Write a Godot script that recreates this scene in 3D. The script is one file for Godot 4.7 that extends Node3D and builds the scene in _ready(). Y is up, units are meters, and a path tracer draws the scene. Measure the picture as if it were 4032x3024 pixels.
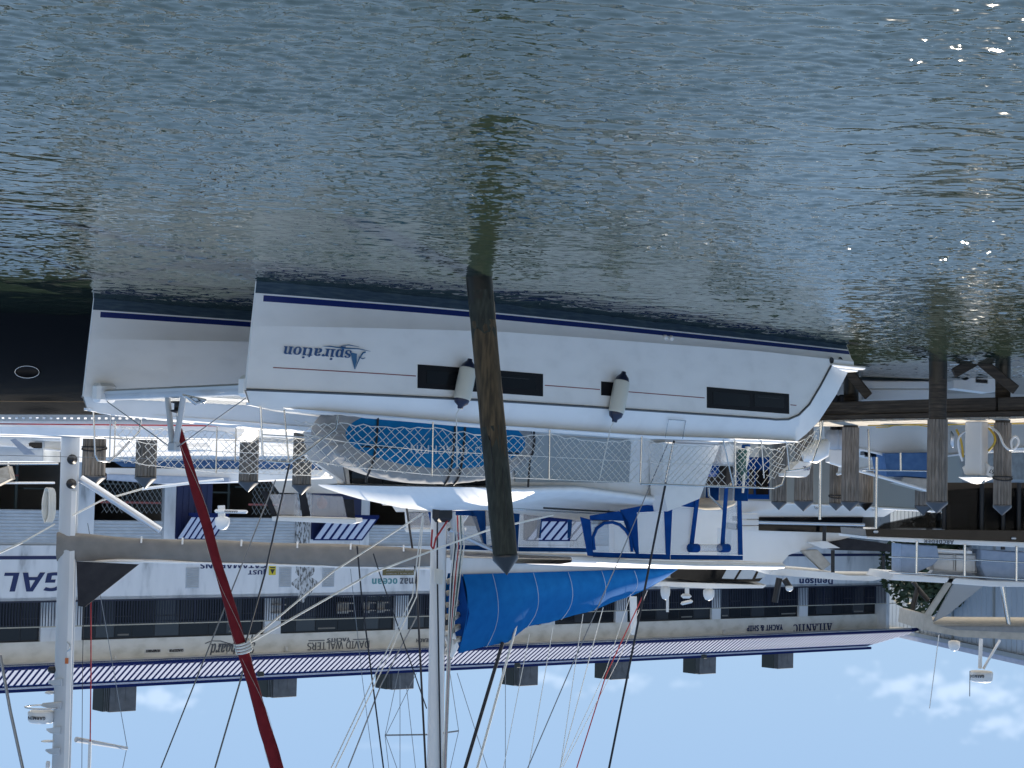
extends Node3D
# A marina: a moored catamaran in front of docks, other boats and a long white boatyard building.
# World: y up, metres, water at y = 0, the photographer stands at x = 0, z = 0 and looks towards -z.

var mats := {}
var taken := {}
var rng := RandomNumberGenerator.new()
var to_local_xf := Transform3D.IDENTITY   # applied to everything committed (world to thing)

class MB:
	var v := PackedVector3Array()
	var n := PackedVector3Array()
	var uv := PackedVector2Array()
	var ix := PackedInt32Array()
	func tri(a: Vector3, b: Vector3, c: Vector3) -> void:
		var nn := (b - a).cross(c - a).normalized()
		var k := v.size()
		v.append(a); v.append(b); v.append(c)
		for i in 3: n.append(nn)
		ix.append(k); ix.append(k + 2); ix.append(k + 1)
	func quad(a: Vector3, b: Vector3, c: Vector3, d: Vector3) -> void:
		var nn := (c - a).cross(d - b).normalized()
		var k := v.size()
		v.append(a); v.append(b); v.append(c); v.append(d)
		for i in 4: n.append(nn)
		ix.append(k); ix.append(k + 2); ix.append(k + 1)
		ix.append(k); ix.append(k + 3); ix.append(k + 2)
	# smooth sheet over rows of points
	func grid(rows: Array, wrap := false) -> void:
		var base := v.size()
		var w: int = rows[0].size()
		var h := rows.size()
		for r in rows:
			for p in r:
				v.append(p); n.append(Vector3.ZERO)
		for i in h - 1:
			for j in (w if wrap else w - 1):
				var j2 := (j + 1) % w
				var a := base + i * w + j
				var b := base + i * w + j2
				var c := base + (i + 1) * w + j2
				var d := base + (i + 1) * w + j
				var nn := (v[c] - v[a]).cross(v[d] - v[b])
				n[a] += nn; n[b] += nn; n[c] += nn; n[d] += nn
				ix.append(a); ix.append(c); ix.append(b)
				ix.append(a); ix.append(d); ix.append(c)
		for k in range(base, v.size()):
			n[k] = n[k].normalized() if n[k].length() > 1e-12 else Vector3.UP
	func box(c: Vector3, s: Vector3, bs := Basis.IDENTITY) -> void:
		var x := bs.x * s.x * 0.5
		var y := bs.y * s.y * 0.5
		var z := bs.z * s.z * 0.5
		quad(c - x - y + z, c + x - y + z, c + x + y + z, c - x + y + z)
		quad(c + x - y - z, c - x - y - z, c - x + y - z, c + x + y - z)
		quad(c + x - y + z, c + x - y - z, c + x + y - z, c + x + y + z)
		quad(c - x - y - z, c - x - y + z, c - x + y + z, c - x + y - z)
		quad(c - x + y + z, c + x + y + z, c + x + y - z, c - x + y - z)
		quad(c - x - y - z, c + x - y - z, c + x - y + z, c - x - y + z)
	# box with chamfered edges
	func cbox(c: Vector3, s: Vector3, ch: float, bs := Basis.IDENTITY) -> void:
		var h := s * 0.5
		ch = minf(ch, minf(h.x, minf(h.y, h.z)) * 0.95)
		var P := func(x: float, y: float, z: float) -> Vector3: return c + bs.x * x + bs.y * y + bs.z * z
		var i := h - Vector3.ONE * ch
		for sg in [-1.0, 1.0]:
			var fx: float = sg * h.x
			var fy: float = sg * h.y
			var fz: float = sg * h.z
			if sg > 0:
				quad(P.call(fx, -i.y, i.z), P.call(fx, -i.y, -i.z), P.call(fx, i.y, -i.z), P.call(fx, i.y, i.z))
				quad(P.call(-i.x, fy, i.z), P.call(i.x, fy, i.z), P.call(i.x, fy, -i.z), P.call(-i.x, fy, -i.z))
				quad(P.call(-i.x, -i.y, fz), P.call(i.x, -i.y, fz), P.call(i.x, i.y, fz), P.call(-i.x, i.y, fz))
			else:
				quad(P.call(fx, -i.y, -i.z), P.call(fx, -i.y, i.z), P.call(fx, i.y, i.z), P.call(fx, i.y, -i.z))
				quad(P.call(-i.x, fy, -i.z), P.call(i.x, fy, -i.z), P.call(i.x, fy, i.z), P.call(-i.x, fy, i.z))
				quad(P.call(i.x, -i.y, fz), P.call(-i.x, -i.y, fz), P.call(-i.x, i.y, fz), P.call(i.x, i.y, fz))
			for s2 in [-1.0, 1.0]:
				quad(P.call(fx, s2 * i.y, -i.z), P.call(fx, s2 * i.y, i.z), P.call(sg * i.x, s2 * h.y, i.z), P.call(sg * i.x, s2 * h.y, -i.z))
				quad(P.call(fx, -i.y, s2 * i.z), P.call(fx, i.y, s2 * i.z), P.call(sg * i.x, i.y, s2 * h.z), P.call(sg * i.x, -i.y, s2 * h.z))
				quad(P.call(-i.x, fy, s2 * i.z), P.call(i.x, fy, s2 * i.z), P.call(i.x, sg * i.y, s2 * h.z), P.call(-i.x, sg * i.y, s2 * h.z))
				for s3 in [-1.0, 1.0]:
					tri(P.call(fx, s2 * i.y, s3 * i.z), P.call(sg * i.x, s2 * h.y, s3 * i.z), P.call(sg * i.x, s2 * i.y, s3 * h.z))
	# tube through points; r is a number or an array of radii
	func tube(pts: Array, r, sides := 8, caps := true) -> void:
		var m := pts.size()
		var rows := []
		var up := Vector3.UP
		var d0: Vector3 = (pts[1] - pts[0]).normalized()
		if absf(d0.dot(up)) > 0.95: up = Vector3.RIGHT
		var side := d0.cross(up).normalized()
		for i in m:
			var d: Vector3 = (pts[mini(i + 1, m - 1)] - pts[maxi(i - 1, 0)]).normalized()
			side = (side - d * side.dot(d)).normalized()
			var o := d.cross(side)
			var rad: float = r[i] if r is Array else r
			var row := PackedVector3Array()
			for k in sides:
				var a := TAU * k / sides
				row.append(pts[i] + (side * cos(a) + o * sin(a)) * rad)
			rows.append(row)
		grid(rows, true)
		if caps:
			for e in [0, m - 1]:
				var ring: PackedVector3Array = rows[e]
				for k in sides:
					if e == 0: tri(pts[e], ring[(k + 1) % sides], ring[k])
					else: tri(pts[e], ring[k], ring[(k + 1) % sides])
	func bar(a: Vector3, b: Vector3, r: float, sides := 6) -> void:
		tube([a, b], r, sides, false)
	# surface of revolution about the local y axis of xf; prof is [radius, height] pairs
	func lathe(prof: Array, seg: int, xf := Transform3D.IDENTITY) -> void:
		var rows := []
		for p in prof:
			var row := PackedVector3Array()
			for k in seg:
				var a := TAU * k / seg
				row.append(xf * Vector3(p[0] * cos(a), p[1], p[0] * sin(a)))
			rows.append(row)
		grid(rows, true)
	# polygon in the xy plane of xf, pushed from z = -d to 0
	func prism(poly: PackedVector2Array, d: float, xf := Transform3D.IDENTITY) -> void:
		var t := Geometry2D.triangulate_polygon(poly)
		var flip := Geometry2D.is_polygon_clockwise(poly)
		for i in range(0, t.size(), 3):
			var a := poly[t[i]]
			var b := poly[t[i + 1]]
			var c := poly[t[i + 2]]
			tri(xf * Vector3(a.x, a.y, 0), xf * Vector3(b.x, b.y, 0), xf * Vector3(c.x, c.y, 0))
			if d > 0: tri(xf * Vector3(a.x, a.y, -d), xf * Vector3(c.x, c.y, -d), xf * Vector3(b.x, b.y, -d))
		if d > 0:
			for i in poly.size():
				var a := poly[i]
				var b := poly[(i + 1) % poly.size()]
				if flip:
					var q := a
					a = b
					b = q
				quad(xf * Vector3(a.x, a.y, 0), xf * Vector3(a.x, a.y, -d), xf * Vector3(b.x, b.y, -d), xf * Vector3(b.x, b.y, 0))
	# flat panel through four or more corners of a convex outline, with thickness t
	func panel(pts: Array, t := 0.02) -> void:
		var nn: Vector3 = (pts[1] - pts[0]).cross(pts[2] - pts[0]).normalized() * t
		var m := pts.size()
		for i in range(1, m - 1):
			tri(pts[0], pts[i], pts[i + 1])
			tri(pts[0] - nn, pts[i + 1] - nn, pts[i] - nn)
		for i in m:
			var a: Vector3 = pts[i]
			var b: Vector3 = pts[(i + 1) % m]
			quad(a, a - nn, b - nn, b)
	func mesh(m: Material) -> ArrayMesh:
		var a := []
		a.resize(Mesh.ARRAY_MAX)
		a[Mesh.ARRAY_VERTEX] = v
		a[Mesh.ARRAY_NORMAL] = n
		if uv.size() == v.size(): a[Mesh.ARRAY_TEX_UV] = uv
		a[Mesh.ARRAY_INDEX] = ix
		var me := ArrayMesh.new()
		me.add_surface_from_arrays(Mesh.PRIMITIVE_TRIANGLES, a)
		me.surface_set_material(0, m)
		return me

func numbered(parent: Node, called: String) -> String:
	var key := str(parent.get_instance_id()) + called
	var k: int = taken.get(key, 0)
	taken[key] = k + 1
	return called if k == 0 else "%s_%03d" % [called, k]

func tag(o: Node, label: String, category := "", group := "", kind := "") -> void:
	if label: o.set_meta("label", label)
	if category: o.set_meta("category", category)
	if group: o.set_meta("group", group)
	if kind: o.set_meta("kind", kind)

func thing(called: String, label: String, category: String, at := Vector3.ZERO, turn := 0.0, group := "") -> Node3D:
	var o := Node3D.new()
	o.name = numbered(self, called)
	add_child(o)
	o.position = at
	o.rotation.y = turn
	tag(o, label, category, group)
	return o

# commit a mesh builder as one named part; built_in_world: points were given in world axes
func part(parent: Node, called: String, b: MB, m: String, built_in_world := false) -> MeshInstance3D:
	if built_in_world:
		var xf := Transform3D.IDENTITY
		var q: Node = parent
		while q is Node3D and q != self:
			xf = q.transform * xf
			q = q.get_parent()
		var inv := xf.affine_inverse()
		for i in b.v.size():
			b.v[i] = inv * b.v[i]
			b.n[i] = inv.basis * b.n[i]
	var o := MeshInstance3D.new()
	o.name = numbered(parent, called)
	o.mesh = b.mesh(mats[m])
	parent.add_child(o)
	return o

func lettering(parent: Node, called: String, s: String, xf: Transform3D, width: float, height: float, m: String, fnt := "Droid Sans", bold := false, italic := false, thick := 0.012) -> MeshInstance3D:
	var f := SystemFont.new()
	f.font_names = PackedStringArray([fnt])
	f.font_weight = 700 if bold else 400
	f.font_italic = italic
	var t := TextMesh.new()
	t.font = f
	t.text = s
	t.font_size = 64
	t.pixel_size = 0.01
	t.depth = 0.02
	t.curve_step = 4.0
	t.material = mats[m]
	var box := t.get_aabb()
	var o := MeshInstance3D.new()
	o.name = numbered(parent, called)
	o.mesh = t
	var sx := width / maxf(box.size.x, 0.01)
	var sy := height / maxf(box.size.y, 0.01)
	var c := box.get_center()
	var shear := Basis(Vector3(sx, 0, 0), Vector3((0.22 * sy) if italic else 0.0, sy, 0), Vector3(0, 0, thick / 0.02))
	o.transform = xf * Transform3D(shear, -(shear * c))
	parent.add_child(o)
	return o

func lin(r: float, g: float, b: float, a := 1.0) -> Color:
	var c := Color(r, g, b).linear_to_srgb()
	c.a = a
	return c

func noise_tex(seed_: int, freq: float, size: int, cols: Array, kind := FastNoiseLite.TYPE_SIMPLEX_SMOOTH, oct := 4, aspect := 1) -> NoiseTexture2D:
	var f := FastNoiseLite.new()
	f.seed = seed_
	f.noise_type = kind
	f.frequency = freq
	f.fractal_octaves = oct
	var g := Gradient.new()
	g.offsets = PackedFloat32Array(cols.map(func(c): return c[0]))
	g.colors = PackedColorArray(cols.map(func(c): return c[1]))
	var t := NoiseTexture2D.new()
	t.width = size
	t.height = size * aspect
	t.seamless = true
	t.noise = f
	t.color_ramp = g
	return t

func plain(called: String, c: Color, rough := 0.5, metal := 0.0, spec := 0.5) -> StandardMaterial3D:
	var m := StandardMaterial3D.new()
	m.albedo_color = c
	m.roughness = rough
	m.metallic = metal
	m.metallic_specular = spec
	m.cull_mode = BaseMaterial3D.CULL_DISABLED
	mats[called] = m
	return m

# material whose colour wanders between tones; scale is repeats per metre along x, y, z
func worn(called: String, tex: Texture2D, scale: Vector3, rough := 0.6, bump: Texture2D = null, depth := 0.0, tint := Color.WHITE) -> StandardMaterial3D:
	var m := plain(called, tint, rough)
	m.albedo_texture = tex
	m.uv1_triplanar = true
	m.uv1_scale = scale
	if bump:
		m.heightmap_enabled = true
		m.heightmap_texture = bump
		m.heightmap_scale = depth
	return m

func glassy(called: String, c: Color, alpha: float, rough := 0.03) -> StandardMaterial3D:
	var m := plain(called, c, rough)
	m.albedo_color.a = alpha
	m.transparency = BaseMaterial3D.TRANSPARENCY_ALPHA
	return m

func _ready() -> void:
	rng.seed = 7
	camera_and_light()
	make_materials()
	make_water()
	make_catamaran()
	make_rigging()
	make_dinghy_and_fenders()
	make_navy_sloop()
	make_docks()
	make_building()
	make_background_boats()

func camera_and_light() -> void:
	var cam := Camera3D.new()
	cam.name = "camera"
	cam.fov = 23.0959
	cam.near = 0.1
	cam.far = 3000.0
	add_child(cam)
	cam.position = Vector3(0, 2.85, 0)
	# the photograph is upside down: the camera is rolled by half a turn (and a little more)
	cam.basis = Basis(Vector3.RIGHT, -0.05912) * Basis(Vector3.BACK, 3.16409)
	cam.current = true
	var sun := DirectionalLight3D.new()
	sun.name = "sun"
	add_child(sun)
	var az := deg_to_rad(20.0)
	var el := deg_to_rad(37.0)
	var towards := Vector3(-sin(az) * cos(el), sin(el), -cos(az) * cos(el))
	sun.look_at_from_position(Vector3.ZERO, -towards, Vector3.UP)
	sun.light_energy = 1.5
	sun.light_color = Color(1.0, 0.95, 0.87)
	sun.light_angular_distance = 0.5
	sun.shadow_enabled = true
	var we := WorldEnvironment.new()
	we.name = "environment"
	var e := Environment.new()
	e.background_mode = Environment.BG_SKY
	e.tonemap_mode = Environment.TONE_MAPPER_LINEAR
	e.tonemap_exposure = 1.8
	e.background_energy_multiplier = 0.55
	e.sdfgi_enabled = true
	e.ssao_enabled = true
	e.ssil_enabled = true
	var sm := ProceduralSkyMaterial.new()
	sm.sky_top_color = Color(0.605, 0.75, 0.935)
	sm.sky_horizon_color = Color(0.725, 0.845, 0.955)
	sm.sky_curve = 0.11
	sm.ground_bottom_color = Color(0.2, 0.24, 0.24)
	sm.ground_horizon_color = Color(0.55, 0.62, 0.68)
	sm.sun_angle_max = 1.0
	sm.sky_cover = cloud_cover()
	sm.sky_cover_modulate = Color(1, 1, 1, 1)
	var sk := Sky.new()
	sk.sky_material = sm
	e.sky = sk
	we.environment = e
	add_child(we)

# small fair-weather clouds low over the horizon, all the way round
func cloud_cover() -> ImageTexture:
	var w := 4096
	var h := 2048
	var im := Image.create_empty(w, h, false, Image.FORMAT_RGBA8)
	im.fill(Color(1, 1, 1, 0))
	var f := FastNoiseLite.new()
	f.seed = 11
	f.noise_type = FastNoiseLite.TYPE_SIMPLEX_SMOOTH
	f.frequency = 0.9
	f.fractal_octaves = 5
	f.fractal_gain = 0.55
	# azimuth to the right of -z, elevation, half width, half height, strength
	var blobs := [[-13.6, 5.5, 2.6, 0.75, 1.0], [-14.8, 6.3, 1.4, 0.55, 0.9], [-11.6, 5.35, 1.5, 0.5, 0.9], [-10.9, 5.3, 0.7, 0.25, 0.6], [10.2, 6.2, 1.3, 0.42, 0.85], [11.7, 6.1, 0.6, 0.35, 0.6],
		[-1.2, 5.5, 1.3, 0.35, 0.75], [-3.6, 5.6, 0.8, 0.35, 0.7], [-2.5, 5.9, 0.6, 0.25, 0.5], [-5.3, 5.5, 0.5, 0.2, 0.4], [3.2, 7.6, 1.8, 0.15, 0.2], [-17.5, 5.6, 3.0, 0.9, 1.0], [15.0, 5.4, 2.2, 0.6, 0.9]]
	for k in 26: blobs.append([rng.randf_range(24, 336), rng.randf_range(4.0, 8.0), rng.randf_range(1.5, 5.0), rng.randf_range(0.4, 1.2), rng.randf_range(0.5, 1.0)])
	var ppd := w / 360.0
	for b in blobs:
		var x0 := int((b[0] - b[2] * 1.6) * ppd)
		var x1 := int((b[0] + b[2] * 1.6) * ppd)
		var y0 := int((90.0 - b[1] - b[3] * 1.8) * ppd)
		var y1 := int((90.0 - b[1] + b[3] * 1.8) * ppd)
		for y in range(y0, y1 + 1):
			var el := 90.0 - (y + 0.5) / ppd
			for x in range(x0, x1 + 1):
				var az := (x + 0.5) / ppd
				var d := Vector2((az - b[0]) / b[2], (el - b[1]) / b[3]).length()
				var q := (1.15 - d) + f.get_noise_2d(az * 1.0, el * 1.8) * 1.25 - 0.35
				var a := clampf(q * 1.3, 0.0, 1.0) * float(b[4])
				if a > 0.0:
					var xx := posmod(x, w)
					var was := im.get_pixel(xx, y).a
					im.set_pixel(xx, y, Color(1.0, 0.97, 0.93, maxf(was, a * 0.24)))
	return ImageTexture.create_from_image(im)

func make_materials() -> void:
	var S := FastNoiseLite.TYPE_SIMPLEX_SMOOTH
	# boats
	var gel := noise_tex(3, 0.012, 256, [[0.0, lin(0.74, 0.74, 0.73)], [0.45, lin(0.81, 0.81, 0.8)], [1.0, lin(0.84, 0.84, 0.83)]], S, 5)
	worn("gelcoat", gel, Vector3(0.35, 0.6, 0.35), 0.22)
	worn("deck_white", gel, Vector3(0.8, 0.8, 0.8), 0.45)
	worn("far_white", gel, Vector3(0.2, 0.2, 0.2), 0.3)
	plain("hull_grey", lin(0.3, 0.33, 0.34), 0.3)
	plain("shade_grey", lin(0.36, 0.37, 0.38), 0.6)
	worn("antifouling", noise_tex(5, 0.03, 256, [[0.0, lin(0.015, 0.035, 0.06)], [0.5, lin(0.03, 0.06, 0.095)], [0.75, lin(0.05, 0.085, 0.11)], [1.0, lin(0.09, 0.12, 0.13)]], S, 5), Vector3(0.4, 3.0, 0.4), 0.7)
	plain("boot_blue", lin(0.008, 0.02, 0.13), 0.25)
	plain("name_blue", lin(0.01, 0.07, 0.2), 0.35)
	plain("name_teal", lin(0.03, 0.13, 0.26), 0.35)
	plain("pin_red", lin(0.2, 0.03, 0.04), 0.4)
	plain("rubber_black", lin(0.012, 0.012, 0.014), 0.5)
	plain("rub_rail", lin(0.09, 0.1, 0.11), 0.35)
	plain("dark_glass", lin(0.006, 0.007, 0.009), 0.05, 0.0, 0.3)
	plain("dark_frame", lin(0.01, 0.01, 0.012), 0.3, 0.0, 0.25)
	plain("steel", lin(0.55, 0.55, 0.54), 0.18, 1.0)
	plain("aluminium", lin(0.6, 0.62, 0.65), 0.38, 0.85)
	worn("spar_grey", noise_tex(41, 0.02, 128, [[0.0, lin(0.42, 0.45, 0.48)], [1.0, lin(0.52, 0.55, 0.58)]]), Vector3(0.6, 0.2, 0.6), 0.35)
	worn("spar_white", noise_tex(42, 0.02, 128, [[0.0, lin(0.62, 0.63, 0.63)], [1.0, lin(0.74, 0.74, 0.74)]]), Vector3(0.6, 0.2, 0.6), 0.35)
	plain("net_cord", lin(0.75, 0.74, 0.7), 0.8)
	plain("rope_white", lin(0.66, 0.65, 0.6), 0.85)
	plain("rope_red", lin(0.35, 0.03, 0.035), 0.85)
	plain("rope_dark", lin(0.02, 0.022, 0.028), 0.8)
	plain("rope_green", lin(0.03, 0.09, 0.08), 0.8)
	plain("wire", lin(0.22, 0.23, 0.24), 0.3, 0.8)
	var cloth := func(called: String, a: Color, b: Color, rough := 0.85):
		var m := worn(called, noise_tex(called.length() * 7, 0.02, 256, [[0.0, a], [1.0, b]], S, 5), Vector3(0.7, 0.7, 0.7), rough)
		m.metallic_specular = 0.2
		return m
	cloth.call("canvas_blue", lin(0.006, 0.1, 0.3), lin(0.01, 0.135, 0.38), 0.9)
	cloth.call("cover_blue", lin(0.006, 0.13, 0.3), lin(0.012, 0.18, 0.4), 0.8)
	cloth.call("enclosure_blue", lin(0.004, 0.045, 0.2), lin(0.007, 0.065, 0.26), 0.85)
	cloth.call("cover_grey", lin(0.26, 0.26, 0.26), lin(0.34, 0.34, 0.34), 0.8)
	cloth.call("boom_grey", lin(0.19, 0.18, 0.165), lin(0.25, 0.235, 0.215), 0.85)
	cloth.call("sail_dark", lin(0.03, 0.03, 0.035), lin(0.045, 0.045, 0.05), 0.85)
	cloth.call("jib_red", lin(0.12, 0.011, 0.015), lin(0.19, 0.02, 0.024), 0.8)
	cloth.call("canvas_pale", lin(0.3, 0.36, 0.46), lin(0.38, 0.44, 0.54), 0.85)
	cloth.call("canvas_beige", lin(0.42, 0.39, 0.34), lin(0.54, 0.5, 0.44), 0.85)
	cloth.call("canvas_navy", lin(0.06, 0.13, 0.27), lin(0.1, 0.19, 0.36), 0.85)
	glassy("clear_vinyl", Color(0.78, 0.8, 0.84), 0.28, 0.12)
	glassy("clear_pane", Color(0.06, 0.07, 0.08), 0.72, 0.04).metallic_specular = 0.15
	plain("fender_vinyl", lin(0.6, 0.6, 0.53), 0.45)
	plain("fender_navy", lin(0.012, 0.018, 0.05), 0.35)
	var nv := plain("navy_gloss", lin(0.0022, 0.0032, 0.0075), 0.08)
	nv.clearcoat_enabled = true
	nv.clearcoat = 0.5
	plain("outboard", lin(0.45, 0.46, 0.48), 0.3)
	plain("plastic_white", lin(0.7, 0.7, 0.69), 0.4)
	plain("print_dark", lin(0.02, 0.022, 0.03), 0.5)
	plain("yellow_hose", lin(0.5, 0.32, 0.03), 0.5)
	plain("orange", lin(0.5, 0.13, 0.03), 0.5)
	plain("ball_orange", lin(0.3, 0.07, 0.04), 0.5)
	plain("sign_yellow", lin(0.62, 0.5, 0.03), 0.5)
	plain("seat_and_shade_brown", lin(0.05, 0.042, 0.036), 0.6)  # seat leather; also the shade colour of the yacht cockpit panel
	plain("canopy_white", lin(0.6, 0.6, 0.68), 0.7)
	plain("teak", lin(0.32, 0.2, 0.11), 0.6)
	# wood
	var grain := noise_tex(21, 0.01, 512, [[0.0, Color(0.1, 0.1, 0.1)], [1.0, Color(1, 1, 1)]], S, 5)
	worn("pile_brown", noise_tex(22, 0.012, 512, [[0.0, lin(0.022, 0.016, 0.01)], [0.42, lin(0.055, 0.04, 0.022)], [0.6, lin(0.095, 0.066, 0.036)], [1.0, lin(0.15, 0.105, 0.055)]], S, 6), Vector3(2.6, 0.32, 2.6), 0.85, grain, 1.2)
	worn("pile_green", noise_tex(23, 0.014, 512, [[0.0, lin(0.012, 0.014, 0.011)], [0.5, lin(0.03, 0.034, 0.026)], [1.0, lin(0.06, 0.062, 0.05)]], S, 6), Vector3(2.6, 0.4, 2.6), 0.8, grain, 1.2)
	worn("pile_wet", noise_tex(24, 0.02, 256, [[0.0, lin(0.008, 0.008, 0.006)], [1.0, lin(0.02, 0.019, 0.013)]], S, 4), Vector3(2, 1, 2), 0.35)
	worn("pile_grey", noise_tex(25, 0.012, 512, [[0.0, lin(0.09, 0.08, 0.07)], [0.5, lin(0.19, 0.17, 0.15)], [1.0, lin(0.33, 0.3, 0.27)]], S, 6), Vector3(3.2, 0.3, 3.2), 0.9, grain, 0.8)
	worn("dock_beam", noise_tex(26, 0.012, 512, [[0.0, lin(0.02, 0.016, 0.013)], [0.5, lin(0.05, 0.04, 0.031)], [1.0, lin(0.11, 0.088, 0.066)]], S, 6), Vector3(0.3, 2.6, 0.3), 0.85, grain, 0.8)
	worn("dock_plank", noise_tex(27, 0.012, 512, [[0.0, lin(0.26, 0.23, 0.19)], [1.0, lin(0.46, 0.42, 0.36)]], S, 6), Vector3(0.5, 1.0, 0.5), 0.85)
	plain("cone_metal", lin(0.09, 0.09, 0.095), 0.36, 0.75)
	plain("cone_black", lin(0.015, 0.016, 0.018), 0.3)
	# building
	var dirt := [[0.0, lin(0.3, 0.31, 0.32)], [0.2, lin(0.58, 0.6, 0.62)], [0.45, lin(0.72, 0.735, 0.755)], [1.0, lin(0.78, 0.795, 0.81)]]
	worn("wall_white", noise_tex(31, 0.011, 512, dirt, S, 6), Vector3(0.16, 0.05, 0.16), 0.9)
	worn("wall_cream", noise_tex(32, 0.012, 512, [[0.0, lin(0.56, 0.55, 0.5)], [0.5, lin(0.72, 0.71, 0.67)], [1.0, lin(0.78, 0.77, 0.73)]], S, 6), Vector3(0.12, 0.2, 0.12), 0.9)
	worn("wall_stain", noise_tex(33, 0.02, 512, [[0.0, lin(0.08, 0.08, 0.078)], [0.36, lin(0.16, 0.16, 0.158)], [0.46, lin(0.5, 0.51, 0.52)], [1.0, lin(0.64, 0.66, 0.69)]], S, 6), Vector3(0.7, 0.25, 0.7), 0.9)
	worn("shutter_white", noise_tex(34, 0.02, 256, [[0.0, lin(0.42, 0.46, 0.5)], [1.0, lin(0.56, 0.6, 0.64)]], S, 4), Vector3(0.2, 0.4, 0.2), 0.55)
	plain("stripe_navy", lin(0.012, 0.022, 0.09), 0.5)
	worn("roof_white", noise_tex(35, 0.02, 256, [[0.0, lin(0.48, 0.48, 0.54)], [1.0, lin(0.58, 0.58, 0.64)]], S, 4), Vector3(0.2, 0.4, 0.2), 0.95).metallic_specular = 0.1
	plain("roof_navy", lin(0.014, 0.024, 0.1), 0.9, 0.0, 0.15)
	plain("window_glass", lin(0.012, 0.014, 0.018), 0.06, 0.0, 0.4)
	plain("window_frame", lin(0.008, 0.008, 0.01), 0.4)
	plain("window_glass_grey", lin(0.035, 0.04, 0.048), 0.06, 0.0, 0.5)
	plain("workshop_grey", lin(0.2, 0.19, 0.175), 0.9)
	plain("blind", lin(0.2, 0.19, 0.17), 0.8)
	plain("rail_dark", lin(0.01, 0.014, 0.035), 0.5)
	plain("rail_tan", lin(0.4, 0.37, 0.3), 0.6)
	worn("siding", noise_tex(36, 0.02, 256, [[0.0, lin(0.36, 0.41, 0.46)], [1.0, lin(0.46, 0.51, 0.56)]], S, 4), Vector3(0.1, 0.05, 0.1), 0.5)
	worn("unit_grey", noise_tex(37, 0.02, 256, [[0.0, lin(0.1, 0.1, 0.1)], [1.0, lin(0.16, 0.16, 0.165)]], S, 4), Vector3(0.3, 0.3, 0.3), 0.7)
	plain("unit_dark", lin(0.03, 0.035, 0.03), 0.7)
	worn("ground_concrete", noise_tex(38, 0.02, 512, [[0.0, lin(0.3, 0.29, 0.275)], [1.0, lin(0.46, 0.45, 0.43)]], S, 6), Vector3(0.2, 0.2, 0.2), 0.9)
	plain("gate_grey", lin(0.3, 0.32, 0.32), 0.5)
	plain("blue_steel", lin(0.09, 0.13, 0.14), 0.6)
	plain("pallet_red", lin(0.35, 0.1, 0.09), 0.7)
	plain("sign_olive", lin(0.16, 0.13, 0.05), 0.6)
	plain("letter_navy", lin(0.006, 0.02, 0.1), 0.5)
	plain("letter_grey", lin(0.1, 0.11, 0.13), 0.5)
	plain("letter_teal", lin(0.1, 0.28, 0.3), 0.5)
	plain("letter_pale", lin(0.5, 0.55, 0.6), 0.5)
	plain("leaf", lin(0.03, 0.05, 0.02), 0.7)
	plain("bark", lin(0.05, 0.04, 0.03), 0.9)
	var wm := plain("water", lin(0.016, 0.027, 0.017), 0.045, 0.0, 1.0)
	wm.clearcoat_enabled = false

var wave_a := FastNoiseLite.new()
var wave_b := FastNoiseLite.new()
var wave_c := FastNoiseLite.new()
var wave_d := FastNoiseLite.new()

func wave(x: float, z: float) -> float:
	# ripples with long crests, slightly oblique, over gusts that ruffle some patches more
	var gust := 0.8 + 0.7 * wave_c.get_noise_2d(x * 0.3, z * 0.3)
	var u := x * 0.94 + z * 0.34
	var w := z * 0.94 - x * 0.34
	var a := wave_a.get_noise_2d(u * 0.45, w)
	var b := wave_b.get_noise_2d(x * 0.42 - z * 0.1, z)
	var c := wave_d.get_noise_2d(x * 0.55 + z * 0.16, z)
	var crest := 1.0 - absf(a)
	return gust * (0.011 * crest * crest + 0.0125 * b + 0.0075 * (1.0 - absf(c))) + 0.012 * wave_c.get_noise_2d(x * 1.2, z * 2.2)

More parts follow.
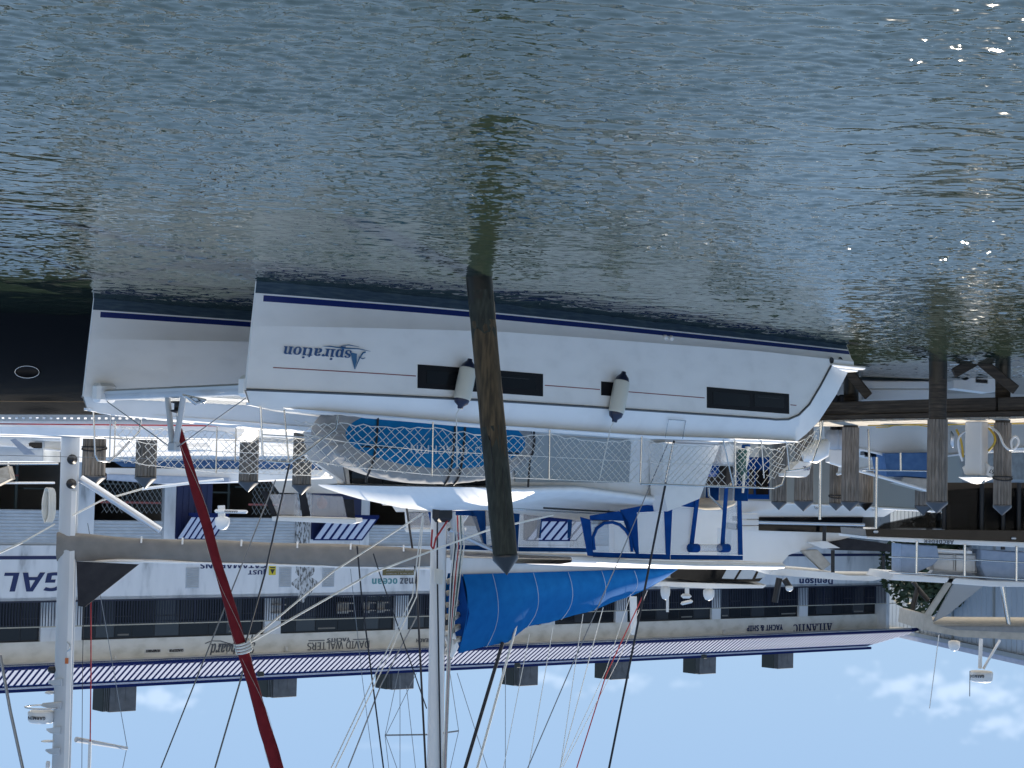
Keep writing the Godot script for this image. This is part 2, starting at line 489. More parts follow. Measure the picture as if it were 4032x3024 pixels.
func make_water() -> void:
	for d in [[wave_a, 61, 3.0, 2], [wave_b, 62, 7.0, 2], [wave_c, 63, 0.5, 2], [wave_d, 64, 9.0, 1]]:
		d[0].seed = d[1]
		d[0].noise_type = FastNoiseLite.TYPE_SIMPLEX_SMOOTH
		d[0].frequency = d[2]
		d[0].fractal_octaves = d[3]
	var o := Node3D.new()
	o.name = "water"
	tag(o, "", "", "", "structure")
	add_child(o)
	# finer towards the viewer; strips meet edge to edge
	var strips := [[-5.5, 5.5, -7.0, -14.0, 0.026], [-9.0, 9.0, -14.0, -26.0, 0.042], [-13.0, 13.0, -26.0, -42.0, 0.07]]
	for s in strips:
		var nx := int(round((s[1] - s[0]) / s[4]))
		var nz := int(round((s[2] - s[3]) / s[4]))
		var b := MB.new()
		var count := (nx + 1) * (nz + 1)
		b.v.resize(count)
		b.n.resize(count)
		var hs := PackedFloat32Array()
		hs.resize(count)
		var dx: float = (s[1] - s[0]) / nx
		var dz: float = (s[3] - s[2]) / nz
		for i in nz + 1:
			var z: float = s[2] + dz * i
			for j in nx + 1:
				var x: float = s[0] + dx * j
				var q := wave(x, z)
				hs[i * (nx + 1) + j] = q
				b.v[i * (nx + 1) + j] = Vector3(x, q - 0.01, z)
		for i in nz + 1:
			for j in nx + 1:
				var k := i * (nx + 1) + j
				var gx := (hs[i * (nx + 1) + mini(j + 1, nx)] - hs[i * (nx + 1) + maxi(j - 1, 0)]) / (dx * (2.0 if j > 0 and j < nx else 1.0))
				var gz := (hs[mini(i + 1, nz) * (nx + 1) + j] - hs[maxi(i - 1, 0) * (nx + 1) + j]) / (dz * (2.0 if i > 0 and i < nz else 1.0))
				b.n[k] = Vector3(-gx, 1.0, -gz).normalized()
		b.ix.resize(nx * nz * 6)
		var t := 0
		for i in nz:
			for j in nx:
				var k := i * (nx + 1) + j
				var q := [k, k + nx + 1, k + 1, k + 1, k + nx + 1, k + nx + 2]
				for e in 6:
					b.ix[t + e] = q[e]
				t += 6
		part(o, "water_surface", b, "water")
	# the rest of the basin, flat
	var r := MB.new()
	for q in [[-250.0, 250.0, 60.0, -7.0], [-250.0, -5.5, -7.0, -14.0], [5.5, 250.0, -7.0, -14.0], [-250.0, -9.0, -14.0, -26.0], [9.0, 250.0, -14.0, -26.0], [-250.0, -13.0, -26.0, -42.0], [13.0, 250.0, -26.0, -42.0], [-250.0, 250.0, -42.0, -200.0]]:
		r.quad(Vector3(q[0], 0, q[2]), Vector3(q[1], 0, q[2]), Vector3(q[1], 0, q[3]), Vector3(q[0], 0, q[3]))
	part(o, "water_surface", r, "water")

# ---------------------------------------------------------------- the catamaran
# own axes: +x towards the bows, +z to starboard (the side seen), y up from the waterline
const HULL := 2.075                       # centre line of each hull
const BEAM_X := [-13.2, -12.8, -11.0, -9.0, -6.0, -4.0, -2.6, -1.6, -0.8, -0.3, 0.0, 0.2]
const BEAM_W := [0.78, 0.80, 0.84, 0.86, 0.85, 0.78, 0.66, 0.50, 0.30, 0.14, 0.02, 0.02]
var cat: Node3D

func along(xs: Array, ys: Array, x: float) -> float:
	if x <= xs[0]: return ys[0]
	for i in xs.size() - 1:
		if x <= xs[i + 1]:
			return lerpf(ys[i], ys[i + 1], (x - xs[i]) / (xs[i + 1] - xs[i]))
	return ys[-1]

func half_beam(x: float) -> float:
	# rounded between the tabulated stations
	return (along(BEAM_X, BEAM_W, x - 0.25) + along(BEAM_X, BEAM_W, x + 0.25) + 2.0 * along(BEAM_X, BEAM_W, x)) * 0.25 if x < -0.25 else along(BEAM_X, BEAM_W, x)

func chine_y(x: float) -> float: return along([-12.8, -10.0, -4.0, -1.3, 0.0], [0.3, 0.305, 0.43, 0.56, 0.62], x)
func rub_y(x: float) -> float: return along([-13.1, -12.1, -12.0, -11.7, -11.36, -11.05, -10.75, -10.4, -10.0, -4.0, 0.1], [0.375, 0.375, 0.42, 0.8, 1.14, 1.34, 1.43, 1.45, 1.45, 1.465, 1.5], x)
func paint_y(x: float) -> float: return along([-12.8, 0.0], [0.075, 0.168], x)

# width of the hull at x and height y
func hull_w(x: float, y: float) -> float:
	var w = half_beam(x)
	var k = clampf(w / 0.45, 0.0, 1.0)
	var c = chine_y(x)
	if y < 0.0: return maxf(0.01, (w - 0.2 * k) * clampf(1.0 + y * 0.7, 0.2, 1.0))
	if y < c: return maxf(0.012, w - 0.05 * k - 0.15 * k * (1.0 - y / c))
	return maxf(0.015, w * (0.965 + 0.035 * clampf((y - c) / 1.0, 0.0, 1.0)))

func rake(x: float, y: float) -> float: return 0.085 * y * clampf(1.0 + x / 0.9, 0.0, 1.0)

func hull_point(hull: float, side: float, x: float, y: float, proud := 0.0) -> Vector3:
	return Vector3(x + rake(x, y), y, hull + side * (hull_w(x, y) + proud))

func hull_band(hull: float, side: float, xs: Array, lo: Callable, hi: Callable, rows: int, called: String, m: String, proud := 0.0) -> void:
	var b = MB.new()
	var g = []
	for i in rows + 1:
		var row = PackedVector3Array()
		for x in xs:
			row.append(hull_point(hull, side, x, lerpf(lo.call(x), hi.call(x), float(i) / rows), proud))
		g.append(row)
	b.grid(g)
	part(cat, called, b, m)

func stations(a: float, b: float, step: float) -> Array:
	var out = []
	var k = int(ceil(absf(b - a) / step))
	for i in k + 1: out.append(lerpf(a, b, float(i) / k))
	return out

# a patch lying on the outer starboard side
func hull_patch(parent: Node, called: String, m: String, x0: float, x1: float, y0: float, y1: float, proud: float, hull := HULL, side := 1.0) -> MeshInstance3D:
	var b = MB.new()
	var xs = stations(x0, x1, 0.15)
	var rows = []
	for y in [y0, y0, y1, y1]: rows.append(PackedVector3Array())
	for x in xs:
		rows[0].append(hull_point(hull, side, x, y0, -0.01))
		rows[1].append(hull_point(hull, side, x, y0, proud))
		rows[2].append(hull_point(hull, side, x, y1, proud))
		rows[3].append(hull_point(hull, side, x, y1, -0.01))
	b.grid([rows[1], rows[2]])
	b.grid([rows[0], rows[1]])
	b.grid([rows[2], rows[3]])
	b.quad(rows[0][0], rows[1][0], rows[2][0], rows[3][0])
	var e: int = xs.size() - 1
	b.quad(rows[0][e], rows[1][e], rows[2][e], rows[3][e])
	return part(parent, called, b, m)

func make_catamaran() -> void:
	cat = thing("catamaran", "white sailing catamaran with blue canvas, a red furled jib and a blue sail bag", "catamaran", Vector3(4.977, 0, -27.095), deg_to_rad(-44.0))
	var xs = stations(0.0, -2.0, 0.12) + stations(-2.2, -10.2, 0.3) + stations(-10.35, -12.1, 0.07) + stations(-12.2, -12.75, 0.1)
	var zero = func(_x: float) -> float: return -0.6
	var paint = func(x: float) -> float: return paint_y(x)
	var s_lo = func(x: float) -> float: return paint_y(x) + 0.022
	var s_hi = func(x: float) -> float: return paint_y(x) + along([-12.8, 0.0], [0.09, 0.11], x)
	var chine = func(x: float) -> float: return chine_y(x)
	var rub = func(x: float) -> float: return maxf(rub_y(x), chine_y(x) + 0.01)
	for hull in [HULL, -HULL]:
		for side in [1.0, -1.0]:
			hull_band(hull, side, xs, zero, paint, 4, "antifouling", "antifouling")
			hull_band(hull, side, xs, paint, s_lo, 1, "hull_side", "gelcoat")
			hull_band(hull, side, xs.filter(func(x): return x < -0.05), s_lo, s_hi, 1, "boot_stripe", "boot_blue")
			hull_band(hull, side, xs.filter(func(x): return x >= -0.13), s_lo, s_hi, 1, "hull_side", "gelcoat", -0.001)
			hull_band(hull, side, xs, s_hi, chine, 2, "hull_side", "gelcoat")
			hull_band(hull, side, xs, chine, rub, 6, "hull_side", "gelcoat")
			var outer: bool = side * hull > 0.0
			# sheer: the deck edge leans inboard above the rub rail
			var lo = PackedVector3Array()
			var hi = PackedVector3Array()
			var tuck = 0.27 if outer else 0.16
			for x in stations(0.0, -10.2, 0.3):
				var k = clampf(half_beam(x) / 0.4, 0.0, 1.0)
				lo.append(hull_point(hull, side, x, rub_y(x)))
				hi.append(Vector3(x - 0.06 * clampf(1.0 + x, 0.0, 1.0) + 0.1, along([-10.4, -7.2, -3.7, -0.4, 0.03], [1.85, 1.895, 1.862, 1.76, 1.7], x), hull + side * maxf(0.01, half_beam(x) - tuck * k)))
			var o1 = [[-10.4, 1.455], [-10.75, 1.435], [-11.05, 1.345], [-11.36, 1.145], [-11.7, 0.8], [-12.03, 0.42]]
			var o2 = [[-10.95, 1.835], [-11.31, 1.81], [-11.62, 1.65], [-11.98, 1.42], [-12.5, 0.92], [-12.9, 0.44]]
			for i in 6:
				lo.append(hull_point(hull, side, o1[i][0], o1[i][1]))
				hi.append(Vector3(o2[i][0], o2[i][1], hull + side * (half_beam(o2[i][0]) - 0.24)))
			var b = MB.new()
			b.grid([lo, hi])
			part(cat, "bulwark", b, "gelcoat")
			if outer:
				var lip = MB.new()
				var lp = []
				for p in lo: lp.append(p + Vector3(0, 0, side * 0.008))
				lip.tube(lp, 0.02, 6)
				part(cat, "rub_rail", lip, "rub_rail")
				var cap = MB.new()
				var inn = PackedVector3Array()
				for p in hi: inn.append(p + Vector3(0, -0.03, -side * 0.06))
				cap.grid([hi, inn])
				part(cat, "toe_rail", cap, "deck_white")
		# stem, deck, transom
		var st = MB.new()
		for i in 12:
			var ya = -0.5 + i * 0.18
			var yb = minf(ya + 0.18, 1.5)
			st.quad(hull_point(hull, 1, 0, ya), hull_point(hull, -1, 0, ya), hull_point(hull, -1, 0, yb), hull_point(hull, 1, 0, yb))
		part(cat, "stem", st, "gelcoat")
		var dk = MB.new()
		var l = PackedVector3Array()
		var m = PackedVector3Array()
		var r = PackedVector3Array()
		for x in stations(0.1, -11.3, 0.4):
			var y = along([-10.4, -7.2, -3.7, -0.4, 0.03], [1.82, 1.865, 1.835, 1.74, 1.69], x)
			var w = maxf(0.005, half_beam(x) - 0.1)
			l.append(Vector3(x, y - 0.02, hull - w))
			m.append(Vector3(x, y + 0.02, hull))
			r.append(Vector3(x, y - 0.02, hull + w))
		dk.grid([l, m, r])
		part(cat, "deck", dk, "deck_white")
		var tr = MB.new()
		for k in 4:
			tr.cbox(Vector3(-11.35 - 0.28 * k, 1.42 - 0.34 * k, hull), Vector3(0.32, 0.36, 1.2), 0.02)
		tr.panel([Vector3(-11.2, -0.4, hull - 0.55), Vector3(-11.2, -0.4, hull + 0.55), Vector3(-11.25, 1.75, hull + 0.6), Vector3(-11.25, 1.75, hull - 0.6)], 0.03)
		part(cat, "transom_steps", tr, "deck_white")
		var ts = MB.new()
		ts.quad(hull_point(hull, 1, -12.75, -0.4), hull_point(hull, -1, -12.75, -0.4), hull_point(hull, -1, -12.75, 0.36), hull_point(hull, 1, -12.75, 0.36))
		part(cat, "transom", ts, "gelcoat")
		var pf = MB.new()
		pf.cbox(Vector3(-12.54, 0.4, hull), Vector3(1.04, 0.055, 1.66), 0.025)
		pf.cbox(Vector3(-12.6, 0.445, hull), Vector3(0.8, 0.04, 1.4), 0.015)
		part(cat, "swim_platform", pf, "deck_white")
	# long windows let into the topsides
	for w in [[-2.43, -4.79, 1.01, 1.35], [-6.03, -6.46, 1.05, 1.267], [-8.56, -10.78, 0.993, 1.34]]:
		var fr = hull_patch(cat, "hull_window", "dark_frame", w[0], w[1], w[2], w[3], 0.006)
		if w[0] - w[1] > 1.0:
			hull_patch(fr, "pane", "dark_glass", w[0] - 0.15, lerpf(w[0], w[1], 0.5), w[2] + 0.07, w[3] - 0.07, 0.011)
			hull_patch(fr, "pane", "dark_glass", lerpf(w[0], w[1], 0.56), w[1] + 0.15, w[2] + 0.05, w[3] - 0.09, 0.011)
			hull_patch(fr, "hatch_frame", "rubber_black", lerpf(w[0], w[1], 0.6), w[1] + 0.3, w[2] + 0.09, w[2] + 0.1, 0.014)
	for w in [[-0.3, -2.4], [-4.83, -6.0], [-6.56, -8.5], [-10.82, -10.99]]:
		hull_patch(cat, "pinstripe", "pin_red", w[0], w[1], 1.172, 1.186, 0.003)
	for q in [[-12.35, 0.3], [-12.05, 0.325]]:
		var v = MB.new()
		v.lathe([[0.0, 0.0], [0.042, 0.0], [0.055, 0.012], [0.06, 0.0]], 16, Transform3D(Basis(Vector3.RIGHT, PI / 2), hull_point(HULL, 1, q[0], q[1], 0.004)))
		part(cat, "exhaust_outlet", v, "rubber_black")
	for x in [-7.6, -7.75]:
		var v = MB.new()
		v.lathe([[0.0, 0.03], [0.03, 0.03], [0.042, 0.012], [0.045, -0.02]], 14, Transform3D(Basis(Vector3.RIGHT, PI / 2), hull_point(HULL, 1, x, 0.243, 0.01)))
		part(cat, "skin_fitting", v, "plastic_white")
	# the name on the bow
	var tang = (hull_point(HULL, 1, -0.36, 1.0) - hull_point(HULL, 1, -1.62, 1.0)).normalized()
	var out = tang.cross(Vector3.UP).normalized()
	var mid = hull_point(HULL, 1, -0.98, 0.95) + out * -0.004
	var nx = Transform3D(Basis(tang, Vector3.UP, out), mid + out * 0.018)
	lettering(cat, "name_lettering", "spiration", nx * Transform3D(Basis.IDENTITY, Vector3(0.13, -0.02, 0.0)), 1.02, 0.2, "name_blue", "Droid Serif", true, true, 0.008)
	var em = MB.new()
	var sail = PackedVector2Array([Vector2(-0.47, -0.03), Vector2(-0.37, -0.045), Vector2(-0.40, 0.06), Vector2(-0.44, 0.19), Vector2(-0.47, 0.09)])
	em.prism(sail, 0.004, nx)
	em.tube([nx * Vector3(-0.6, -0.06, 0), nx * Vector3(-0.565, -0.05, 0), nx * Vector3(-0.51, 0.03, 0), nx * Vector3(-0.445, 0.19, 0)], [0.012, 0.012, 0.009, 0.004], 5)
	em.tube([nx * Vector3(-0.6, 0.02, 0), nx * Vector3(-0.56, 0.035, 0), nx * Vector3(-0.5, 0.015, 0)], [0.004, 0.009, 0.004], 5)
	em.tube([nx * Vector3(-0.68, -0.075, 0), nx * Vector3(-0.5, -0.1, 0), nx * Vector3(-0.25, -0.095, 0), nx * Vector3(-0.05, -0.11, 0), nx * Vector3(0.06, -0.105, 0)], [0.002, 0.008, 0.009, 0.008, 0.002], 5)
	em.tube([nx * Vector3(-0.5, -0.13, 0), nx * Vector3(-0.34, -0.145, 0), nx * Vector3(-0.2, -0.12, 0)], [0.002, 0.007, 0.002], 5)
	part(cat, "name_emblem", em, "name_teal")
	# bridge deck between the hulls
	var bd = MB.new()
	bd.cbox(Vector3(-7.7, 1.28, 0), Vector3(7.2, 1.06, 3.2), 0.1)
	part(cat, "bridge_deck", bd, "gelcoat")
	var fd = MB.new()
	fd.cbox(Vector3(-4.4, 1.83, 0), Vector3(1.1, 0.1, 3.6), 0.04)
	fd.cbox(Vector3(-9.6, 1.83, 0), Vector3(3.4, 0.06, 3.0), 0.02)
	part(cat, "side_deck", fd, "deck_white")
	# trampolines forward of the bridge deck
	for sd in [1.0, -1.0]:
		var tn = MB.new()
		for k in 26: tn.bar(Vector3(-0.3 - k * 0.14, 1.52, sd * 0.15), Vector3(-0.3 - k * 0.14, 1.52, sd * 1.75), 0.006, 3)
		for k in 12: tn.bar(Vector3(-0.25, 1.52, sd * (0.15 + k * 0.14)), Vector3(-3.9, 1.52, sd * (0.15 + k * 0.14)), 0.006, 3)
		part(cat, "trampoline", tn, "net_cord")
	var lg = MB.new()
	lg.cbox(Vector3(-2.1, 1.46, 0), Vector3(4.0, 0.16, 0.26), 0.05)
	part(cat, "centre_beam", lg, "deck_white")
	var cb = MB.new()
	cb.tube([Vector3(-0.15, 1.47, -1.95), Vector3(-0.15, 1.47, 1.95)], 0.085, 14)
	var cbn = part(cat, "cross_beam", cb, "spar_grey")
	var tk = MB.new()
	tk.box(Vector3(-0.06, 1.44, 0), Vector3(0.03, 0.04, 3.7))
	part(cbn, "lashing_track", tk, "aluminium")
	for z in [-1.95, 1.95]:
		var pd = MB.new()
		pd.cbox(Vector3(-0.12, 1.44, z * 0.96), Vector3(0.34, 0.3, 0.22), 0.05)
		part(cbn, "beam_socket", pd, "gelcoat")
	var sk = MB.new()
	var apex = Vector3(-0.15, 2.3, 0)
	sk.tube([Vector3(-0.15, 1.54, -0.2), apex + Vector3(0, -0.1, -0.05)], 0.045, 10)
	sk.tube([Vector3(-0.15, 1.54, 0.2), apex + Vector3(0, -0.1, 0.05)], 0.045, 10)
	sk.cbox(apex + Vector3(0, -0.04, 0), Vector3(0.1, 0.14, 0.2), 0.02)
	part(cat, "striker_post", sk, "spar_grey")
	for z in [-1.85, 1.85]:
		var w = MB.new()
		w.bar(apex, Vector3(-0.13, 1.55, z), 0.009, 5)
		part(cat, "striker_stay", w, "wire")
	# anchor roller and furler drum
	var dr = MB.new()
	dr.lathe([[0.0, 0.0], [0.1, 0.0], [0.1, 0.02], [0.05, 0.03], [0.05, 0.12], [0.1, 0.13], [0.1, 0.15], [0.03, 0.17]], 16, Transform3D(Basis.IDENTITY, Vector3(-0.19, 1.6, 0)))
	part(cat, "furler_drum", dr, "rubber_black")
	var an = MB.new()
	an.tube([Vector3(-0.05, 1.62, 0.9), Vector3(0.12, 1.66, 0.9), Vector3(0.3, 1.56, 0.9)], [0.02, 0.03, 0.02], 8)
	an.panel([Vector3(0.06, 1.6, 0.72), Vector3(0.34, 1.54, 0.9), Vector3(0.06, 1.6, 1.08), Vector3(0.0, 1.64, 0.9)], 0.02)
	part(cat, "anchor", an, "steel")
	make_cabin()
	make_enclosure()
	make_lifelines()

func make_cabin() -> void:
	# coach roof with a visor over the windscreen
	var b = MB.new()
	var rows = []
	for x in [-4.32, -4.36, -4.48, -4.7, -5.1, -5.7, -6.4, -7.2, -8.0, -8.6, -8.66]:
		var t = along([-8.66, -8.6, -5.2, -4.7, -4.4, -4.32], [0.5, 1.0, 1.0, 0.75, 0.3, 0.02], x)
		var y = along([-8.6, -6.3, -4.4], [2.82, 2.66, 2.74], x)
		var w = along([-8.6, -7.0, -5.0, -4.6, -4.4, -4.32], [2.02, 2.12, 2.2, 2.15, 2.0, 1.9], x)
		var row = PackedVector3Array()
		for q in [[-0.9, 0.0], [-1.0, 0.02], [-1.01, 0.16], [-0.98, 0.27], [-0.84, 0.46], [-0.6, 0.72], [-0.3, 0.93], [0, 1.0], [0.3, 0.93], [0.6, 0.72], [0.84, 0.46], [0.98, 0.27], [1.01, 0.16], [1.0, 0.02], [0.9, 0.0]]:
			row.append(Vector3(x, y + q[1] * t * 0.44, w * q[0]))
		rows.append(row)
	b.grid(rows)
	var roof = part(cat, "coach_roof", b, "deck_white")
	var un = MB.new()
	un.quad(Vector3(-4.35, 2.72, -1.85), Vector3(-4.35, 2.72, 1.85), Vector3(-8.6, 2.78, 1.9), Vector3(-8.6, 2.78, -1.9))
	part(roof, "headlining", un, "deck_white")
	for z in [1.35, -1.35]:
		var hr = MB.new()
		hr.tube([Vector3(-5.2, 2.97, z), Vector3(-5.25, 3.05, z), Vector3(-7.9, 3.13, z), Vector3(-7.95, 3.04, z)], 0.016, 6)
		part(roof, "handrail", hr, "steel")
	var tr = MB.new()
	tr.box(Vector3(-7.0, 3.07, 1.7), Vector3(1.9, 0.03, 0.04), Basis(Vector3.BACK, -0.03))
	part(roof, "sheet_track", tr, "rubber_black")
	# walls
	var w = MB.new()
	for z in [1.0, -1.0]:
		w.panel([Vector3(-4.75, 1.84, z * 2.0), Vector3(-8.6, 1.84, z * 1.95), Vector3(-8.6, 2.82, z * 1.86), Vector3(-4.75, 2.72, z * 1.9)], 0.05 * z)
	w.panel([Vector3(-4.6, 1.84, -2.0), Vector3(-4.6, 1.84, 2.0), Vector3(-4.75, 2.74, 1.9), Vector3(-4.75, 2.74, -1.9)], 0.04)
	w.panel([Vector3(-8.55, 1.3, -2.0), Vector3(-8.55, 2.8, -1.9), Vector3(-8.55, 2.8, 1.9), Vector3(-8.55, 1.3, 2.0)], 0.05)
	part(cat, "cabin_wall", w, "deck_white")
	for k in 4:
		var g = MB.new()
		var z0 = -1.5 + k * 0.86
		var z1 = z0 + 0.83
		g.panel([Vector3(-4.575, 2.0, z0), Vector3(-4.575, 2.0, z1), Vector3(-4.69, 2.71, z1), Vector3(-4.69, 2.71, z0)], 0.03)
		part(cat, "windscreen", g, "dark_glass")
	var cv = MB.new()
	cv.panel([Vector3(-4.3, 1.86, -2.3), Vector3(-4.4, 1.86, -1.53), Vector3(-4.62, 2.72, -1.53), Vector3(-4.58, 2.66, -1.62), Vector3(-4.4, 2.28, -2.3)], 0.03)
	part(cat, "window_cover", cv, "shade_grey")
	var tm = MB.new()
	tm.tube([Vector3(-4.38, 2.26, -2.36), Vector3(-4.57, 2.7, -1.56)], 0.025, 6)
	part(cat, "cover_edge", tm, "deck_white")
	var sc = MB.new()
	sc.panel([Vector3(-5.0, 1.9, 2.06), Vector3(-7.7, 1.9, 2.03), Vector3(-7.75, 2.6, 1.95), Vector3(-5.1, 2.64, 1.99)], 0.02)
	part(cat, "window_cover", sc, "hull_grey")
	# helm station moulding and cockpit
	var hm = MB.new()
	hm.panel([Vector3(-8.213, 1.931, 1.98), Vector3(-9.702, 1.909, 1.98), Vector3(-9.19, 2.835, 1.98), Vector3(-8.819, 2.939, 1.98), Vector3(-8.371, 3.059, 1.98), Vector3(-8.281, 2.798, 1.98)], 0.3)
	part(cat, "helm_moulding", hm, "gelcoat")
	var ck = MB.new()
	ck.cbox(Vector3(-9.6, 2.05, -1.5), Vector3(2.0, 0.42, 0.6), 0.05)
	ck.cbox(Vector3(-10.9, 2.02, 0.3), Vector3(0.55, 0.4, 2.6), 0.05)
	ck.cbox(Vector3(-9.5, 2.3, -0.2), Vector3(1.0, 0.06, 0.9), 0.02)
	part(cat, "cockpit_seat", ck, "deck_white")
	for q in [[-9.0, -1.62], [-9.75, -1.62], [-10.5, -1.62]]:
		var bk = MB.new()
		bk.cbox(Vector3(q[0], 2.35, q[1]), Vector3(0.72, 0.62, 0.16), 0.05)
		part(cat, "backrest", bk, "seat_and_shade_brown")
	for k in 4:
		var bk = MB.new()
		bk.cbox(Vector3(-11.1, 2.32, 1.1 - k * 0.62), Vector3(0.16, 0.56, 0.6), 0.05)
		part(cat, "backrest", bk, "seat_and_shade_brown")
	var dr = MB.new()
	dr.panel([Vector3(-8.62, 1.9, -1.5), Vector3(-8.62, 1.9, 1.5), Vector3(-8.62, 2.7, 1.5), Vector3(-8.62, 2.7, -1.5)], 0.02)
	part(cat, "saloon_door", dr, "dark_glass")
	var cu = MB.new()
	for k in 3:
		cu.cbox(Vector3(-9.4 - k * 0.62, 2.3, 1.1), Vector3(0.5, 0.28, 0.5), 0.08)
	part(cat, "cushion", cu, "enclosure_blue")
	var ht = MB.new()
	ht.tube([Vector3(-10.347, 2.637, 1.5), Vector3(-10.365, 2.78, 1.5), Vector3(-10.777, 3.026, 1.5), Vector3(-10.794, 3.711, 1.5)], 0.022, 8)
	part(cat, "bimini_frame", ht, "steel")
	var cvr = MB.new()
	cvr.lathe([[0.0, 0.12], [0.2, 0.11], [0.34, 0.05], [0.38, -0.04], [0.3, -0.16], [0.0, -0.2]], 16, Transform3D(Basis(Vector3.BACK, 0.15).scaled(Vector3(1.2, 0.8, 1)), Vector3(-11.588, 2.929, 0.6)))
	part(cat, "seat_cover", cvr, "canvas_beige")
	var gn = MB.new()
	gn.tube([Vector3(-11.038, 1.943, 1.7), Vector3(-10.996, 2.261, 1.7), Vector3(-11.087, 2.485, 1.7)], [0.09, 0.1, 0.06], 8)
	part(cat, "coiled_line", gn, "rope_green")
	var wr = MB.new()
	wr.tube([Vector3(-11.119, 1.895, 1.75), Vector3(-11.053, 2.169, 1.75), Vector3(-11.022, 2.35, 1.75), Vector3(-10.995, 2.712, 1.75)], [0.05, 0.05, 0.03, 0.02], 8)
	part(cat, "coiled_line", wr, "rope_white")
	for k in 5:
		var ct = MB.new()
		var a = Vector3(-11.35, 1.84, 1.6 - k * 0.34)
		ct.panel([a, a + Vector3(0, 0, -0.3), a + Vector3(0.04, 1.02, -0.3), a + Vector3(0.04, 1.02, 0)], 0.02)
		part(cat, "curtain", ct, "enclosure_blue" if k % 2 == 0 else "canvas_pale")

func make_enclosure() -> void:
	# white bimini top with blue side curtains and clear windows
	var b = MB.new()
	var rows = []
	for x in [-6.72, -6.76, -7.0, -8.0, -9.5, -11.0, -11.9, -12.0]:
		var w = along([-12.0, -11.9, -7.0, -6.72], [1.9, 2.02, 2.0, 1.7], x)
		var y = along([-12.0, -9.0, -6.72], [3.98, 3.93, 3.84], x)
		var row = PackedVector3Array()
		for q in [[-0.97, -0.02], [-1.0, 0.02], [-0.99, 0.07], [-0.85, 0.11], [0.0, 0.16], [0.85, 0.11], [0.99, 0.07], [1.0, 0.02], [0.97, -0.02]]: row.append(Vector3(x, y + q[1], w * q[0]))
		rows.append(row)
	b.grid(rows)
	b.quad(Vector3(-6.74, 3.83, -1.7), Vector3(-6.74, 3.83, 1.7), Vector3(-12.0, 3.96, 1.9), Vector3(-12.0, 3.96, -1.9))
	part(cat, "bimini_top", b, "deck_white")
	var blues = [
		[Vector3(-6.727, 3.173, 1.85), Vector3(-6.955, 3.216, 1.85), Vector3(-7.05, 3.809, 1.85), Vector3(-6.918, 3.8, 1.85)],
		[Vector3(-6.955, 3.216, 1.85), Vector3(-6.953, 3.151, 1.85), Vector3(-7.643, 3.069, 1.85), Vector3(-7.859, 3.235, 1.85)],
		[Vector3(-7.667, 3.052, 1.85), Vector3(-8.071, 2.997, 1.85), Vector3(-8.149, 3.782, 1.85), Vector3(-8.08, 3.782, 1.85), Vector3(-7.878, 3.252, 1.85)],
		[Vector3(-8.071, 2.997, 1.85), Vector3(-8.752, 2.903, 1.85), Vector3(-8.756, 3.058, 1.85), Vector3(-8.074, 3.09, 1.85)],
		[Vector3(-8.751, 2.861, 1.85), Vector3(-8.975, 2.969, 1.85), Vector3(-8.939, 3.799, 1.85), Vector3(-8.834, 3.786, 1.85)],
		[Vector3(-8.941, 2.961, 1.88), Vector3(-9.057, 2.894, 1.88), Vector3(-9.334, 2.626, 1.88), Vector3(-9.582, 2.621, 1.88), Vector3(-9.531, 2.992, 1.88)],
		[Vector3(-9.545, 2.648, 1.9), Vector3(-9.646, 2.646, 1.9), Vector3(-9.537, 3.633, 1.86), Vector3(-9.43, 3.633, 1.86)],
		[Vector3(-10.296, 2.642, 1.9), Vector3(-10.393, 2.64, 1.9), Vector3(-10.362, 3.635, 1.86), Vector3(-10.258, 3.634, 1.86)],
		[Vector3(-10.712, 2.859, 1.85), Vector3(-10.825, 2.857, 1.85), Vector3(-10.883, 3.811, 1.85), Vector3(-10.763, 3.81, 1.85)],
		[Vector3(-7.048, 3.743, 1.85), Vector3(-8.938, 3.791, 1.85), Vector3(-8.941, 3.877, 1.85), Vector3(-7.05, 3.821, 1.85)],
		[Vector3(-8.956, 3.795, 1.852), Vector3(-10.881, 3.824, 1.852), Vector3(-10.883, 3.9, 1.852), Vector3(-8.958, 3.877, 1.852)]]
	var clears = [
		[Vector3(-6.978, 3.229, 1.84), Vector3(-7.87, 3.244, 1.84), Vector3(-8.084, 3.748, 1.84), Vector3(-7.07, 3.743, 1.84)],
		[Vector3(-8.097, 3.094, 1.84), Vector3(-8.768, 3.066, 1.84), Vector3(-8.845, 3.778, 1.84), Vector3(-8.16, 3.766, 1.84)],
		[Vector3(-9, 2.978, 1.84), Vector3(-9.558, 2.997, 1.84), Vector3(-9.458, 3.79, 1.84), Vector3(-8.956, 3.787, 1.84)],
		[Vector3(-10.386, 3.077, 1.84), Vector3(-10.726, 2.939, 1.84), Vector3(-10.775, 3.806, 1.84), Vector3(-10.3, 3.803, 1.84)]]
	for z in [1.0, -1.0]:
		for q in blues:
			var p = MB.new()
			p.panel(q.map(func(c): return Vector3(c.x, c.y, c.z * z)), 0.012)
			part(cat, "side_curtain", p, "enclosure_blue")
		for q in clears:
			var p = MB.new()
			p.panel(q.map(func(c): return Vector3(c.x, c.y, c.z * z)), 0.004)
			part(cat, "clear_window", p, "clear_vinyl")
	var ar = MB.new()
	ar.tube([Vector3(-7.066, 3.706, 1.86), Vector3(-7.03, 3.5, 1.86), Vector3(-7.116, 3.355, 1.86), Vector3(-7.283, 3.272, 1.86), Vector3(-7.49, 3.254, 1.86), Vector3(-7.67, 3.295, 1.86), Vector3(-7.821, 3.386, 1.86), Vector3(-7.93, 3.508, 1.86), Vector3(-7.98, 3.739, 1.86)], 0.028, 6)
	part(cat, "window_zip", ar, "enclosure_blue")
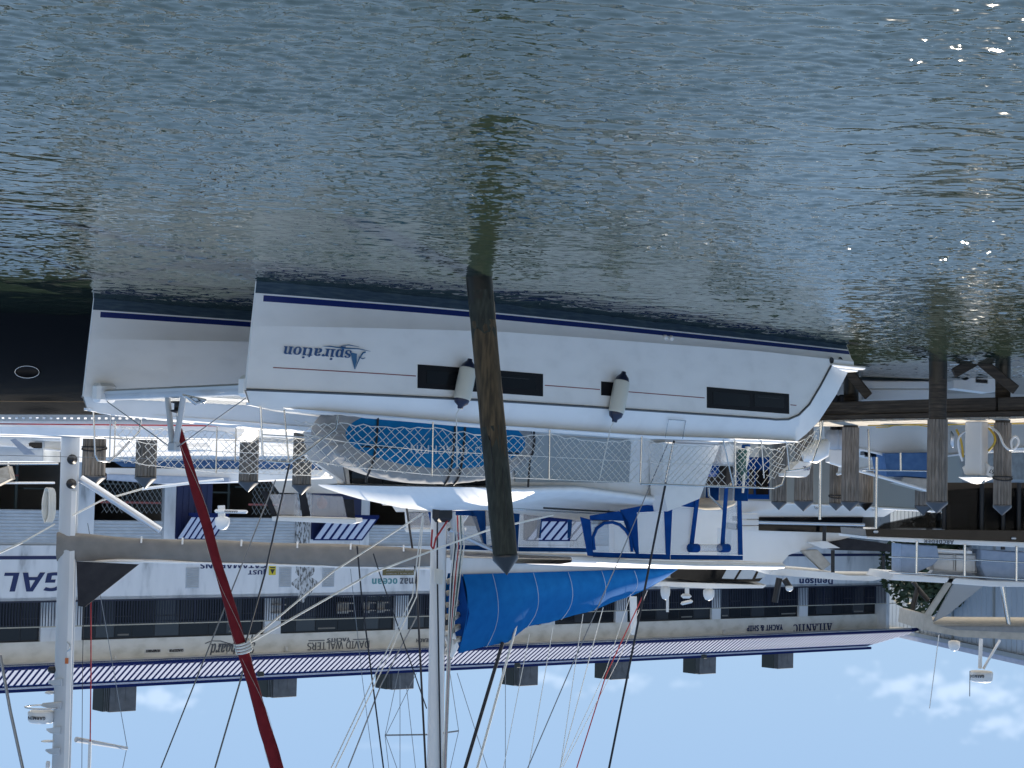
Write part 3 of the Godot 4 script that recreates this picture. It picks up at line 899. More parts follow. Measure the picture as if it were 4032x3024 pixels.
	var rl = MB.new()
	rl.tube([Vector3(-9.412, 3.683, 1.9), Vector3(-10.419, 3.686, 1.9)], 0.065, 12)
	var rn = part(cat, "rolled_curtain", rl, "clear_vinyl")
	for q in [[Vector3(-9.398, 3.683, 1.9), Vector3(-9.599, 3.684, 1.9)], [Vector3(-10.197, 3.686, 1.9), Vector3(-10.419, 3.686, 1.9)]]:
		var e = MB.new()
		e.tube(q, 0.075, 12)
		part(rn, "roll_end", e, "enclosure_blue")

func net_between(parent: Node, a0: Vector3, a1: Vector3, b0: Vector3, b1: Vector3, called: String, cell := 0.11, sag := 0.04) -> void:
	# diamond netting stretched between a lower edge a0-a1 and an upper edge b0-b1
	var b = MB.new()
	var l = a0.distance_to(a1)
	var h = a0.distance_to(b0)
	var at = func(u: float, t: float) -> Vector3:
		var p = a0.lerp(a1, u).lerp(b0.lerp(b1, u), t)
		var knot = hash(Vector2i(int(round(u * 400.0)), int(round(t * 4.0))))
		p.y += sag * sin(PI * u) * (1.0 - t) * 1.6 - 0.014 * sin(u * 31.0 + t * 9.0) + ((knot % 100) / 100.0 - 0.5) * 0.02
		p.z += 0.02 * sin(u * 17.0 + t * 4.0) * sin(PI * t)
		return p
	var nn = int(l / cell)
	var span = h / l * 1.25
	for k in range(-int(h * 1.25 / cell), nn + 1):
		for d in [0, 1]:
			var u0 = float(k) / nn
			var pts = []
			for i in 5:
				var t = i / 4.0
				var u = u0 + span * (t if d == 0 else 1.0 - t)
				if u >= 0.0 and u <= 1.0: pts.append(at.call(u, t))
			if pts.size() > 1: b.tube(pts, 0.006, 3, false)
	var rim = []
	for i in 13: rim.append(at.call(i / 12.0, 0.0))
	b.tube(rim, 0.007, 4, false)
	part(parent, called, b, "net_cord")

func make_lifelines() -> void:
	var zs = HULL + 0.6
	var posts = [[-2.77, -2.78], [-5.16, -5.17], [-7.26, -7.25], [-9.3, -9.59], [-9.62, -9.66], [-10.33, -10.42], [-11.03, -11.12]]
	for sd in [1.0, -1.0]:
		for q in posts:
			var b = MB.new()
			b.tube([Vector3(q[0], 1.82, sd * zs), Vector3(q[1], 2.6 if q[0] > -10.0 else (2.46 if q[0] > -11.0 else 2.3), sd * zs)], 0.013, 8)
			part(cat, "stanchion", b, "steel")
		var pl = MB.new()
		var zz = func(x: float, y: float, z: float) -> Vector3: return Vector3(x, y, sd * z)
		pl.tube([zz.call(-0.1, 1.72, 2.13), zz.call(-0.16, 2.38, 2.13), zz.call(-0.22, 2.46, 2.15), zz.call(-0.51, 2.473, 2.28), zz.call(-0.714, 2.34, 2.35), zz.call(-1.15, 1.98, 2.47), zz.call(-1.178, 1.8, 2.47)], 0.015, 8)
		pl.tube([zz.call(-0.13, 2.1, 2.13), zz.call(-0.95, 2.12, 2.4)], 0.011, 6)
		pl.tube([zz.call(-0.45, 1.75, 2.2), zz.call(-0.5, 2.46, 2.27)], 0.011, 6)
		part(cat, "pulpit", pl, "steel")
		var pp = MB.new()
		pp.tube([zz.call(-7.25, 2.62, zs), zz.call(-9.6, 2.63, zs), zz.call(-10.7, 2.62, zs), zz.call(-10.92, 2.56, zs), zz.call(-11.0, 2.42, zs), zz.call(-11.02, 2.32, zs), zz.call(-11.6, 2.26, zs), zz.call(-11.75, 2.2, zs), zz.call(-12.0, 1.75, zs), zz.call(-12.08, 1.4, zs)], 0.014, 8)
		part(cat, "pushpit_rail", pp, "steel")
		for y in [2.58, 2.24]:
			var w = MB.new()
			w.tube([zz.call(-0.6, y - 0.18, 2.32), zz.call(-1.3, y - 0.08, 2.5), zz.call(-2.77, y, zs), zz.call(-5.16, y + 0.01, zs), zz.call(-7.26, y + 0.03, zs), zz.call(-9.6, y + 0.03, zs)], 0.006, 5)
			part(cat, "lifeline", w, "net_cord")
		var edge = [[-0.55, 2.3, 2.42], [-1.2, 2.48, 2.52], [-2.77, 2.675, 2.58], [-5.16, 2.675, 2.6], [-7.26, 2.675, 2.62], [-9.45, 2.675, 2.62], [-10.35, 2.675, 2.6], [-11.05, 2.675, 2.3], [-12.0, 2.675, 1.9]]
		for i in edge.size() - 1:
			var p: Array = edge[i]
			var q: Array = edge[i + 1]
			var ya = 1.9 if i < 7 else 1.86
			var yb = 1.9 if i < 6 else (1.86 if i < 7 else 1.5)
			net_between(cat, zz.call(p[0], ya, p[1]), zz.call(q[0], yb, q[1]), zz.call(p[0], p[2], p[1]), zz.call(q[0], q[2], q[1]), "safety_net", 0.15, 0.05 if i > 1 else 0.02)
	# boarding gate bracket folded down over the sheer
	var g = MB.new()
	g.tube([Vector3(-7.646, 1.573, 2.9), Vector3(-8.073, 1.575, 2.9), Vector3(-8.178, 1.86, 2.75)], 0.009, 6)
	g.tube([Vector3(-7.646, 1.573, 2.9), Vector3(-7.75, 1.856, 2.75)], 0.005, 5)
	part(cat, "gate_bracket", g, "steel")

func line(called: String, pts: Array, r: float, m: String, sides := 5) -> void:
	var b = MB.new()
	b.tube(pts, r, sides, false)
	part(cat, called, b, m)

func make_rigging() -> void:
	# mast: an oval section with a sail track down its after side
	var b = MB.new()
	var rows = []
	for y in [3.0, 5.0, 7.0, 9.0, 11.0, 13.0, 15.0, 17.0]:
		var row = PackedVector3Array()
		for k in 20:
			var a = TAU * k / 20
			row.append(Vector3(-5.32 - (y - 3.0) * 0.012 + cos(a) * 0.15, y, sin(a) * 0.095))
		rows.append(row)
	b.grid(rows, true)
	var mast = part(cat, "mast", b, "spar_white")
	var t = MB.new()
	t.box(Vector3(-5.54, 10.0, 0), Vector3(0.05, 14.0, 0.04), Basis(Vector3.BACK, 0.012))
	part(mast, "sail_track", t, "dark_frame")
	var c = MB.new()
	c.lathe([[0.24, 0.0], [0.24, 0.03], [0.17, 0.06], [0.17, 0.1]], 18, Transform3D(Basis.IDENTITY, Vector3(-5.32, 3.04, 0)))
	part(mast, "mast_collar", c, "aluminium")
	# boom and the blue sail bag on it
	var bo = MB.new()
	var side = PackedVector2Array([Vector2(-5.72, 3.9), Vector2(-5.78, 4.08), Vector2(-5.7, 4.2), Vector2(-8.6, 4.15), Vector2(-10.9, 4.1), Vector2(-10.95, 4.0), Vector2(-8.2, 3.95)])
	bo.prism(side, 0.2, Transform3D(Basis.IDENTITY, Vector3(0, 0, 0.1)))
	part(cat, "boom", bo, "spar_white")
	var top_x = [-11.05, -10.9, -10.5, -9.1, -8.3, -7.4, -6.95, -5.85]
	var top_y = [4.2, 4.34, 4.5, 4.84, 4.98, 5.1, 5.33, 5.47]
	for sd in [1.0, -1.0]:
		var bag = MB.new()
		var gr = []
		for j in 25:
			var v = j / 24.0
			var row = PackedVector3Array()
			for i in 71:
				var u = i / 70.0
				var x = lerpf(-5.72, -11.05, u) - 0.3 * v * (1.0 - u) * 0.4
				var y0 = lerpf(4.16, 4.12, u)
				var y1 = along(top_x, top_y, x)
				var y = lerpf(y0, y1, v)
				var belly = 0.13 + 0.17 * sin(PI * clampf(v * 0.9 + 0.1, 0.0, 1.0)) * (1.0 - 0.45 * u)
				var fold = 0.012 * sin((u * 22.0 + v * 2.6 * (1.0 - u))) * (0.3 + 0.7 * v) + 0.004 * sin(u * 61.0 - v * 7.0) + 0.006 * sin(u * 13.0 + v * 9.0)
				var sag = -0.02 * absf(sin(u * PI * 5.0)) * v
				row.append(Vector3(x, y + sag, sd * maxf(0.012, (belly * (1.0 - pow(v, 2.2)) + fold * (1.0 - pow(v, 8.0))))))
			gr.append(row)
		bag.grid(gr)
		part(cat, "sail_bag", bag, "canvas_blue")
		var en = MB.new()
		en.panel([Vector3(-5.73, 4.16, 0), Vector3(-5.73, 4.16, sd * 0.14), Vector3(-5.8, 4.8, sd * 0.28), Vector3(-5.88, 5.4, 0)], 0.01)
		part(cat, "sail_bag_end", en, "enclosure_blue")
		for u in [0.12, 0.3, 0.46, 0.62, 0.78]:
			var s = MB.new()
			var pts = []
			for j in 9:
				var v = j / 8.0
				var x = lerpf(-5.72, -11.05, u) - 0.3 * v * (1.0 - u) * 0.4
				pts.append(Vector3(x, lerpf(4.15, along(top_x, top_y, x), v), sd * (0.16 + 0.18 * sin(PI * clampf(v * 0.9 + 0.1, 0.0, 1.0)) * (1.0 - 0.45 * u)) * (1.0 - pow(v, 6.0))))
			s.tube(pts, 0.006, 4, false)
			part(cat, "seam", s, "canvas_pale")
	for k in 6:
		line("sail_fold", [Vector3(-5.62, 4.3 + 0.19 * k, -0.1), Vector3(-5.74 - 0.03 * k, 4.22 + 0.2 * k, 0.02), Vector3(-5.6, 4.32 + 0.19 * k, 0.1)], 0.045, "canvas_beige", 8)
	line("sail_head", [Vector3(-5.62, 5.15, 0), Vector3(-5.68, 5.34, 0.03), Vector3(-5.6, 5.5, 0)], 0.1, "far_white", 8)
	# rope tails at the mast foot
	var bag2 = MB.new()
	bag2.cbox(Vector3(-5.221, 3.163, 0.2), Vector3(0.42, 0.3, 0.16), 0.07)
	part(cat, "rope_bag", bag2, "rubber_black")
	line("boom_vang", [Vector3(-5.447, 3.432, 0.12), Vector3(-6.519, 3.789, 0.1)], 0.035, "aluminium", 8)
	line("gooseneck_pole", [Vector3(-5.528, 3.141, 0.1), Vector3(-5.582, 3.93, 0.1)], 0.055, "spar_grey", 10)
	for k in 7:
		var x = -5.52 - 0.035 * k
		line("halyard", [Vector3(x, 3.2, 0.12), Vector3(x - 0.01 + 0.02 * sin(k * 3.0), 3.7, 0.16), Vector3(x + 0.02, 4.2, 0.13), Vector3(-5.52 - 0.01 * k, 5.4, 0.08), Vector3(-5.5 - 0.01 * k, 9.0, 0.03)], 0.011, ["rope_white", "rope_dark", "rope_white", "rope_red", "rope_white", "rope_green", "rope_white"][k])
	for k in 4:
		line("rope_coil", [Vector3(-5.027, 3.431, 0.18), Vector3(-4.996, 3.697, 0.2), Vector3(-5.024, 3.757, 0.22), Vector3(-5.073, 3.573, 0.22), Vector3(-5.193, 3.409, 0.24), Vector3(-5.35, 3.244, 0.22)], 0.016, "rope_red")
		break
	for k in 5: line("rope_coil", [Vector3(-5.085, 4.065, 0.2) + Vector3(-0.02 * k, 0, 0.01 * k), Vector3(-5.034, 4.266, 0.24) + Vector3(-0.02 * k, 0.01 * k, 0.02), Vector3(-5.113, 4.308, 0.24) + Vector3(-0.02 * k, 0, 0.02), Vector3(-5.174, 4.086, 0.2) + Vector3(-0.02 * k, 0, 0.02)], 0.011, "rope_white")
	line("halyard", [Vector3(-5.114, 3.287, 0.2), Vector3(-5.187, 4.134, 0.15), Vector3(-5.291, 5.71, 0.13), Vector3(-5.391, 7.284, 0.12), Vector3(-5.463, 8.416, 0.1)], 0.014, "rope_dark")
	# standing rigging
	line("shroud", [Vector3(-8.114, 1.895, 2.62), Vector3(-8, 4.076, 2.2), Vector3(-7.961, 7.341, 1.45), Vector3(-7.995, 9.109, 1)], 0.02, "rope_dark")
	line("shroud", [Vector3(-7.976, 1.921, 2.62), Vector3(-7.375, 4.078, 2), Vector3(-6.84, 5.627, 1.6), Vector3(-6.306, 7.233, 1.2), Vector3(-6.056, 8.38, 0.8)], 0.009, "wire")
	line("shroud", [Vector3(-6.867, 3.074, -2.6), Vector3(-6.787, 4.26, -2.2), Vector3(-6.246, 7.512, -1.2), Vector3(-6.003, 8.606, -0.8)], 0.02, "rope_dark")
	line("turnbuckle", [Vector3(-8.102, 1.937, 2.62), Vector3(-8.055, 2.585, 2.5)], 0.022, "steel", 6)
	for q in [[Vector3(-6.792, 5.319, 0.05), Vector3(-5.999, 7.343, 0.05), Vector3(-5.613, 8.444, 0.02), 0.032, "rope_dark"], [Vector3(-7.138, 4.951, 0.05), Vector3(-6.274, 7.366, 0.05), Vector3(-5.911, 8.477, 0.02), 0.022, "rope_white"],
		[Vector3(-7.369, 5.2, 0.1), Vector3(-7, 6.681, 0.1), Vector3(-6.601, 8.548, 0.05), 0.006, "rope_white"], [Vector3(-7.937, 5.102, 0.1), Vector3(-7.414, 7.456, 0.1), Vector3(-7.205, 8.614, 0.05), 0.007, "rope_white"],
		[Vector3(-8.676, 4.896, 0.1), Vector3(-8.488, 5.867, 0.1), Vector3(-8.184, 7.52, 0.1), 0.007, "rope_white"], [Vector3(-9.186, 4.794, 0.1), Vector3(-8.183, 7.503, 0.1), Vector3(-7.799, 8.678, 0.05), 0.008, "rope_white"],
		[Vector3(-9.906, 4.576, 0.1), Vector3(-9.29, 5.905, 0.1), Vector3(-8.208, 7.505, 0.1), 0.006, "rope_white"], [Vector3(-10.279, 4.538, 0.1), Vector3(-9.292, 5.99, 0.1), Vector3(-8.595, 7.555, 0.1), 0.011, "rope_red"],
		[Vector3(-10.348, 4.517, 0.1), Vector3(-9.642, 5.697, 0.1), Vector3(-8.252, 7.509, 0.1), 0.006, "rope_white"],
		[Vector3(-3.946, 3.715, -0.4), Vector3(-4.076, 4.566, -0.4), Vector3(-4.621, 7.282, -0.4), 0.013, "rope_dark"], [Vector3(-4.288, 3.838, -0.4), Vector3(-4.427, 4.149, -0.4), Vector3(-5.341, 6.357, -0.2), 0.01, "rope_dark"],
		[Vector3(-4.882, 3.209, 0.1), Vector3(-4.971, 4.529, -0.2), Vector3(-3.624, 7.21, -0.5), 0.01, "rope_white"], [Vector3(-4.904, 3.209, 0.1), Vector3(-5.059, 4.531, -0.2), Vector3(-3.711, 7.217, -0.5), 0.01, "rope_white"],
		[Vector3(-5.07, 4.865, -0.2), Vector3(-4.601, 5.973, -0.5), Vector3(-4.134, 7.276, -0.7), 0.012, "wire"], [Vector3(-4.313, 4.109, -1), Vector3(-4.616, 5.849, -1), Vector3(-4.918, 7.378, -1), 0.005, "wire"],
		[Vector3(-3.719, 2.685, -2.3), Vector3(-2.811, 4.201, -2), Vector3(-1.115, 7.119, -1.5), 0.012, "wire"], [Vector3(-2.537, 5.132, -1.2), Vector3(-2.248, 5.849, -1.1), Vector3(-1.759, 7.113, -1), 0.015, "wire"],
		[Vector3(-0.802, 2.466, 1.9), Vector3(-1.104, 4.045, 1), Vector3(-1.313, 5.097, 0.3), 0.014, "rope_dark"]]:
		line("rigging_line", [q[0], q[1], q[2]], q[3], q[4])
	# red furled headsail with its sheets
	var f = MB.new()
	var fr = []
	var foot = Vector3(-0.219, 2.003, 0)
	var head = Vector3(-5.1, 14.6, 0)
	var mid = Vector3(-2.176, 7.03, 0)
	var dir = (mid - foot).normalized()
	var sx = dir.cross(Vector3.BACK).normalized()
	for i in 121:
		var s = i * 0.08
		var row = PackedVector3Array()
		var rad = along([0.0, 0.6, 3.0, 6.0, 9.6], [0.05, 0.066, 0.08, 0.098, 0.09], s)
		for k in 16:
			var a = TAU * k / 16
			var rr = rad * (1.0 + 0.07 * sin(a * 2.0 - s * 3.2) + 0.06 * sin(a - s * 5.0) + 0.03 * sin(a * 5.0 + s * 9.0))
			row.append(foot + dir * s + (sx * cos(a) + Vector3.BACK * sin(a)) * rr)
		fr.append(row)
	f.grid(fr, true)
	var jib = part(cat, "furled_jib", f, "jib_red")
	var ln = MB.new()
	for d in [0.0, 2.1]:
		var pts = []
		for i in 90:
			var s = i * 0.1
			var a: float = s * 1.9 + d
			pts.append(foot + dir * s + (sx * cos(a) + Vector3.BACK * sin(a)) * along([0.0, 0.6, 3.0, 6.0, 9.6], [0.057, 0.073, 0.087, 0.106, 0.098], s))
		ln.tube(pts, 0.003, 3, false)
	var lo = part(jib, "stitching", ln, "canvas_beige")
	tag(lo, "", "", "", "stuff")
	line("forestay", [Vector3(-0.19, 1.76, 0), foot], 0.02, "steel", 6)
	var clew = Vector3(-1.488, 5.182, 0)
	for k in 4:
		var ring = []
		for i in 13:
			var a = TAU * i / 12
			ring.append(clew + dir * (0.045 * (k - 1.5)) + (sx * cos(a) + Vector3.BACK * sin(a)) * 0.115)
		line("sheet_turn", ring, 0.02, "rope_white", 6)
	line("jib_sheet", [clew, Vector3(-3.034, 4.109, 0.1), Vector3(-4.837, 3.176, 0.15)], 0.014, "rope_white", 6)
	line("jib_sheet", [clew, Vector3(-3.682, 4.108, 0.3), Vector3(-5.555, 3.398, 1), Vector3(-6.373, 3.153, 1.6)], 0.016, "rope_white", 6)

func make_dinghy_and_fenders() -> void:
	var turn = deg_to_rad(-44.0)
	var bx = Transform3D(Basis(Vector3.UP, turn), Vector3(4.977, 0, -27.095))
	# inflatable stowed on its side against the cabin, under a fitted cover
	var d = thing("dinghy", "inflatable dinghy under a bright blue and grey fitted cover behind the netting", "dinghy", bx * Vector3(-3.2, 1.8, 2.12), turn)
	var cy = 0.24
	var rows = []
	var skirt = []
	var bulge = func(x: float, y: float) -> float: return 0.1 + 0.17 * sqrt(maxf(0.0, 1.0 - pow(minf(Vector2(x / 2.1, y / 0.69).length(), 1.0), 3.0))) + 0.05 * (cy + y)
	for i in 9:
		var row = PackedVector3Array()
		for k in 96:
			var a = TAU * k / 96
			var r = i / 8.0 + 0.001
			var x = cos(a) * 1.77 * r
			var y = sin(a) * 0.44 * r
			row.append(Vector3(x, cy + y, bulge.call(x, y)))
		rows.append(row)
	for i in 12:
		var row = PackedVector3Array()
		for k in 240:
			var a = TAU * k / 240
			var t = i / 11.0
			var q = minf(t * 1.5, 1.0)
			var x = cos(a) * lerpf(1.77, 2.08, q)
			var y = sin(a) * lerpf(0.44, 0.67, q)
			var p = Vector3(x, cy + y, bulge.call(x, y))
			if t > 0.66: p.z -= (t - 0.66) * 0.9
			var pl = sin(a * 43.0 + sin(a * 7.0) * 2.0) + 0.6 * sin(a * 71.0 + t * 3.0)
			p += Vector3(cos(a), sin(a), 0.8) * 0.007 * pl * sin(PI * clampf(t * 1.1, 0.0, 1.0))
			row.append(p)
		skirt.append(row)
	var b = MB.new()
	b.grid(rows, true)
	part(d, "cover_panel", b, "cover_blue")
	var s = MB.new()
	s.grid(skirt, true)
	part(d, "cover_skirt", s, "cover_grey")
	var bk = MB.new()
	bk.lathe([[0.0, -0.06], [0.85, -0.06], [1.0, 0.02]], 40, Transform3D(Basis(Vector3(2.0, 0, 0), Vector3(0, 0, 1), Vector3(0, -0.62, 0)), Vector3(0, cy, 0)))
	part(d, "hull", bk, "cover_grey")
	for x in [1.25, -0.22, -0.42, -1.98]:
		var st = MB.new()
		var pts = []
		for i in 17:
			var v = lerpf(-0.5, 0.68, i / 16.0)
			pts.append(Vector3(x + v * 0.12, cy + v, bulge.call(x, v) + 0.025))
		st.tube(pts, 0.017, 5, false)
		part(d, "strap", st, "rubber_black")
	for q in [[1.5, 0.75], [-0.95, -1.6]]:
		var st = MB.new()
		st.tube([Vector3(q[0], cy + 0.17, bulge.call(q[0], 0.17) + 0.01), Vector3(q[1], cy + 0.17, bulge.call(q[1], 0.17) + 0.01)], 0.012, 4)
		part(d, "band", st, "rubber_black")
	lettering(d, "lettering", "BLACKFIN", Transform3D(Basis.IDENTITY, Vector3(0.08, cy + 0.17, 0.312)), 1.1, 0.12, "letter_pale", "Droid Sans", false, false, 0.004)
	var lg = MB.new()
	lg.tube([Vector3(-0.66, cy + 0.11, 0.298), Vector3(-0.66, cy + 0.23, 0.304), Vector3(-0.78, cy + 0.23, 0.304), Vector3(-0.78, cy + 0.11, 0.298), Vector3(-0.66, cy + 0.11, 0.298)], 0.007, 4)
	part(d, "emblem", lg, "letter_pale")
	# two fenders over the side
	var k = 0
	for q in [[Vector3(-3.25, 0.887, 2.91), Vector3(-3.09, 1.6, 2.9), Vector3(-3.238, 2.461, 2.7), "white cylindrical fender with navy ends over the forward hull window"], [Vector3(-6.4, 0.882, 3.05), Vector3(-6.22, 1.66, 3.04), Vector3(-6.262, 2.58, 2.7), "scuffed white fender with navy ends hanging between the two long hull windows"]]:
		var base: Vector3 = bx * q[0]
		var f = thing("fender", q[3], "fender", base, turn, "fenders along the catamaran's side")
		var ax: Vector3 = (q[1] - q[0])
		var l = ax.length()
		ax = ax.normalized()
		var bs = Basis(Vector3.BACK.cross(ax).normalized() * -1.0, ax, Vector3.BACK)
		var xf = Transform3D(bs.orthonormalized(), Vector3.ZERO)
		var body = MB.new()
		body.lathe([[0.112, l * 0.19], [0.126, l * 0.22], [0.13, l * 0.5], [0.126, l * 0.8], [0.112, l * 0.84]], 24, xf)
		part(f, "body", body, "fender_vinyl")
		var e0 = MB.new()
		e0.lathe([[0.0, 0.0], [0.035, 0.0], [0.04, l * 0.04], [0.095, l * 0.12], [0.114, l * 0.19], [0.105, l * 0.2]], 24, xf)
		part(f, "end_cap", e0, "fender_navy")
		var e1 = MB.new()
		e1.lathe([[0.105, l * 0.83], [0.115, l * 0.84], [0.1, l * 0.91], [0.045, l * 0.97], [0.04, l * 1.02], [0.0, l * 1.02]], 24, xf)
		part(f, "end_cap", e1, "fender_navy")
		var rp = MB.new()
		var tip: Vector3 = xf * Vector3(0, l, 0)
		rp.tube([tip, tip + Vector3(0.02, 0.1, -0.06), q[2] - q[0]], 0.009, 5)
		part(f, "lanyard", rp, "rope_white")
		k += 1

func make_navy_sloop() -> void:
	var o = Vector3(7.75, 0, -33.0)
	var s = thing("sloop", "dark navy sailing sloop with a grey mast and grey boom cover behind the catamaran", "sailboat", o)
	var w = func(p: Vector3) -> Vector3: return p
	# hull along the world x axis, its starboard side towards the viewer
	for sd in [1.0, -1.0]:
		var b = MB.new()
		var rows = []
		for j in 9:
			var y = lerpf(-0.5, 1.7, j / 8.0)
			var row = PackedVector3Array()
			for i in 41:
				var x = lerpf(-5.6, 8.0, i / 40.0)
				var hb = 2.1 * pow(clampf(1.0 - pow(absf(x + 0.5) / 9.2, 2.4), 0.0, 1.0), 0.8)
				row.append(Vector3(x + 0.3 * y * clampf((x - 4.0) / 4.0, 0, 1), y + 0.02 * x * (y / 1.7), sd * hb * (0.72 + 0.28 * sin(clampf(y + 0.5, 0.0, 2.2) / 2.2 * PI * 0.5))))
			rows.append(row)
		b.grid(rows)
		part(s, "hull", b, "navy_gloss")
		var tr = MB.new()
		var top: PackedVector3Array = rows[8]
		for i in 120:
			var u = i / 3.0
			var a: Vector3 = top[int(u)].lerp(top[mini(int(u) + 1, 40)], u - int(u))
			var u2 = (i + 0.62) / 3.0
			var e: Vector3 = top[int(u2)].lerp(top[mini(int(u2) + 1, 40)], u2 - int(u2))
			tr.panel([a + Vector3(0, 0.045, 0), e + Vector3(0, 0.045, 0), e + Vector3(0, 0.075, 0), a + Vector3(0, 0.075, 0)], 0.01)
		for i in 40:
			tr.panel([top[i] + Vector3(0, 0.0, 0), top[i + 1] + Vector3(0, 0.0, 0), top[i + 1] + Vector3(0, 0.045, 0), top[i] + Vector3(0, 0.045, 0)], 0.012)
			tr.panel([top[i] + Vector3(0, 0.075, 0), top[i + 1] + Vector3(0, 0.075, 0), top[i + 1] + Vector3(0, 0.105, 0), top[i] + Vector3(0, 0.105, 0)], 0.012)
		part(s, "toe_rail", tr, "spar_grey")
		var cs = MB.new()
		var cp = []
		for p in rows[7]: cp.append(p + Vector3(0, 0.06, sd * 0.012))
		cs.tube(cp, 0.008, 4, false)
		part(s, "cove_stripe", cs, "teak")
	var pl = MB.new()
	pl.lathe([[0.0, 0.01], [0.17, 0.01], [0.19, 0.025], [0.22, 0.0]], 24, Transform3D(Basis(Vector3.RIGHT, PI / 2).scaled(Vector3(1, 0.5, 1)), Vector3(0.25, 1.0, 2.03)))
	var ring = part(s, "porthole", pl, "dark_frame")
	var rg = MB.new()
	var rp = []
	for i in 25: rp.append(Vector3(0.25 + 0.2 * cos(TAU * i / 24), 1.0 + 0.1 * sin(TAU * i / 24), 2.06))
	rg.tube(rp, 0.009, 5, false)
	part(ring, "porthole_rim", rg, "steel")
	var dk = MB.new()
	dk.panel([Vector3(-5.5, 1.66, 1.2), Vector3(-2, 1.7, 1.95), Vector3(3, 1.76, 1.8), Vector3(7.9, 1.9, 0.1), Vector3(7.9, 1.9, -0.1), Vector3(3, 1.76, -1.8), Vector3(-2, 1.7, -1.95), Vector3(-5.5, 1.66, -1.2)], 0.04)
	part(s, "deck", dk, "deck_white")
	var cr = MB.new()
	cr.cbox(Vector3(-0.4, 1.84, 0), Vector3(5.6, 0.32, 2.1), 0.12)
	part(s, "coach_roof", cr, "deck_white")
	# mast
	var mx = (Vector3(7.725, 3.246, -33)).x - o.x
	var m = MB.new()
	var rows2 = []
	for y in [2.0, 6.0, 10.0, 16.0]:
		var row = PackedVector3Array()
		for k in 20:
			var a = TAU * k / 20
			row.append(Vector3(mx - (y - 2.0) * 0.008 + cos(a) * 0.165, y, sin(a) * 0.11))
		rows2.append(row)
	m.grid(rows2, true)
	var mast = part(s, "mast", m, "spar_grey")
	var mt = MB.new()
	mt.box(Vector3(mx - 0.155, 9.2, 0.085), Vector3(0.1, 12.5, 0.03), Basis(Vector3.BACK, 0.008))
	part(mast, "sail_track", mt, "spar_white")
	for q in [[1905.0, 0.16], [1810.0, 0.1]]:
		var wn = MB.new()
		var p = Vector3(7.642, 2.853, -33) - o + Vector3(0, (q[0] - 1912.0) / 7400.0 * 33.0, 0.16)
		wn.lathe([[0.0, 0.14], [0.06, 0.14], [0.06, 0.06], [0.09, 0.03], [0.09, 0.0]], 14, Transform3D(Basis(Vector3.RIGHT, PI / 2), p))
		part(mast, "winch", wn, "rubber_black")
	# boom with its cover
	var bm = MB.new()
	var g = []
	for i in 31:
		var u = i / 30.0
		var top: Vector3 = (Vector3(7.872, 4.101, -33)).lerp(Vector3(1.297, 4.167, -33.5), u) - o
		var bot: Vector3 = (Vector3(7.885, 3.747, -33)).lerp(Vector3(1.305, 3.826, -33.5), u) - o
		var row = PackedVector3Array()
		var tall = 1.0 + 0.3 * clampf(1.0 - u / 0.16, 0.0, 1.0) - 0.25 * clampf((u - 0.9) / 0.1, 0.0, 1.0)
		for k in 18:
			var a = TAU * k / 18
			var c = (top + bot) * 0.5
			var h = (top.y - bot.y) * 0.56 * tall + 0.01 * sin(u * 19.0)
			row.append(c + Vector3(0, signf(sin(a)) * pow(absf(sin(a)), 0.8) * h, signf(cos(a)) * pow(absf(cos(a)), 0.5) * (0.13 - 0.045 * sin(a)) + 0.01 * sin(u * 47.0 + a * 3.0) + 0.012 * sin(u * 90.0 + a * 5.0) * clampf(1.0 - u / 0.2, 0.0, 1.0)))
		g.append(row)
	bm.grid(g, true)
	part(s, "boom_cover", bm, "boom_grey")
	var pp = MB.new()
	pp.tube([Vector3(7.87, 4.154, -33) - o + Vector3(0, 0.06, 0), Vector3(6.751, 4.137, -33) - o + Vector3(0, 0.015, 0), Vector3(1.296, 4.185, -33.5) - o], 0.022, 6)
	part(s, "cover_piping", pp, "far_white")
	for x in [560, 720, 950, 1170, 1380, 1590]:
		var hk = MB.new()
		var p = (Vector3(7.885, 3.747, -33)).lerp(Vector3(1.305, 3.826, -33.5), (x - 228.0) / 1484.0) - o
		hk.tube([p + Vector3(0, 0.06, 0.17), p + Vector3(0, -0.05, 0.14)], 0.018, 6)
		part(s, "cover_toggle", hk, "plastic_white")
	var vg = MB.new()
	vg.tube([Vector3(7.521, 2.73, -33) - o, Vector3(7.194, 2.923, -33) - o], 0.07, 12)
	vg.tube([Vector3(7.216, 2.91, -33) - o, Vector3(6.103, 3.6, -33) - o], 0.068, 12)
	part(s, "boom_vang", vg, "aluminium")
	var gs = MB.new()
	gs.panel([Vector3(7.495, 4.165, -32.8) - o, Vector3(6.408, 4.193, -32.8) - o, Vector3(7.321, 4.952, -32.8) - o, Vector3(7.44, 4.932, -32.8) - o], 0.03)
	part(s, "mainsail_head", gs, "sail_dark")
	# fittings on the front of the mast
	var lights = [[206, 2625, 0.09, 0.12, "rubber_black", "deck_light"], [198, 2722, 0.09, 0.05, "plastic_white", "deck_light"], [197, 2912, 0.12, 0.03, "plastic_white", "steaming_light"], [200, 2992, 0.04, 0.14, "plastic_white", "antenna"]]
	for q in lights:
		var l = MB.new()
		var p = Vector3(7.913, 6.341, -33) - o + Vector3((200.0 - q[0]) / 7400.0 * 33.0, (q[1] - 2700.0) / 7400.0 * 33.0, 0)
		l.lathe([[0.0, 0.0], [q[2] * 0.7, 0.0], [q[2], q[3] * 0.3], [q[2], q[3] * 0.7], [q[2] * 0.4, q[3]], [0.0, q[3]]], 16, Transform3D(Basis.IDENTITY, p))
		part(mast, q[5], l, q[4])
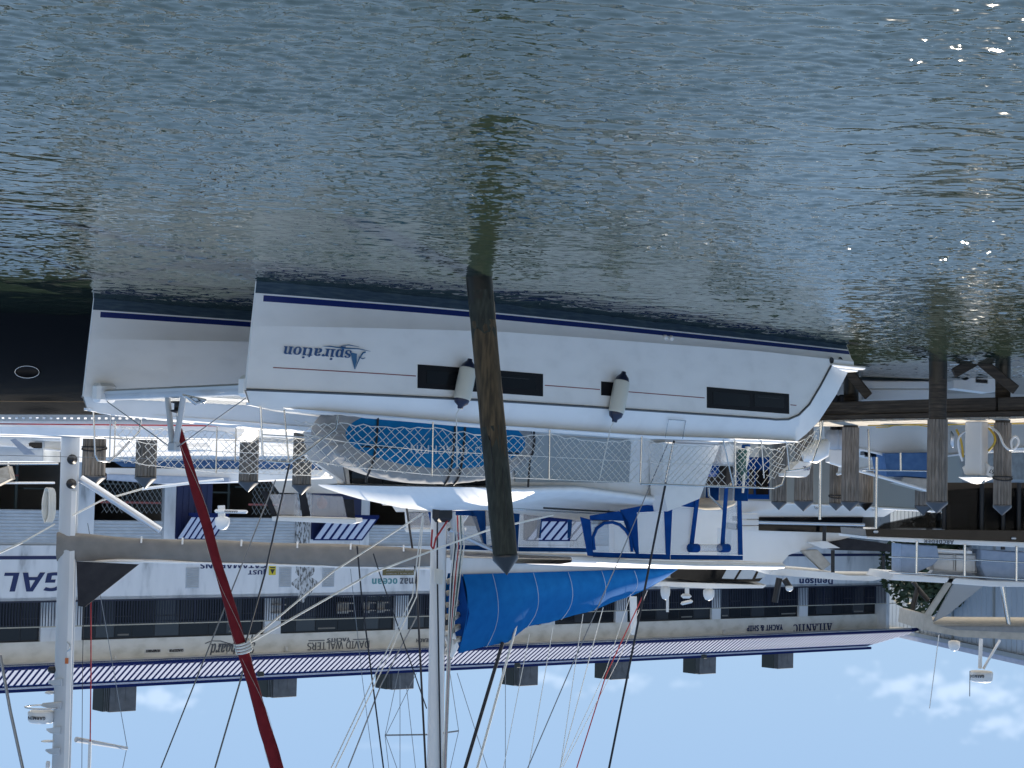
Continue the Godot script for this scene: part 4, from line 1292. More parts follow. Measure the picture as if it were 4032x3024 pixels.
	for y in [2690.0, 2775.0, 2875.0, 2955.0]:
		var br = MB.new()
		var p = Vector3(7.781, 6.338, -33) - o + Vector3(0, (y - 2700.0) / 7400.0 * 33.0, 0)
		var reach = 0.26 if y == 2775.0 else 0.16
		br.panel([p + Vector3(-0.1, 0.04, 0.13), p + Vector3(0.08, 0.04, 0.05), p + Vector3(reach, 0.0, 0.0), p + Vector3(reach, -0.03, 0.0), p + Vector3(-0.1, -0.08, 0.13)], 0.04)
		part(mast, "bracket", br, "spar_grey")
	var rd = MB.new()
	rd.lathe([[0.0, 0.0], [0.19, 0.0], [0.235, 0.03], [0.225, 0.17], [0.19, 0.215], [0.0, 0.225]], 28, Transform3D(Basis.IDENTITY, Vector3(8.057, 6.77, -33) - o))
	var ra = part(mast, "radar_dome", rd, "plastic_white")
	lettering(ra, "lettering", "GARMIN", Transform3D(Basis.IDENTITY, Vector3(8.061, 6.88, -33) - o + Vector3(0.02, 0, 0.232)), 0.3, 0.055, "print_dark", "Droid Sans", true)
	var hoop = MB.new()
	var hp = []
	for i in 25: hp.append(Vector3(8.032, 6.712, -33) - o + Vector3(0.31 * cos(TAU * i / 24), 0, 0.31 * sin(TAU * i / 24)))
	hoop.tube(hp, 0.014, 5, false)
	part(mast, "radar_guard", hoop, "steel")
	var stk = MB.new()
	stk.cbox(Vector3(7.624, 5.895, -33) - o + Vector3(0.0, 0, 0.12), Vector3(0.06, 0.1, 0.01), 0.004)
	part(mast, "warning_label", stk, "orange")
	var sp = MB.new()
	sp.tube([Vector3(7.438, 7.26, -33) - o, Vector3(6.748, 7.531, -34) - o], [0.05, 0.03], 8)
	part(mast, "spreader", sp, "spar_grey")
	var hd = MB.new()
	hd.tube([Vector3(7.623, 5.565, -33) - o + Vector3(0, 0, 0.13), Vector3(7.573, 5.608, -33) - o + Vector3(0, 0, 0.16), Vector3(7.569, 5.696, -33) - o + Vector3(0, 0, 0.16), Vector3(7.617, 5.728, -33) - o + Vector3(0, 0, 0.13)], 0.012, 6)
	part(mast, "step_handle", hd, "steel")
	for q in [[Vector3(7.373, 3.505, -33), Vector3(6.749, 7.499, -34), Vector3(6.824, 7.951, -34), 0.007, "wire"], [Vector3(7.389, 4.921, -33), Vector3(7.376, 5.89, -33), Vector3(7.32, 7.817, -33), 0.006, "rope_dark"], [Vector3(7.285, 4.371, -33), Vector3(7.223, 6.106, -33), Vector3(7.194, 7.289, -33), 0.012, "rope_red"], [Vector3(7.198, 7.29, -33), Vector3(7.197, 7.574, -33), Vector3(7.197, 7.814, -33), 0.03, "plastic_white"],
		[Vector3(8.016, 5.563, -30), Vector3(7.822, 6.437, -30), Vector3(7.577, 7.386, -30), 0.028, "wire"], [Vector3(8.702, 4.057, -32), Vector3(8.194, 3.809, -32), Vector3(7.83, 3.529, -32.5), 0.018, "rope_white"], [Vector3(7.598, 3.374, -32.8), Vector3(7.143, 3.1, -33), Vector3(6.438, 2.884, -33), 0.016, "rope_white"]]:
		var l = MB.new()
		l.tube([q[0] - o, q[1] - o, q[2] - o], q[3], 5, false)
		part(s, "rigging_line", l, q[4])
	for k in 5:
		var l = MB.new()
		var c = Vector3(7.954, 3.205, -32.6) - o + Vector3(0.02 * (k - 2), 0, 0.02 * k)
		var pts = []
		for i in 17: pts.append(c + Vector3(0.06 * cos(TAU * i / 16), 0.3 * sin(TAU * i / 16), 0.02 * sin(i * 1.7)))
		l.tube(pts, 0.016, 5, false)
		part(s, "rope_coil", l, "rope_white")
	# guard rail along the side deck
	for x in [-3.2, -1.2, 0.75, 2.7]:
		var st = MB.new()
		st.tube([Vector3(x, 1.7, 1.9), Vector3(x, 2.4, 1.9)], 0.013, 6)
		part(s, "stanchion", st, "steel")
	for y in [2.05, 2.38]:
		var l = MB.new()
		l.tube([Vector3(-5.2, y, 1.4), Vector3(-3.2, y, 1.9), Vector3(2.7, y, 1.9), Vector3(7.0, y + 0.1, 0.7)], 0.005, 4, false)
		part(s, "guard_wire", l, "wire")
	var rr = MB.new()
	rr.tube([Vector3(4.0, 1.78, 1.5), Vector3(0.8, 1.86, 1.85), Vector3(-3.0, 1.8, 1.6)], 0.012, 5)
	part(s, "furling_line", rr, "rope_red")
	var hatch = MB.new()
	hatch.panel([Vector3(8.385, 2.113, -31.5) - o, Vector3(8.142, 2.354, -31.5) - o, Vector3(7.951, 2.35, -31.5) - o, Vector3(8.301, 2.089, -31.5) - o], 0.02)
	part(s, "hatch_cover", hatch, "canvas_pale")

# ---------------------------------------------------------------- pilings and docks
func wood_post(parent: Node, called: String, m: String, a: Vector3, b: Vector3, r0: float, r1: float, ragged := 0.0, grooves := 0) -> void:
	# round timber from a to b, lumpy or wrapped in battens
	var mb = MB.new()
	var up = (b - a).normalized()
	var sx = up.cross(Vector3.BACK).normalized()
	var sz = sx.cross(up)
	var seg = 72 if grooves > 0 else 28
	var n = FastNoiseLite.new()
	n.seed = int(a.x * 31.0)
	n.frequency = 1.0
	var cnt = 3 if grooves > 0 else 14
	var rows = []
	for i in cnt + 1:
		var t = float(i) / cnt
		var row = PackedVector3Array()
		for k in seg:
			var ang = TAU * k / seg
			var r = lerpf(r0, r1, t)
			if grooves > 0:
				var ph = fmod(ang / TAU * grooves + 0.3 * n.get_noise_2d(ang * 3.0, 7.0), 1.0)
				r *= 0.84 if ph < 0.26 else 1.0 + 0.012 * n.get_noise_2d(floorf(ang / TAU * grooves) * 5.0, 3.0)
			else:
				r *= 1.0 + 0.05 * n.get_noise_3d(cos(ang) * 2.0, t * 3.0, sin(ang) * 2.0) + 0.025 * n.get_noise_3d(cos(ang) * 7.0, t * 2.0, sin(ang) * 7.0)
			var q = a.lerp(b, t) + (sx * cos(ang) + sz * sin(ang)) * r
			if i == cnt and ragged > 0.0: q += up * ragged * n.get_noise_2d(cos(ang) * 4.0, sin(ang) * 4.0)
			row.append(q)
		rows.append(row)
	mb.grid(rows, true)
	part(parent, called, mb, m, true)

func cone_cap(parent: Node, at: Vector3, r: float, h: float, m: String, up := Vector3.UP) -> void:
	var mb = MB.new()
	var sx = up.cross(Vector3.BACK).normalized()
	mb.lathe([[r * 0.97, -0.06], [r * 1.06, -0.05], [r * 1.06, 0.0], [0.004, h], [0.0, h]], 28, Transform3D(Basis(sx, up, sx.cross(up)), at))
	part(parent, "cap", mb, m, true)

func capped_piling(x_base: Vector3, top: float, r: float, label: String, group: String, tie := 0.0) -> Node3D:
	var p = thing("piling", label, "piling", x_base, 0.0, group)
	var low = Vector3(x_base.x, -1.0, x_base.z)
	wood_post(p, "post", "pile_wet", low, Vector3(x_base.x, 0.35, x_base.z), r * 0.9, r * 0.9, 0.2)
	wood_post(p, "post", "dock_beam", Vector3(x_base.x, 0.25, x_base.z), Vector3(x_base.x, 1.2, x_base.z), r * 0.88, r * 0.86)
	wood_post(p, "batten_wrap", "pile_grey", Vector3(x_base.x, 1.15, x_base.z), Vector3(x_base.x, top, x_base.z), r, r * 1.03, 0.0, 17)
	cone_cap(p, Vector3(x_base.x, top, x_base.z), r, r * 0.95, "cone_metal")
	if tie > 0.0:
		for k in 2:
			var t = MB.new()
			var pts = []
			for i in 17: pts.append(Vector3(x_base.x + (r + 0.02) * cos(TAU * i / 16), tie + 0.03 * k + 0.05 * k * sin(TAU * i / 16), x_base.z + (r + 0.02) * sin(TAU * i / 16)))
			t.tube(pts, 0.014, 5, false)
			part(p, "mooring_line", t, "rope_dark", true)
	return p

func make_docks() -> void:
	# the leaning piling in front of the catamaran
	var a = Vector3(0.466, 0, -24.585)
	var b = Vector3(0.034, 3.674, -24.2)
	var lp = thing("leaning_piling", "brown weathered timber piling with a black cone cap leaning in front of the catamaran", "piling", a)
	var d = (b - a).normalized()
	wood_post(lp, "post", "pile_wet", a - d * 1.2, a + d * 0.3, 0.172, 0.17, 0.15)
	wood_post(lp, "post", "pile_green", a + d * 0.2, a + d * 0.75, 0.17, 0.169, 0.25)
	wood_post(lp, "post", "pile_brown", a + d * 0.6, a + d * 2.25, 0.168, 0.164, 0.5)
	wood_post(lp, "post", "pile_green", a + d * 2.0, b, 0.165, 0.158)
	cone_cap(lp, b, 0.155, 0.2, "cone_black", d)
	for k in 3:
		var cr = MB.new()
		var an = 0.6 + k * 0.7
		var pts = []
		for i in 7: pts.append(a + d * (1.4 + k * 0.5 + i * 0.16) + Vector3(cos(an + 0.05 * sin(i * 2.0)), 0, sin(an)) * 0.163)
		cr.tube(pts, [0.001, 0.005, 0.007, 0.006, 0.007, 0.004, 0.001], 4, false)
		part(lp, "drying_crack", cr, "rubber_black", true)
	# finger dock on the left, its edge towards the viewer
	var e0 = Vector3(-6.832, 1.1, -41.067)
	var e1 = Vector3(-10.186, 1.1, -37.305)
	var dir = (e1 - e0).normalized()
	var back = Vector3(dir.z, 0, -dir.x)
	if back.z > 0: back = -back
	var dk = thing("dock", "weathered timber dock with pale sunlit planks behind the catamaran's stern", "dock", e0)
	var bs = Basis(dir, Vector3.UP, dir.cross(Vector3.UP))
	for i in 96:
		var p = MB.new()
		var c = e0 + dir * (-4.0 + i * 0.16) + back * 0.95 + Vector3(0, -0.02 + rng.randf_range(-0.004, 0.004), 0)
		p.box(c, Vector3(0.148, 0.04, 1.95 + rng.randf_range(-0.03, 0.03)), bs)
		part(dk, "plank", p, "dock_plank", true)
	var fb = MB.new()
	fb.cbox(e0 + dir * 4.0 + back * 0.02 + Vector3(0, -0.1, 0), Vector3(16.0, 0.11, 0.06), 0.01, bs)
	part(dk, "fascia_board", fb, "dock_beam", true)
	for q in [[-4.0, 4.35], [4.4, 12.0]]:
		var st = MB.new()
		st.cbox(e0 + dir * ((q[0] + q[1]) * 0.5) + back * 0.1 + Vector3(0, -0.3, 0), Vector3(q[1] - q[0], 0.28, 0.12), 0.015, bs)
		part(dk, "stringer", st, "dock_beam", true)
	for q in [1.0, 1.85]:
		var st = MB.new()
		st.box(e0 + dir * 4.0 + back * q + Vector3(0, -0.3, 0), Vector3(16.0, 0.26, 0.12), bs)
		part(dk, "stringer", st, "dock_beam", true)
	for q in [[Vector3(-8.944, 0.183, -38), Vector3(-9.47, -0.117, -38.2)], [Vector3(-9.386, -0.13, -37.9), Vector3(-10.047, 0.527, -37.4)], [Vector3(-7.7, 0.543, -40.5), Vector3(-7.253, -0.072, -40.8)]]:
		var br = MB.new()
		var v: Vector3 = q[1] - q[0]
		var bx = v.normalized()
		var bz = bx.cross(Vector3.UP).normalized()
		br.cbox((q[0] + q[1]) * 0.5, Vector3(v.length(), 0.2, 0.07), 0.01, Basis(bx, bz.cross(bx), bz))
		part(dk, "brace", br, "dock_beam", true)
	# hoses and cords lying on the dock
	for k in 2:
		var hs = thing("garden_hose", ["yellow hose lying along the dock planks, nearest the edge", "yellow hose lying along the dock planks, farther from the edge"][k], "hose", e0 + back * (1.3 + k * 0.22), 0.0, "hoses on the dock")
		var h = MB.new()
		var pts = []
		for i in 30: pts.append(e0 + dir * (0.2 + i * 0.2) + back * (1.3 + k * 0.22 + 0.09 * sin(i * 0.7 + k * 2.0)) + Vector3(0, 0.022 + (0.03 * k if i % 7 < 3 else 0.0), 0))
		h.tube(pts, 0.014, 6)
		part(hs, "tube", h, "yellow_hose", true)
	# pilings on the left, at and behind the dock
	var lab = "grey battened piling with metal cone cap "
	var g = "capped pilings along the docks"
	var L = [[Vector3(-8.516, 0, -37.508), 2.83, 0.2, lab + "just left of the white power pedestal", 0.0], [Vector3(-10.038, 0, -38.347), 2.87, 0.175, lab + "right behind the white power pedestal with black line", 2.25],
		[Vector3(-7.685, 0.092, -42.5), 2.86, 0.19, lab + "in front of two others behind the catamaran's stern", 0.0], [Vector3(-9.023, -0.516, -52), 2.9, 0.185, lab + "and a black rope, half hidden by its neighbour", 2.65], [Vector3(-9.462, -0.404, -50), 2.87, 0.19, lab + "half hidden below a sloping white rubbing strake", 0.0],
		[Vector3(-7.016, -0.288, -49), 2.9, 0.19, lab + "behind the stern netting, beside the blue curtains", 0.0], [Vector3(-6.404, 0.212, -41), 2.87, 0.2, lab + "behind the small tender at the stern", 0.0], [Vector3(-10.112, -0.176, -46), 2.92, 0.2, lab + "mostly hidden behind the nearest dock piling", 0.0],
		[Vector3(8.076, 0.812, -36.5), 2.7, 0.22, lab + "beside the grey mast, seen through the bow netting", 2.1], [Vector3(7.645, 0.62, -39.5), 2.68, 0.215, lab + "behind the striker post at the bows", 0.0], [Vector3(5.694, 0.485, -41), 2.72, 0.205, lab + "behind the netting right of the red sail", 0.0], [Vector3(4.645, 0.4, -42), 2.76, 0.205, lab + "behind the grey window cover of the cabin", 0.0]]
	for q in L: capped_piling(Vector3(q[0].x, 0, q[0].z), q[1], q[2], q[3], g, q[4])
	# shore power pedestal
	var pb = Vector3(-9.569, 1.124, -38.6)
	var pd = thing("power_pedestal", "white shore power pedestal with a pointed lit cap on the dock", "power pedestal", pb, atan2(dir.x, dir.z) - PI / 2)
	var body = MB.new()
	body.cbox(Vector3(0, 0.55, 0), Vector3(0.4, 1.1, 0.26), 0.02)
	part(pd, "body", body, "plastic_white")
	var fp = MB.new()
	fp.cbox(Vector3(0.02, 0.55, 0.14), Vector3(0.24, 0.98, 0.03), 0.01)
	part(pd, "front_panel", fp, "plastic_white")
	for x in [-0.04, 0.09]:
		var so = MB.new()
		so.lathe([[0.0, 0.015], [0.02, 0.015], [0.03, 0.03], [0.045, 0.03], [0.05, 0.0]], 14, Transform3D(Basis(Vector3.RIGHT, PI / 2), Vector3(x, 0.33, 0.16)))
		part(pd, "socket", so, "gate_grey")
	var wing = MB.new()
	for sx in [-1.0, 1.0]: wing.panel([Vector3(sx * 0.18, 0.82, 0.06), Vector3(sx * 0.36, 0.94, 0.02), Vector3(sx * 0.3, 1.08, 0.02), Vector3(sx * 0.18, 1.1, 0.06)], 0.03)
	part(pd, "side_shield", wing, "plastic_white")
	var cap = MB.new()
	cap.lathe([[0.36, 0.0], [0.36, 0.015], [0.1, 0.13], [0.0, 0.14]], 4, Transform3D(Basis(Vector3.UP, PI / 4), Vector3(0, 1.14, 0)))
	part(pd, "cap", cap, "plastic_white")
	for x in [-0.08, 0.12]:
		var k = MB.new()
		k.cbox(Vector3(x, 1.22, 0.06), Vector3(0.09, 0.09, 0.05), 0.02)
		part(pd, "cap_lamp", k, "gate_grey")
	var hd = MB.new()
	hd.cbox(Vector3(0.06, 0.95, 0.17), Vector3(0.05, 0.16, 0.03), 0.01)
	part(pd, "breaker_handle", hd, "pile_grey")
	var mt = MB.new()
	mt.box(Vector3(-0.16, 0.45, 0.135), Vector3(0.06, 0.12, 0.012))
	part(pd, "meter_window", mt, "gate_grey")
	var sg = thing("berth_sign", "small white number sign tilted on the side of the power pedestal", "sign", pb + Vector3(-0.25, 1.02, 0.25))
	var sp = MB.new()
	var sxf = Transform3D(Basis(Vector3.BACK, -0.25), Vector3(0, 0, 0))
	sp.prism(PackedVector2Array([Vector2(-0.09, -0.1), Vector2(0.08, -0.1), Vector2(0.09, 0.1), Vector2(-0.06, 0.12)]), 0.008, sxf)
	part(sg, "plate", sp, "plastic_white")
	lettering(sg, "number", "57", sxf * Transform3D(Basis.IDENTITY, Vector3(0, 0, 0.002)), 0.1, 0.085, "print_dark", "Droid Sans", true, false, 0.004)
	for q in [[[Vector3(-9.234, 1.354, -38.2), Vector3(-9.121, 1.46, -38.2), Vector3(-9.126, 1.664, -38.3), Vector3(-9.235, 1.944, -38.4)], "plastic_white", "white shore cable looping beside the power pedestal"], [[Vector3(-9.077, 1.302, -38.3), Vector3(-9.182, 1.559, -38.3), Vector3(-9.245, 1.866, -38.4)], "yellow_hose", "yellow shore cable hanging left of the power pedestal"], [[Vector3(-9.739, 1.261, -38.3), Vector3(-9.829, 1.418, -38.2), Vector3(-9.83, 1.573, -38.2), Vector3(-9.768, 1.724, -38.4)], "yellow_hose", "yellow shore cable looping right of the power pedestal"], [[Vector3(-9.714, 1.224, -38.2), Vector3(-9.828, 1.376, -37.9), Vector3(-9.932, 1.633, -37.8), Vector3(-10.085, 1.706, -37.8), Vector3(-10.212, 1.575, -37.8), Vector3(-10.16, 1.449, -37.8), Vector3(-10.069, 1.527, -37.8), Vector3(-10.085, 1.696, -37.8)], "plastic_white", "thick white hose coiled on a hook beside the dock piling"]]:
		var c = thing("shore_cable", q[2], "cable", q[0][0], 0.0, "cables at the power pedestal")
		var t = MB.new()
		var cv = Curve3D.new()
		for p in q[0]: cv.add_point(p)
		for i in range(1, q[0].size() - 1):
			var tg: Vector3 = (q[0][i + 1] - q[0][i - 1]) * 0.22
			cv.set_point_in(i, -tg)
			cv.set_point_out(i, tg)
		t.tube(Array(cv.tessellate(4, 4)), 0.024, 7)
		part(c, "cable", t, q[1], true)
	var cl = thing("mooring_cleat", "grey metal cleat bracket bolted to the nearest dock piling", "cleat", Vector3(-8.727, 1.525, -37.2))
	var cm = MB.new()
	cm.tube([Vector3(-8.716, 1.399, -37.2), Vector3(-8.718, 1.478, -37.1), Vector3(-8.709, 1.628, -37.1), Vector3(-8.753, 1.7, -37.2)], [0.02, 0.04, 0.04, 0.02], 8)
	part(cl, "bracket", cm, "aluminium", true)

# ---------------------------------------------------------------- the boatyard building
# own axes: +x to the viewer's right along the front, +z out of the wall, y up from the water
func flat_text(p: Node, s: String, c: Vector3, w: float, h: float, m: String, fnt := "Droid Sans", bold := false, italic := false) -> void:
	lettering(p, "lettering", s, Transform3D(Basis.IDENTITY, c), w, h, m, fnt, bold, italic, 0.03)

func wbox(p: Node, called: String, m: String, x0: float, x1: float, y0: float, y1: float, z0: float, z1: float, ch := 0.0) -> MeshInstance3D:
	var b = MB.new()
	if ch > 0.0: b.cbox(Vector3((x0 + x1) / 2, (y0 + y1) / 2, (z0 + z1) / 2), Vector3(absf(x1 - x0), y1 - y0, z1 - z0), ch)
	else: b.box(Vector3((x0 + x1) / 2, (y0 + y1) / 2, (z0 + z1) / 2), Vector3(absf(x1 - x0), y1 - y0, z1 - z0))
	return part(p, called, b, m)

func make_building() -> void:
	var turn = deg_to_rad(-38.7)
	var fx = Transform3D(Basis(Vector3.UP, turn), Vector3(23.005, 0, -85))
	var bl = thing("boatyard_building", "long two storey white building with a blue and white striped roof and shop signs", "building", Vector3(23.005, 0, -85), turn)
	var xl = -61.2
	var xr = 9.0
	# ground floor: piers, shutters over dark workshop bays
	wbox(bl, "wall", "wall_white", xl, xr, 5.62, 8.14, -0.3, 0.0)
	wbox(bl, "workshop_wall", "workshop_grey", xl, xr, 1.3, 5.62, -14.0, -13.8)
	for x in [-58.0, -52.6, -46.1, -40.1, Vector3(-34.54, 3.48, 0).x, Vector3(-28.854, 3.556, 0).x, Vector3(-19.932, 3.675, 0).x, Vector3(-16.186, 3.725, 0).x, Vector3(-8.881, 3.822, 0).x, Vector3(-4.167, 3.885, 0).x]: wbox(bl, "workshop_wall", "workshop_grey", x - 0.1, x + 0.1, 1.3, 5.62, -13.8, -0.3)
	wbox(bl, "ceiling", "workshop_grey", xl, xr, 5.62, 5.72, -14.0, -0.3)
	wbox(bl, "wall", "wall_white", xl - 0.3, xl, 1.3, 11.0, -14.0, 0.0)
	wbox(bl, "wall", "wall_white", xr, xr + 0.3, 1.3, 11.0, -14.0, 0.0)
	wbox(bl, "stripe", "stripe_navy", xl, xr, 6.1, 6.26, 0.0, 0.012)
	var piers = [[5.0, 5.6], [Vector3(-4.681, 3.878, 0).x, Vector3(-3.656, 3.891, 0).x], [Vector3(-9.43, 3.815, 0).x, Vector3(-8.335, 3.829, 0).x], [Vector3(-16.58, 3.719, 0).x, Vector3(-15.794, 3.73, 0).x], [Vector3(-20.218, 3.671, 0).x, Vector3(-19.647, 3.679, 0).x], [Vector3(-29.209, 3.551, 0).x, Vector3(-28.5, 3.561, 0).x], [Vector3(-34.921, 3.475, 0).x, Vector3(-34.199, 3.485, 0).x], [-40.5, -39.8], [-46.5, -45.8], [-53.0, -52.2], [xl, xl + 0.7]]
	for i in piers.size():
		wbox(bl, "pier", "wall_stain" if i == 3 else "wall_white", piers[i][0], piers[i][1], 1.3, 5.62, -0.3, 0.004)
	var bays = [[Vector3(-3.656, 3.891, 0).x, 5.0, 4.0], [Vector3(-8.335, 3.829, 0).x, Vector3(-4.681, 3.878, 0).x, 4.45], [Vector3(-15.794, 3.73, 0).x, Vector3(-10.921, 3.795, 0).x, 4.25], [Vector3(-28.5, 3.561, 0).x, Vector3(-20.218, 3.671, 0).x, 4.55], [-39.8, Vector3(-34.921, 3.475, 0).x, 4.4], [-45.8, -40.5, 4.4], [-52.2, -46.5, 4.4], [xl + 0.7, -53.0, 4.4]]
	for q in bays:
		var sh = wbox(bl, "roller_shutter", "shutter_white", q[0], q[1], q[2], 5.6, -0.22, -0.16)
		var n = int((5.6 - q[2]) / 0.15)
		for k in n:
			var y: float = q[2] + 0.075 + k * 0.15
			var s = MB.new()
			var pts = []
			for a in 5: pts.append(Vector3(0, 0.06 * cos(PI * a / 4.0), 0.035 * sin(PI * a / 4.0)))
			var r0 = PackedVector3Array()
			var r1 = PackedVector3Array()
			for p in pts:
				r0.append(Vector3(q[0], y, -0.16) + p)
				r1.append(Vector3(q[1], y, -0.16) + p)
			s.grid([r0, r1])
			part(sh, "slat", s, "shutter_white")
	# solid lower wall where the shops are
	for q in [[Vector3(-10.921, 3.795, 0).x, Vector3(-9.43, 3.815, 0).x], [Vector3(-19.647, 3.679, 0).x, Vector3(-16.58, 3.719, 0).x], [Vector3(-34.199, 3.485, 0).x, Vector3(-29.209, 3.551, 0).x]]:
		wbox(bl, "wall", "wall_white", q[0], q[1], 1.3, 5.62, -0.25, -0.05)
	# folding gates and clutter inside the bays
	for q in [[Vector3(-8.227, 3.831, 0).x, Vector3(-5.043, 3.873, 0).x], [Vector3(-15.046, 3.74, 0).x, Vector3(-13.064, 3.766, 0).x]]:
		var g = MB.new()
		var w: float = q[1] - q[0]
		for k in range(-6, int(w / 0.26) + 1):
			for d in [-1.0, 1.0]:
				var u0: float = k * 0.26
				for j in 5:
					var ua = u0 + (j if d > 0 else 5 - j) * 0.26
					var ub = u0 + (j + 1 if d > 0 else 4 - j) * 0.26
					if minf(ua, ub) >= 0.0 and maxf(ua, ub) <= w: g.bar(Vector3(q[0] + ua, 2.3 + j * 0.36, -0.1), Vector3(q[0] + ub, 2.66 + j * 0.36, -0.1), 0.014, 3)
		part(bl, "folding_gate", g, "gate_grey")
		for y in [2.35, 3.55]: wbox(bl, "gate_rail", "pallet_red", q[0], q[1], y, y + 0.1, -0.2, -0.16)
	for k in 12:
		var x = lerpf(-28.0, 3.5, k / 11.0)
		wbox(bl, "rack_post", "blue_steel", x, x + 0.12, 1.4, 4.0, -3.2, -3.08)
		wbox(bl, "rack_shelf", "pallet_red" if k % 3 == 0 else "blue_steel", x, x + 2.6, 2.4 + 0.3 * (k % 3), 2.48 + 0.3 * (k % 3), -3.6, -3.0)
	# blue doors with striped canopies
	for q in [[Vector3(-10.906, 4.536, 0).x, Vector3(-8.935, 4.552, 0).x, 1], [Vector3(-19.673, 4.464, 0).x, Vector3(-16.667, 4.488, 0).x, 1], [Vector3(-34.223, 4.344, 0).x, Vector3(-30.543, 4.374, 0).x, 1]]:
		wbox(bl, "doorway", "stripe_navy", q[0], q[1], 1.4, 5.3, -0.02, 0.03)
		for k in 6: wbox(bl, "door_board", "stripe_navy", lerpf(q[0], q[1], k / 6.0) + 0.03, lerpf(q[0], q[1], (k + 1) / 6.0) - 0.03, 1.5, 5.1, 0.03, 0.05)
		var cw: float = q[1] - q[0]
		var cp = MB.new()
		cp.panel([Vector3(q[0] - 0.1, 4.15, 1.5), Vector3(q[1] - 0.1, 4.15, 1.5), Vector3(q[1] - 0.1, 5.35, 0.05), Vector3(q[0] - 0.1, 5.35, 0.05)], 0.04)
		var cn = part(bl, "door_canopy", cp, "roof_navy")
		for k in 6:
			var u0: float = q[0] + cw * (k + 0.08) / 6.0
			var u1: float = q[0] + cw * (k + 0.72) / 6.0
			var st = MB.new()
			st.panel([Vector3(u0, 4.25, 1.42), Vector3(u1, 4.25, 1.42), Vector3(u1, 5.28, 0.17), Vector3(u0, 5.28, 0.17)], 0.03)
			part(cn, "canopy_panel", st, "canopy_white")
		wbox(cn, "canopy_edge", "roof_navy", q[0] - 0.1, q[1] + 0.1, 4.02, 4.16, 1.44, 1.52)
	# upper floor set back behind a walkway
	var zu = -0.8
	wbox(bl, "walkway", "wall_white", xl, xr, 8.0, 8.14, zu, 0.0)
	wbox(bl, "walkway_edge", "rail_dark", xl, xr, 8.14, 8.2, -0.06, 0.004)
	var wins = [[Vector3(-2.59, 9.534, -0.8).x, 8.9], [Vector3(-14.595, 9.858, -0.8).x, Vector3(-4.65, 9.59, -0.8).x], [Vector3(-22.58, 10.074, -0.8).x, Vector3(-15.532, 9.883, -0.8).x], [Vector3(-32.595, 10.344, -0.8).x, Vector3(-23.403, 10.096, -0.8).x], [Vector3(-38.211, 10.203, -0.8).x, Vector3(-33.611, 10.087, -0.8).x], [Vector3(-46.033, 10.248, -0.8).x, Vector3(-39.121, 10.079, -0.8).x], [Vector3(-53.759, 9.959, -0.8).x, Vector3(-46.781, 9.806, -0.8).x], [Vector3(-61.538, 9.798, -0.8).x, Vector3(-54.554, 9.656, -0.8).x]]
	var ytop = 10.08
	wbox(bl, "upper_wall", "wall_cream", xl, xr, ytop, 11.1, zu - 0.3, zu)
	wbox(bl, "upper_wall_back", "wall_white", xl, xr, 8.14, 11.1, zu - 5.0, zu - 4.8)
	var edges = [9.0]
	for q in wins:
		edges.append(q[1])
		edges.append(q[0])
	edges.append(xl)
	for i in range(0, edges.size(), 2):
		if edges[i] - edges[i + 1] > 0.05: wbox(bl, "upper_wall", "wall_white", edges[i + 1], edges[i], 8.14, ytop, zu - 0.3, zu)
	var pane_w = [1.0, 1.35, 0.9, 1.6, 1.2]
	for q in wins:
		var fr = wbox(bl, "window_band", "window_frame", q[0], q[1], 8.2, ytop, zu - 0.26, zu - 0.18)
		var x: float = q[0] + 0.07
		var k = 0
		while x < q[1] - 0.4:
			var w: float = minf(pane_w[(k * 3 + int(absf(q[0]))) % 5], q[1] - 0.07 - x)
			wbox(fr, "pane", "window_glass" if (k * 5 + int(absf(q[1]) * 3.0)) % 3 else "window_glass_grey", x, x + w - 0.07, 8.3, ytop - 0.09, zu - 0.18, zu - 0.165)
			if (k * 7 + int(absf(q[1]))) % 5 == 1: wbox(fr, "blind", "blind", x + 0.1, x + w - 0.2, 9.85, 9.93, zu - 0.165, zu - 0.15)
			if k % 2 == 0: wbox(fr, "transom_bar", "window_frame", x, x + w - 0.07, 9.0, 9.05, zu - 0.165, zu - 0.14)
			x += w
			k += 1
	# railing: the nearest 300 balusters are parts of their own, the rest one part
	var rest = MB.new()
	var bal: Mesh = null
	var bx = xr
	var count = 0
	while bx > xl:
		if count >= 40 and count < 340:
			if bal == null:
				var b = MB.new()
				b.box(Vector3(0, 8.75, 0), Vector3(0.035, 1.14, 0.03))
				bal = b.mesh(mats["rail_dark"])
			var o = MeshInstance3D.new()
			o.name = numbered(bl, "baluster")
			o.mesh = bal
			o.position = Vector3(bx, 0, -0.04)
			bl.add_child(o)
		else:
			rest.box(Vector3(bx, 8.75, -0.04), Vector3(0.035, 1.14, 0.03))
		count += 1
		bx -= 0.145
	var ro = part(bl, "baluster_run", rest, "rail_dark")
	tag(ro, "", "", "", "stuff")
	wbox(bl, "handrail", "rail_tan", xl - 3.2, xr, 9.32, 9.37, -0.07, -0.01)
	wbox(bl, "bottom_rail", "rail_dark", xl, xr, 8.2, 8.23, -0.06, -0.02)
	for k in 14: wbox(bl, "rail_post", "rail_dark", xl + 1.0 + k * 5.0, xl + 1.07 + k * 5.0, 8.14, 9.34, -0.08, -0.01)
	# roof: white panels between navy battens, navy eaves and ridge
	var e_y = 11.15
	var e_z = 0.3
	var r_y = 12.2
	var r_z = -1.35
	wbox(bl, "soffit", "wall_cream", xl - 2.2, xr + 1, 11.0, 11.06, zu - 0.2, e_z)
	wbox(bl, "eave_board", "roof_navy", xl - 3.0, xr + 1, 10.98, 11.18, e_z - 0.06, e_z)
	var sl = MB.new()
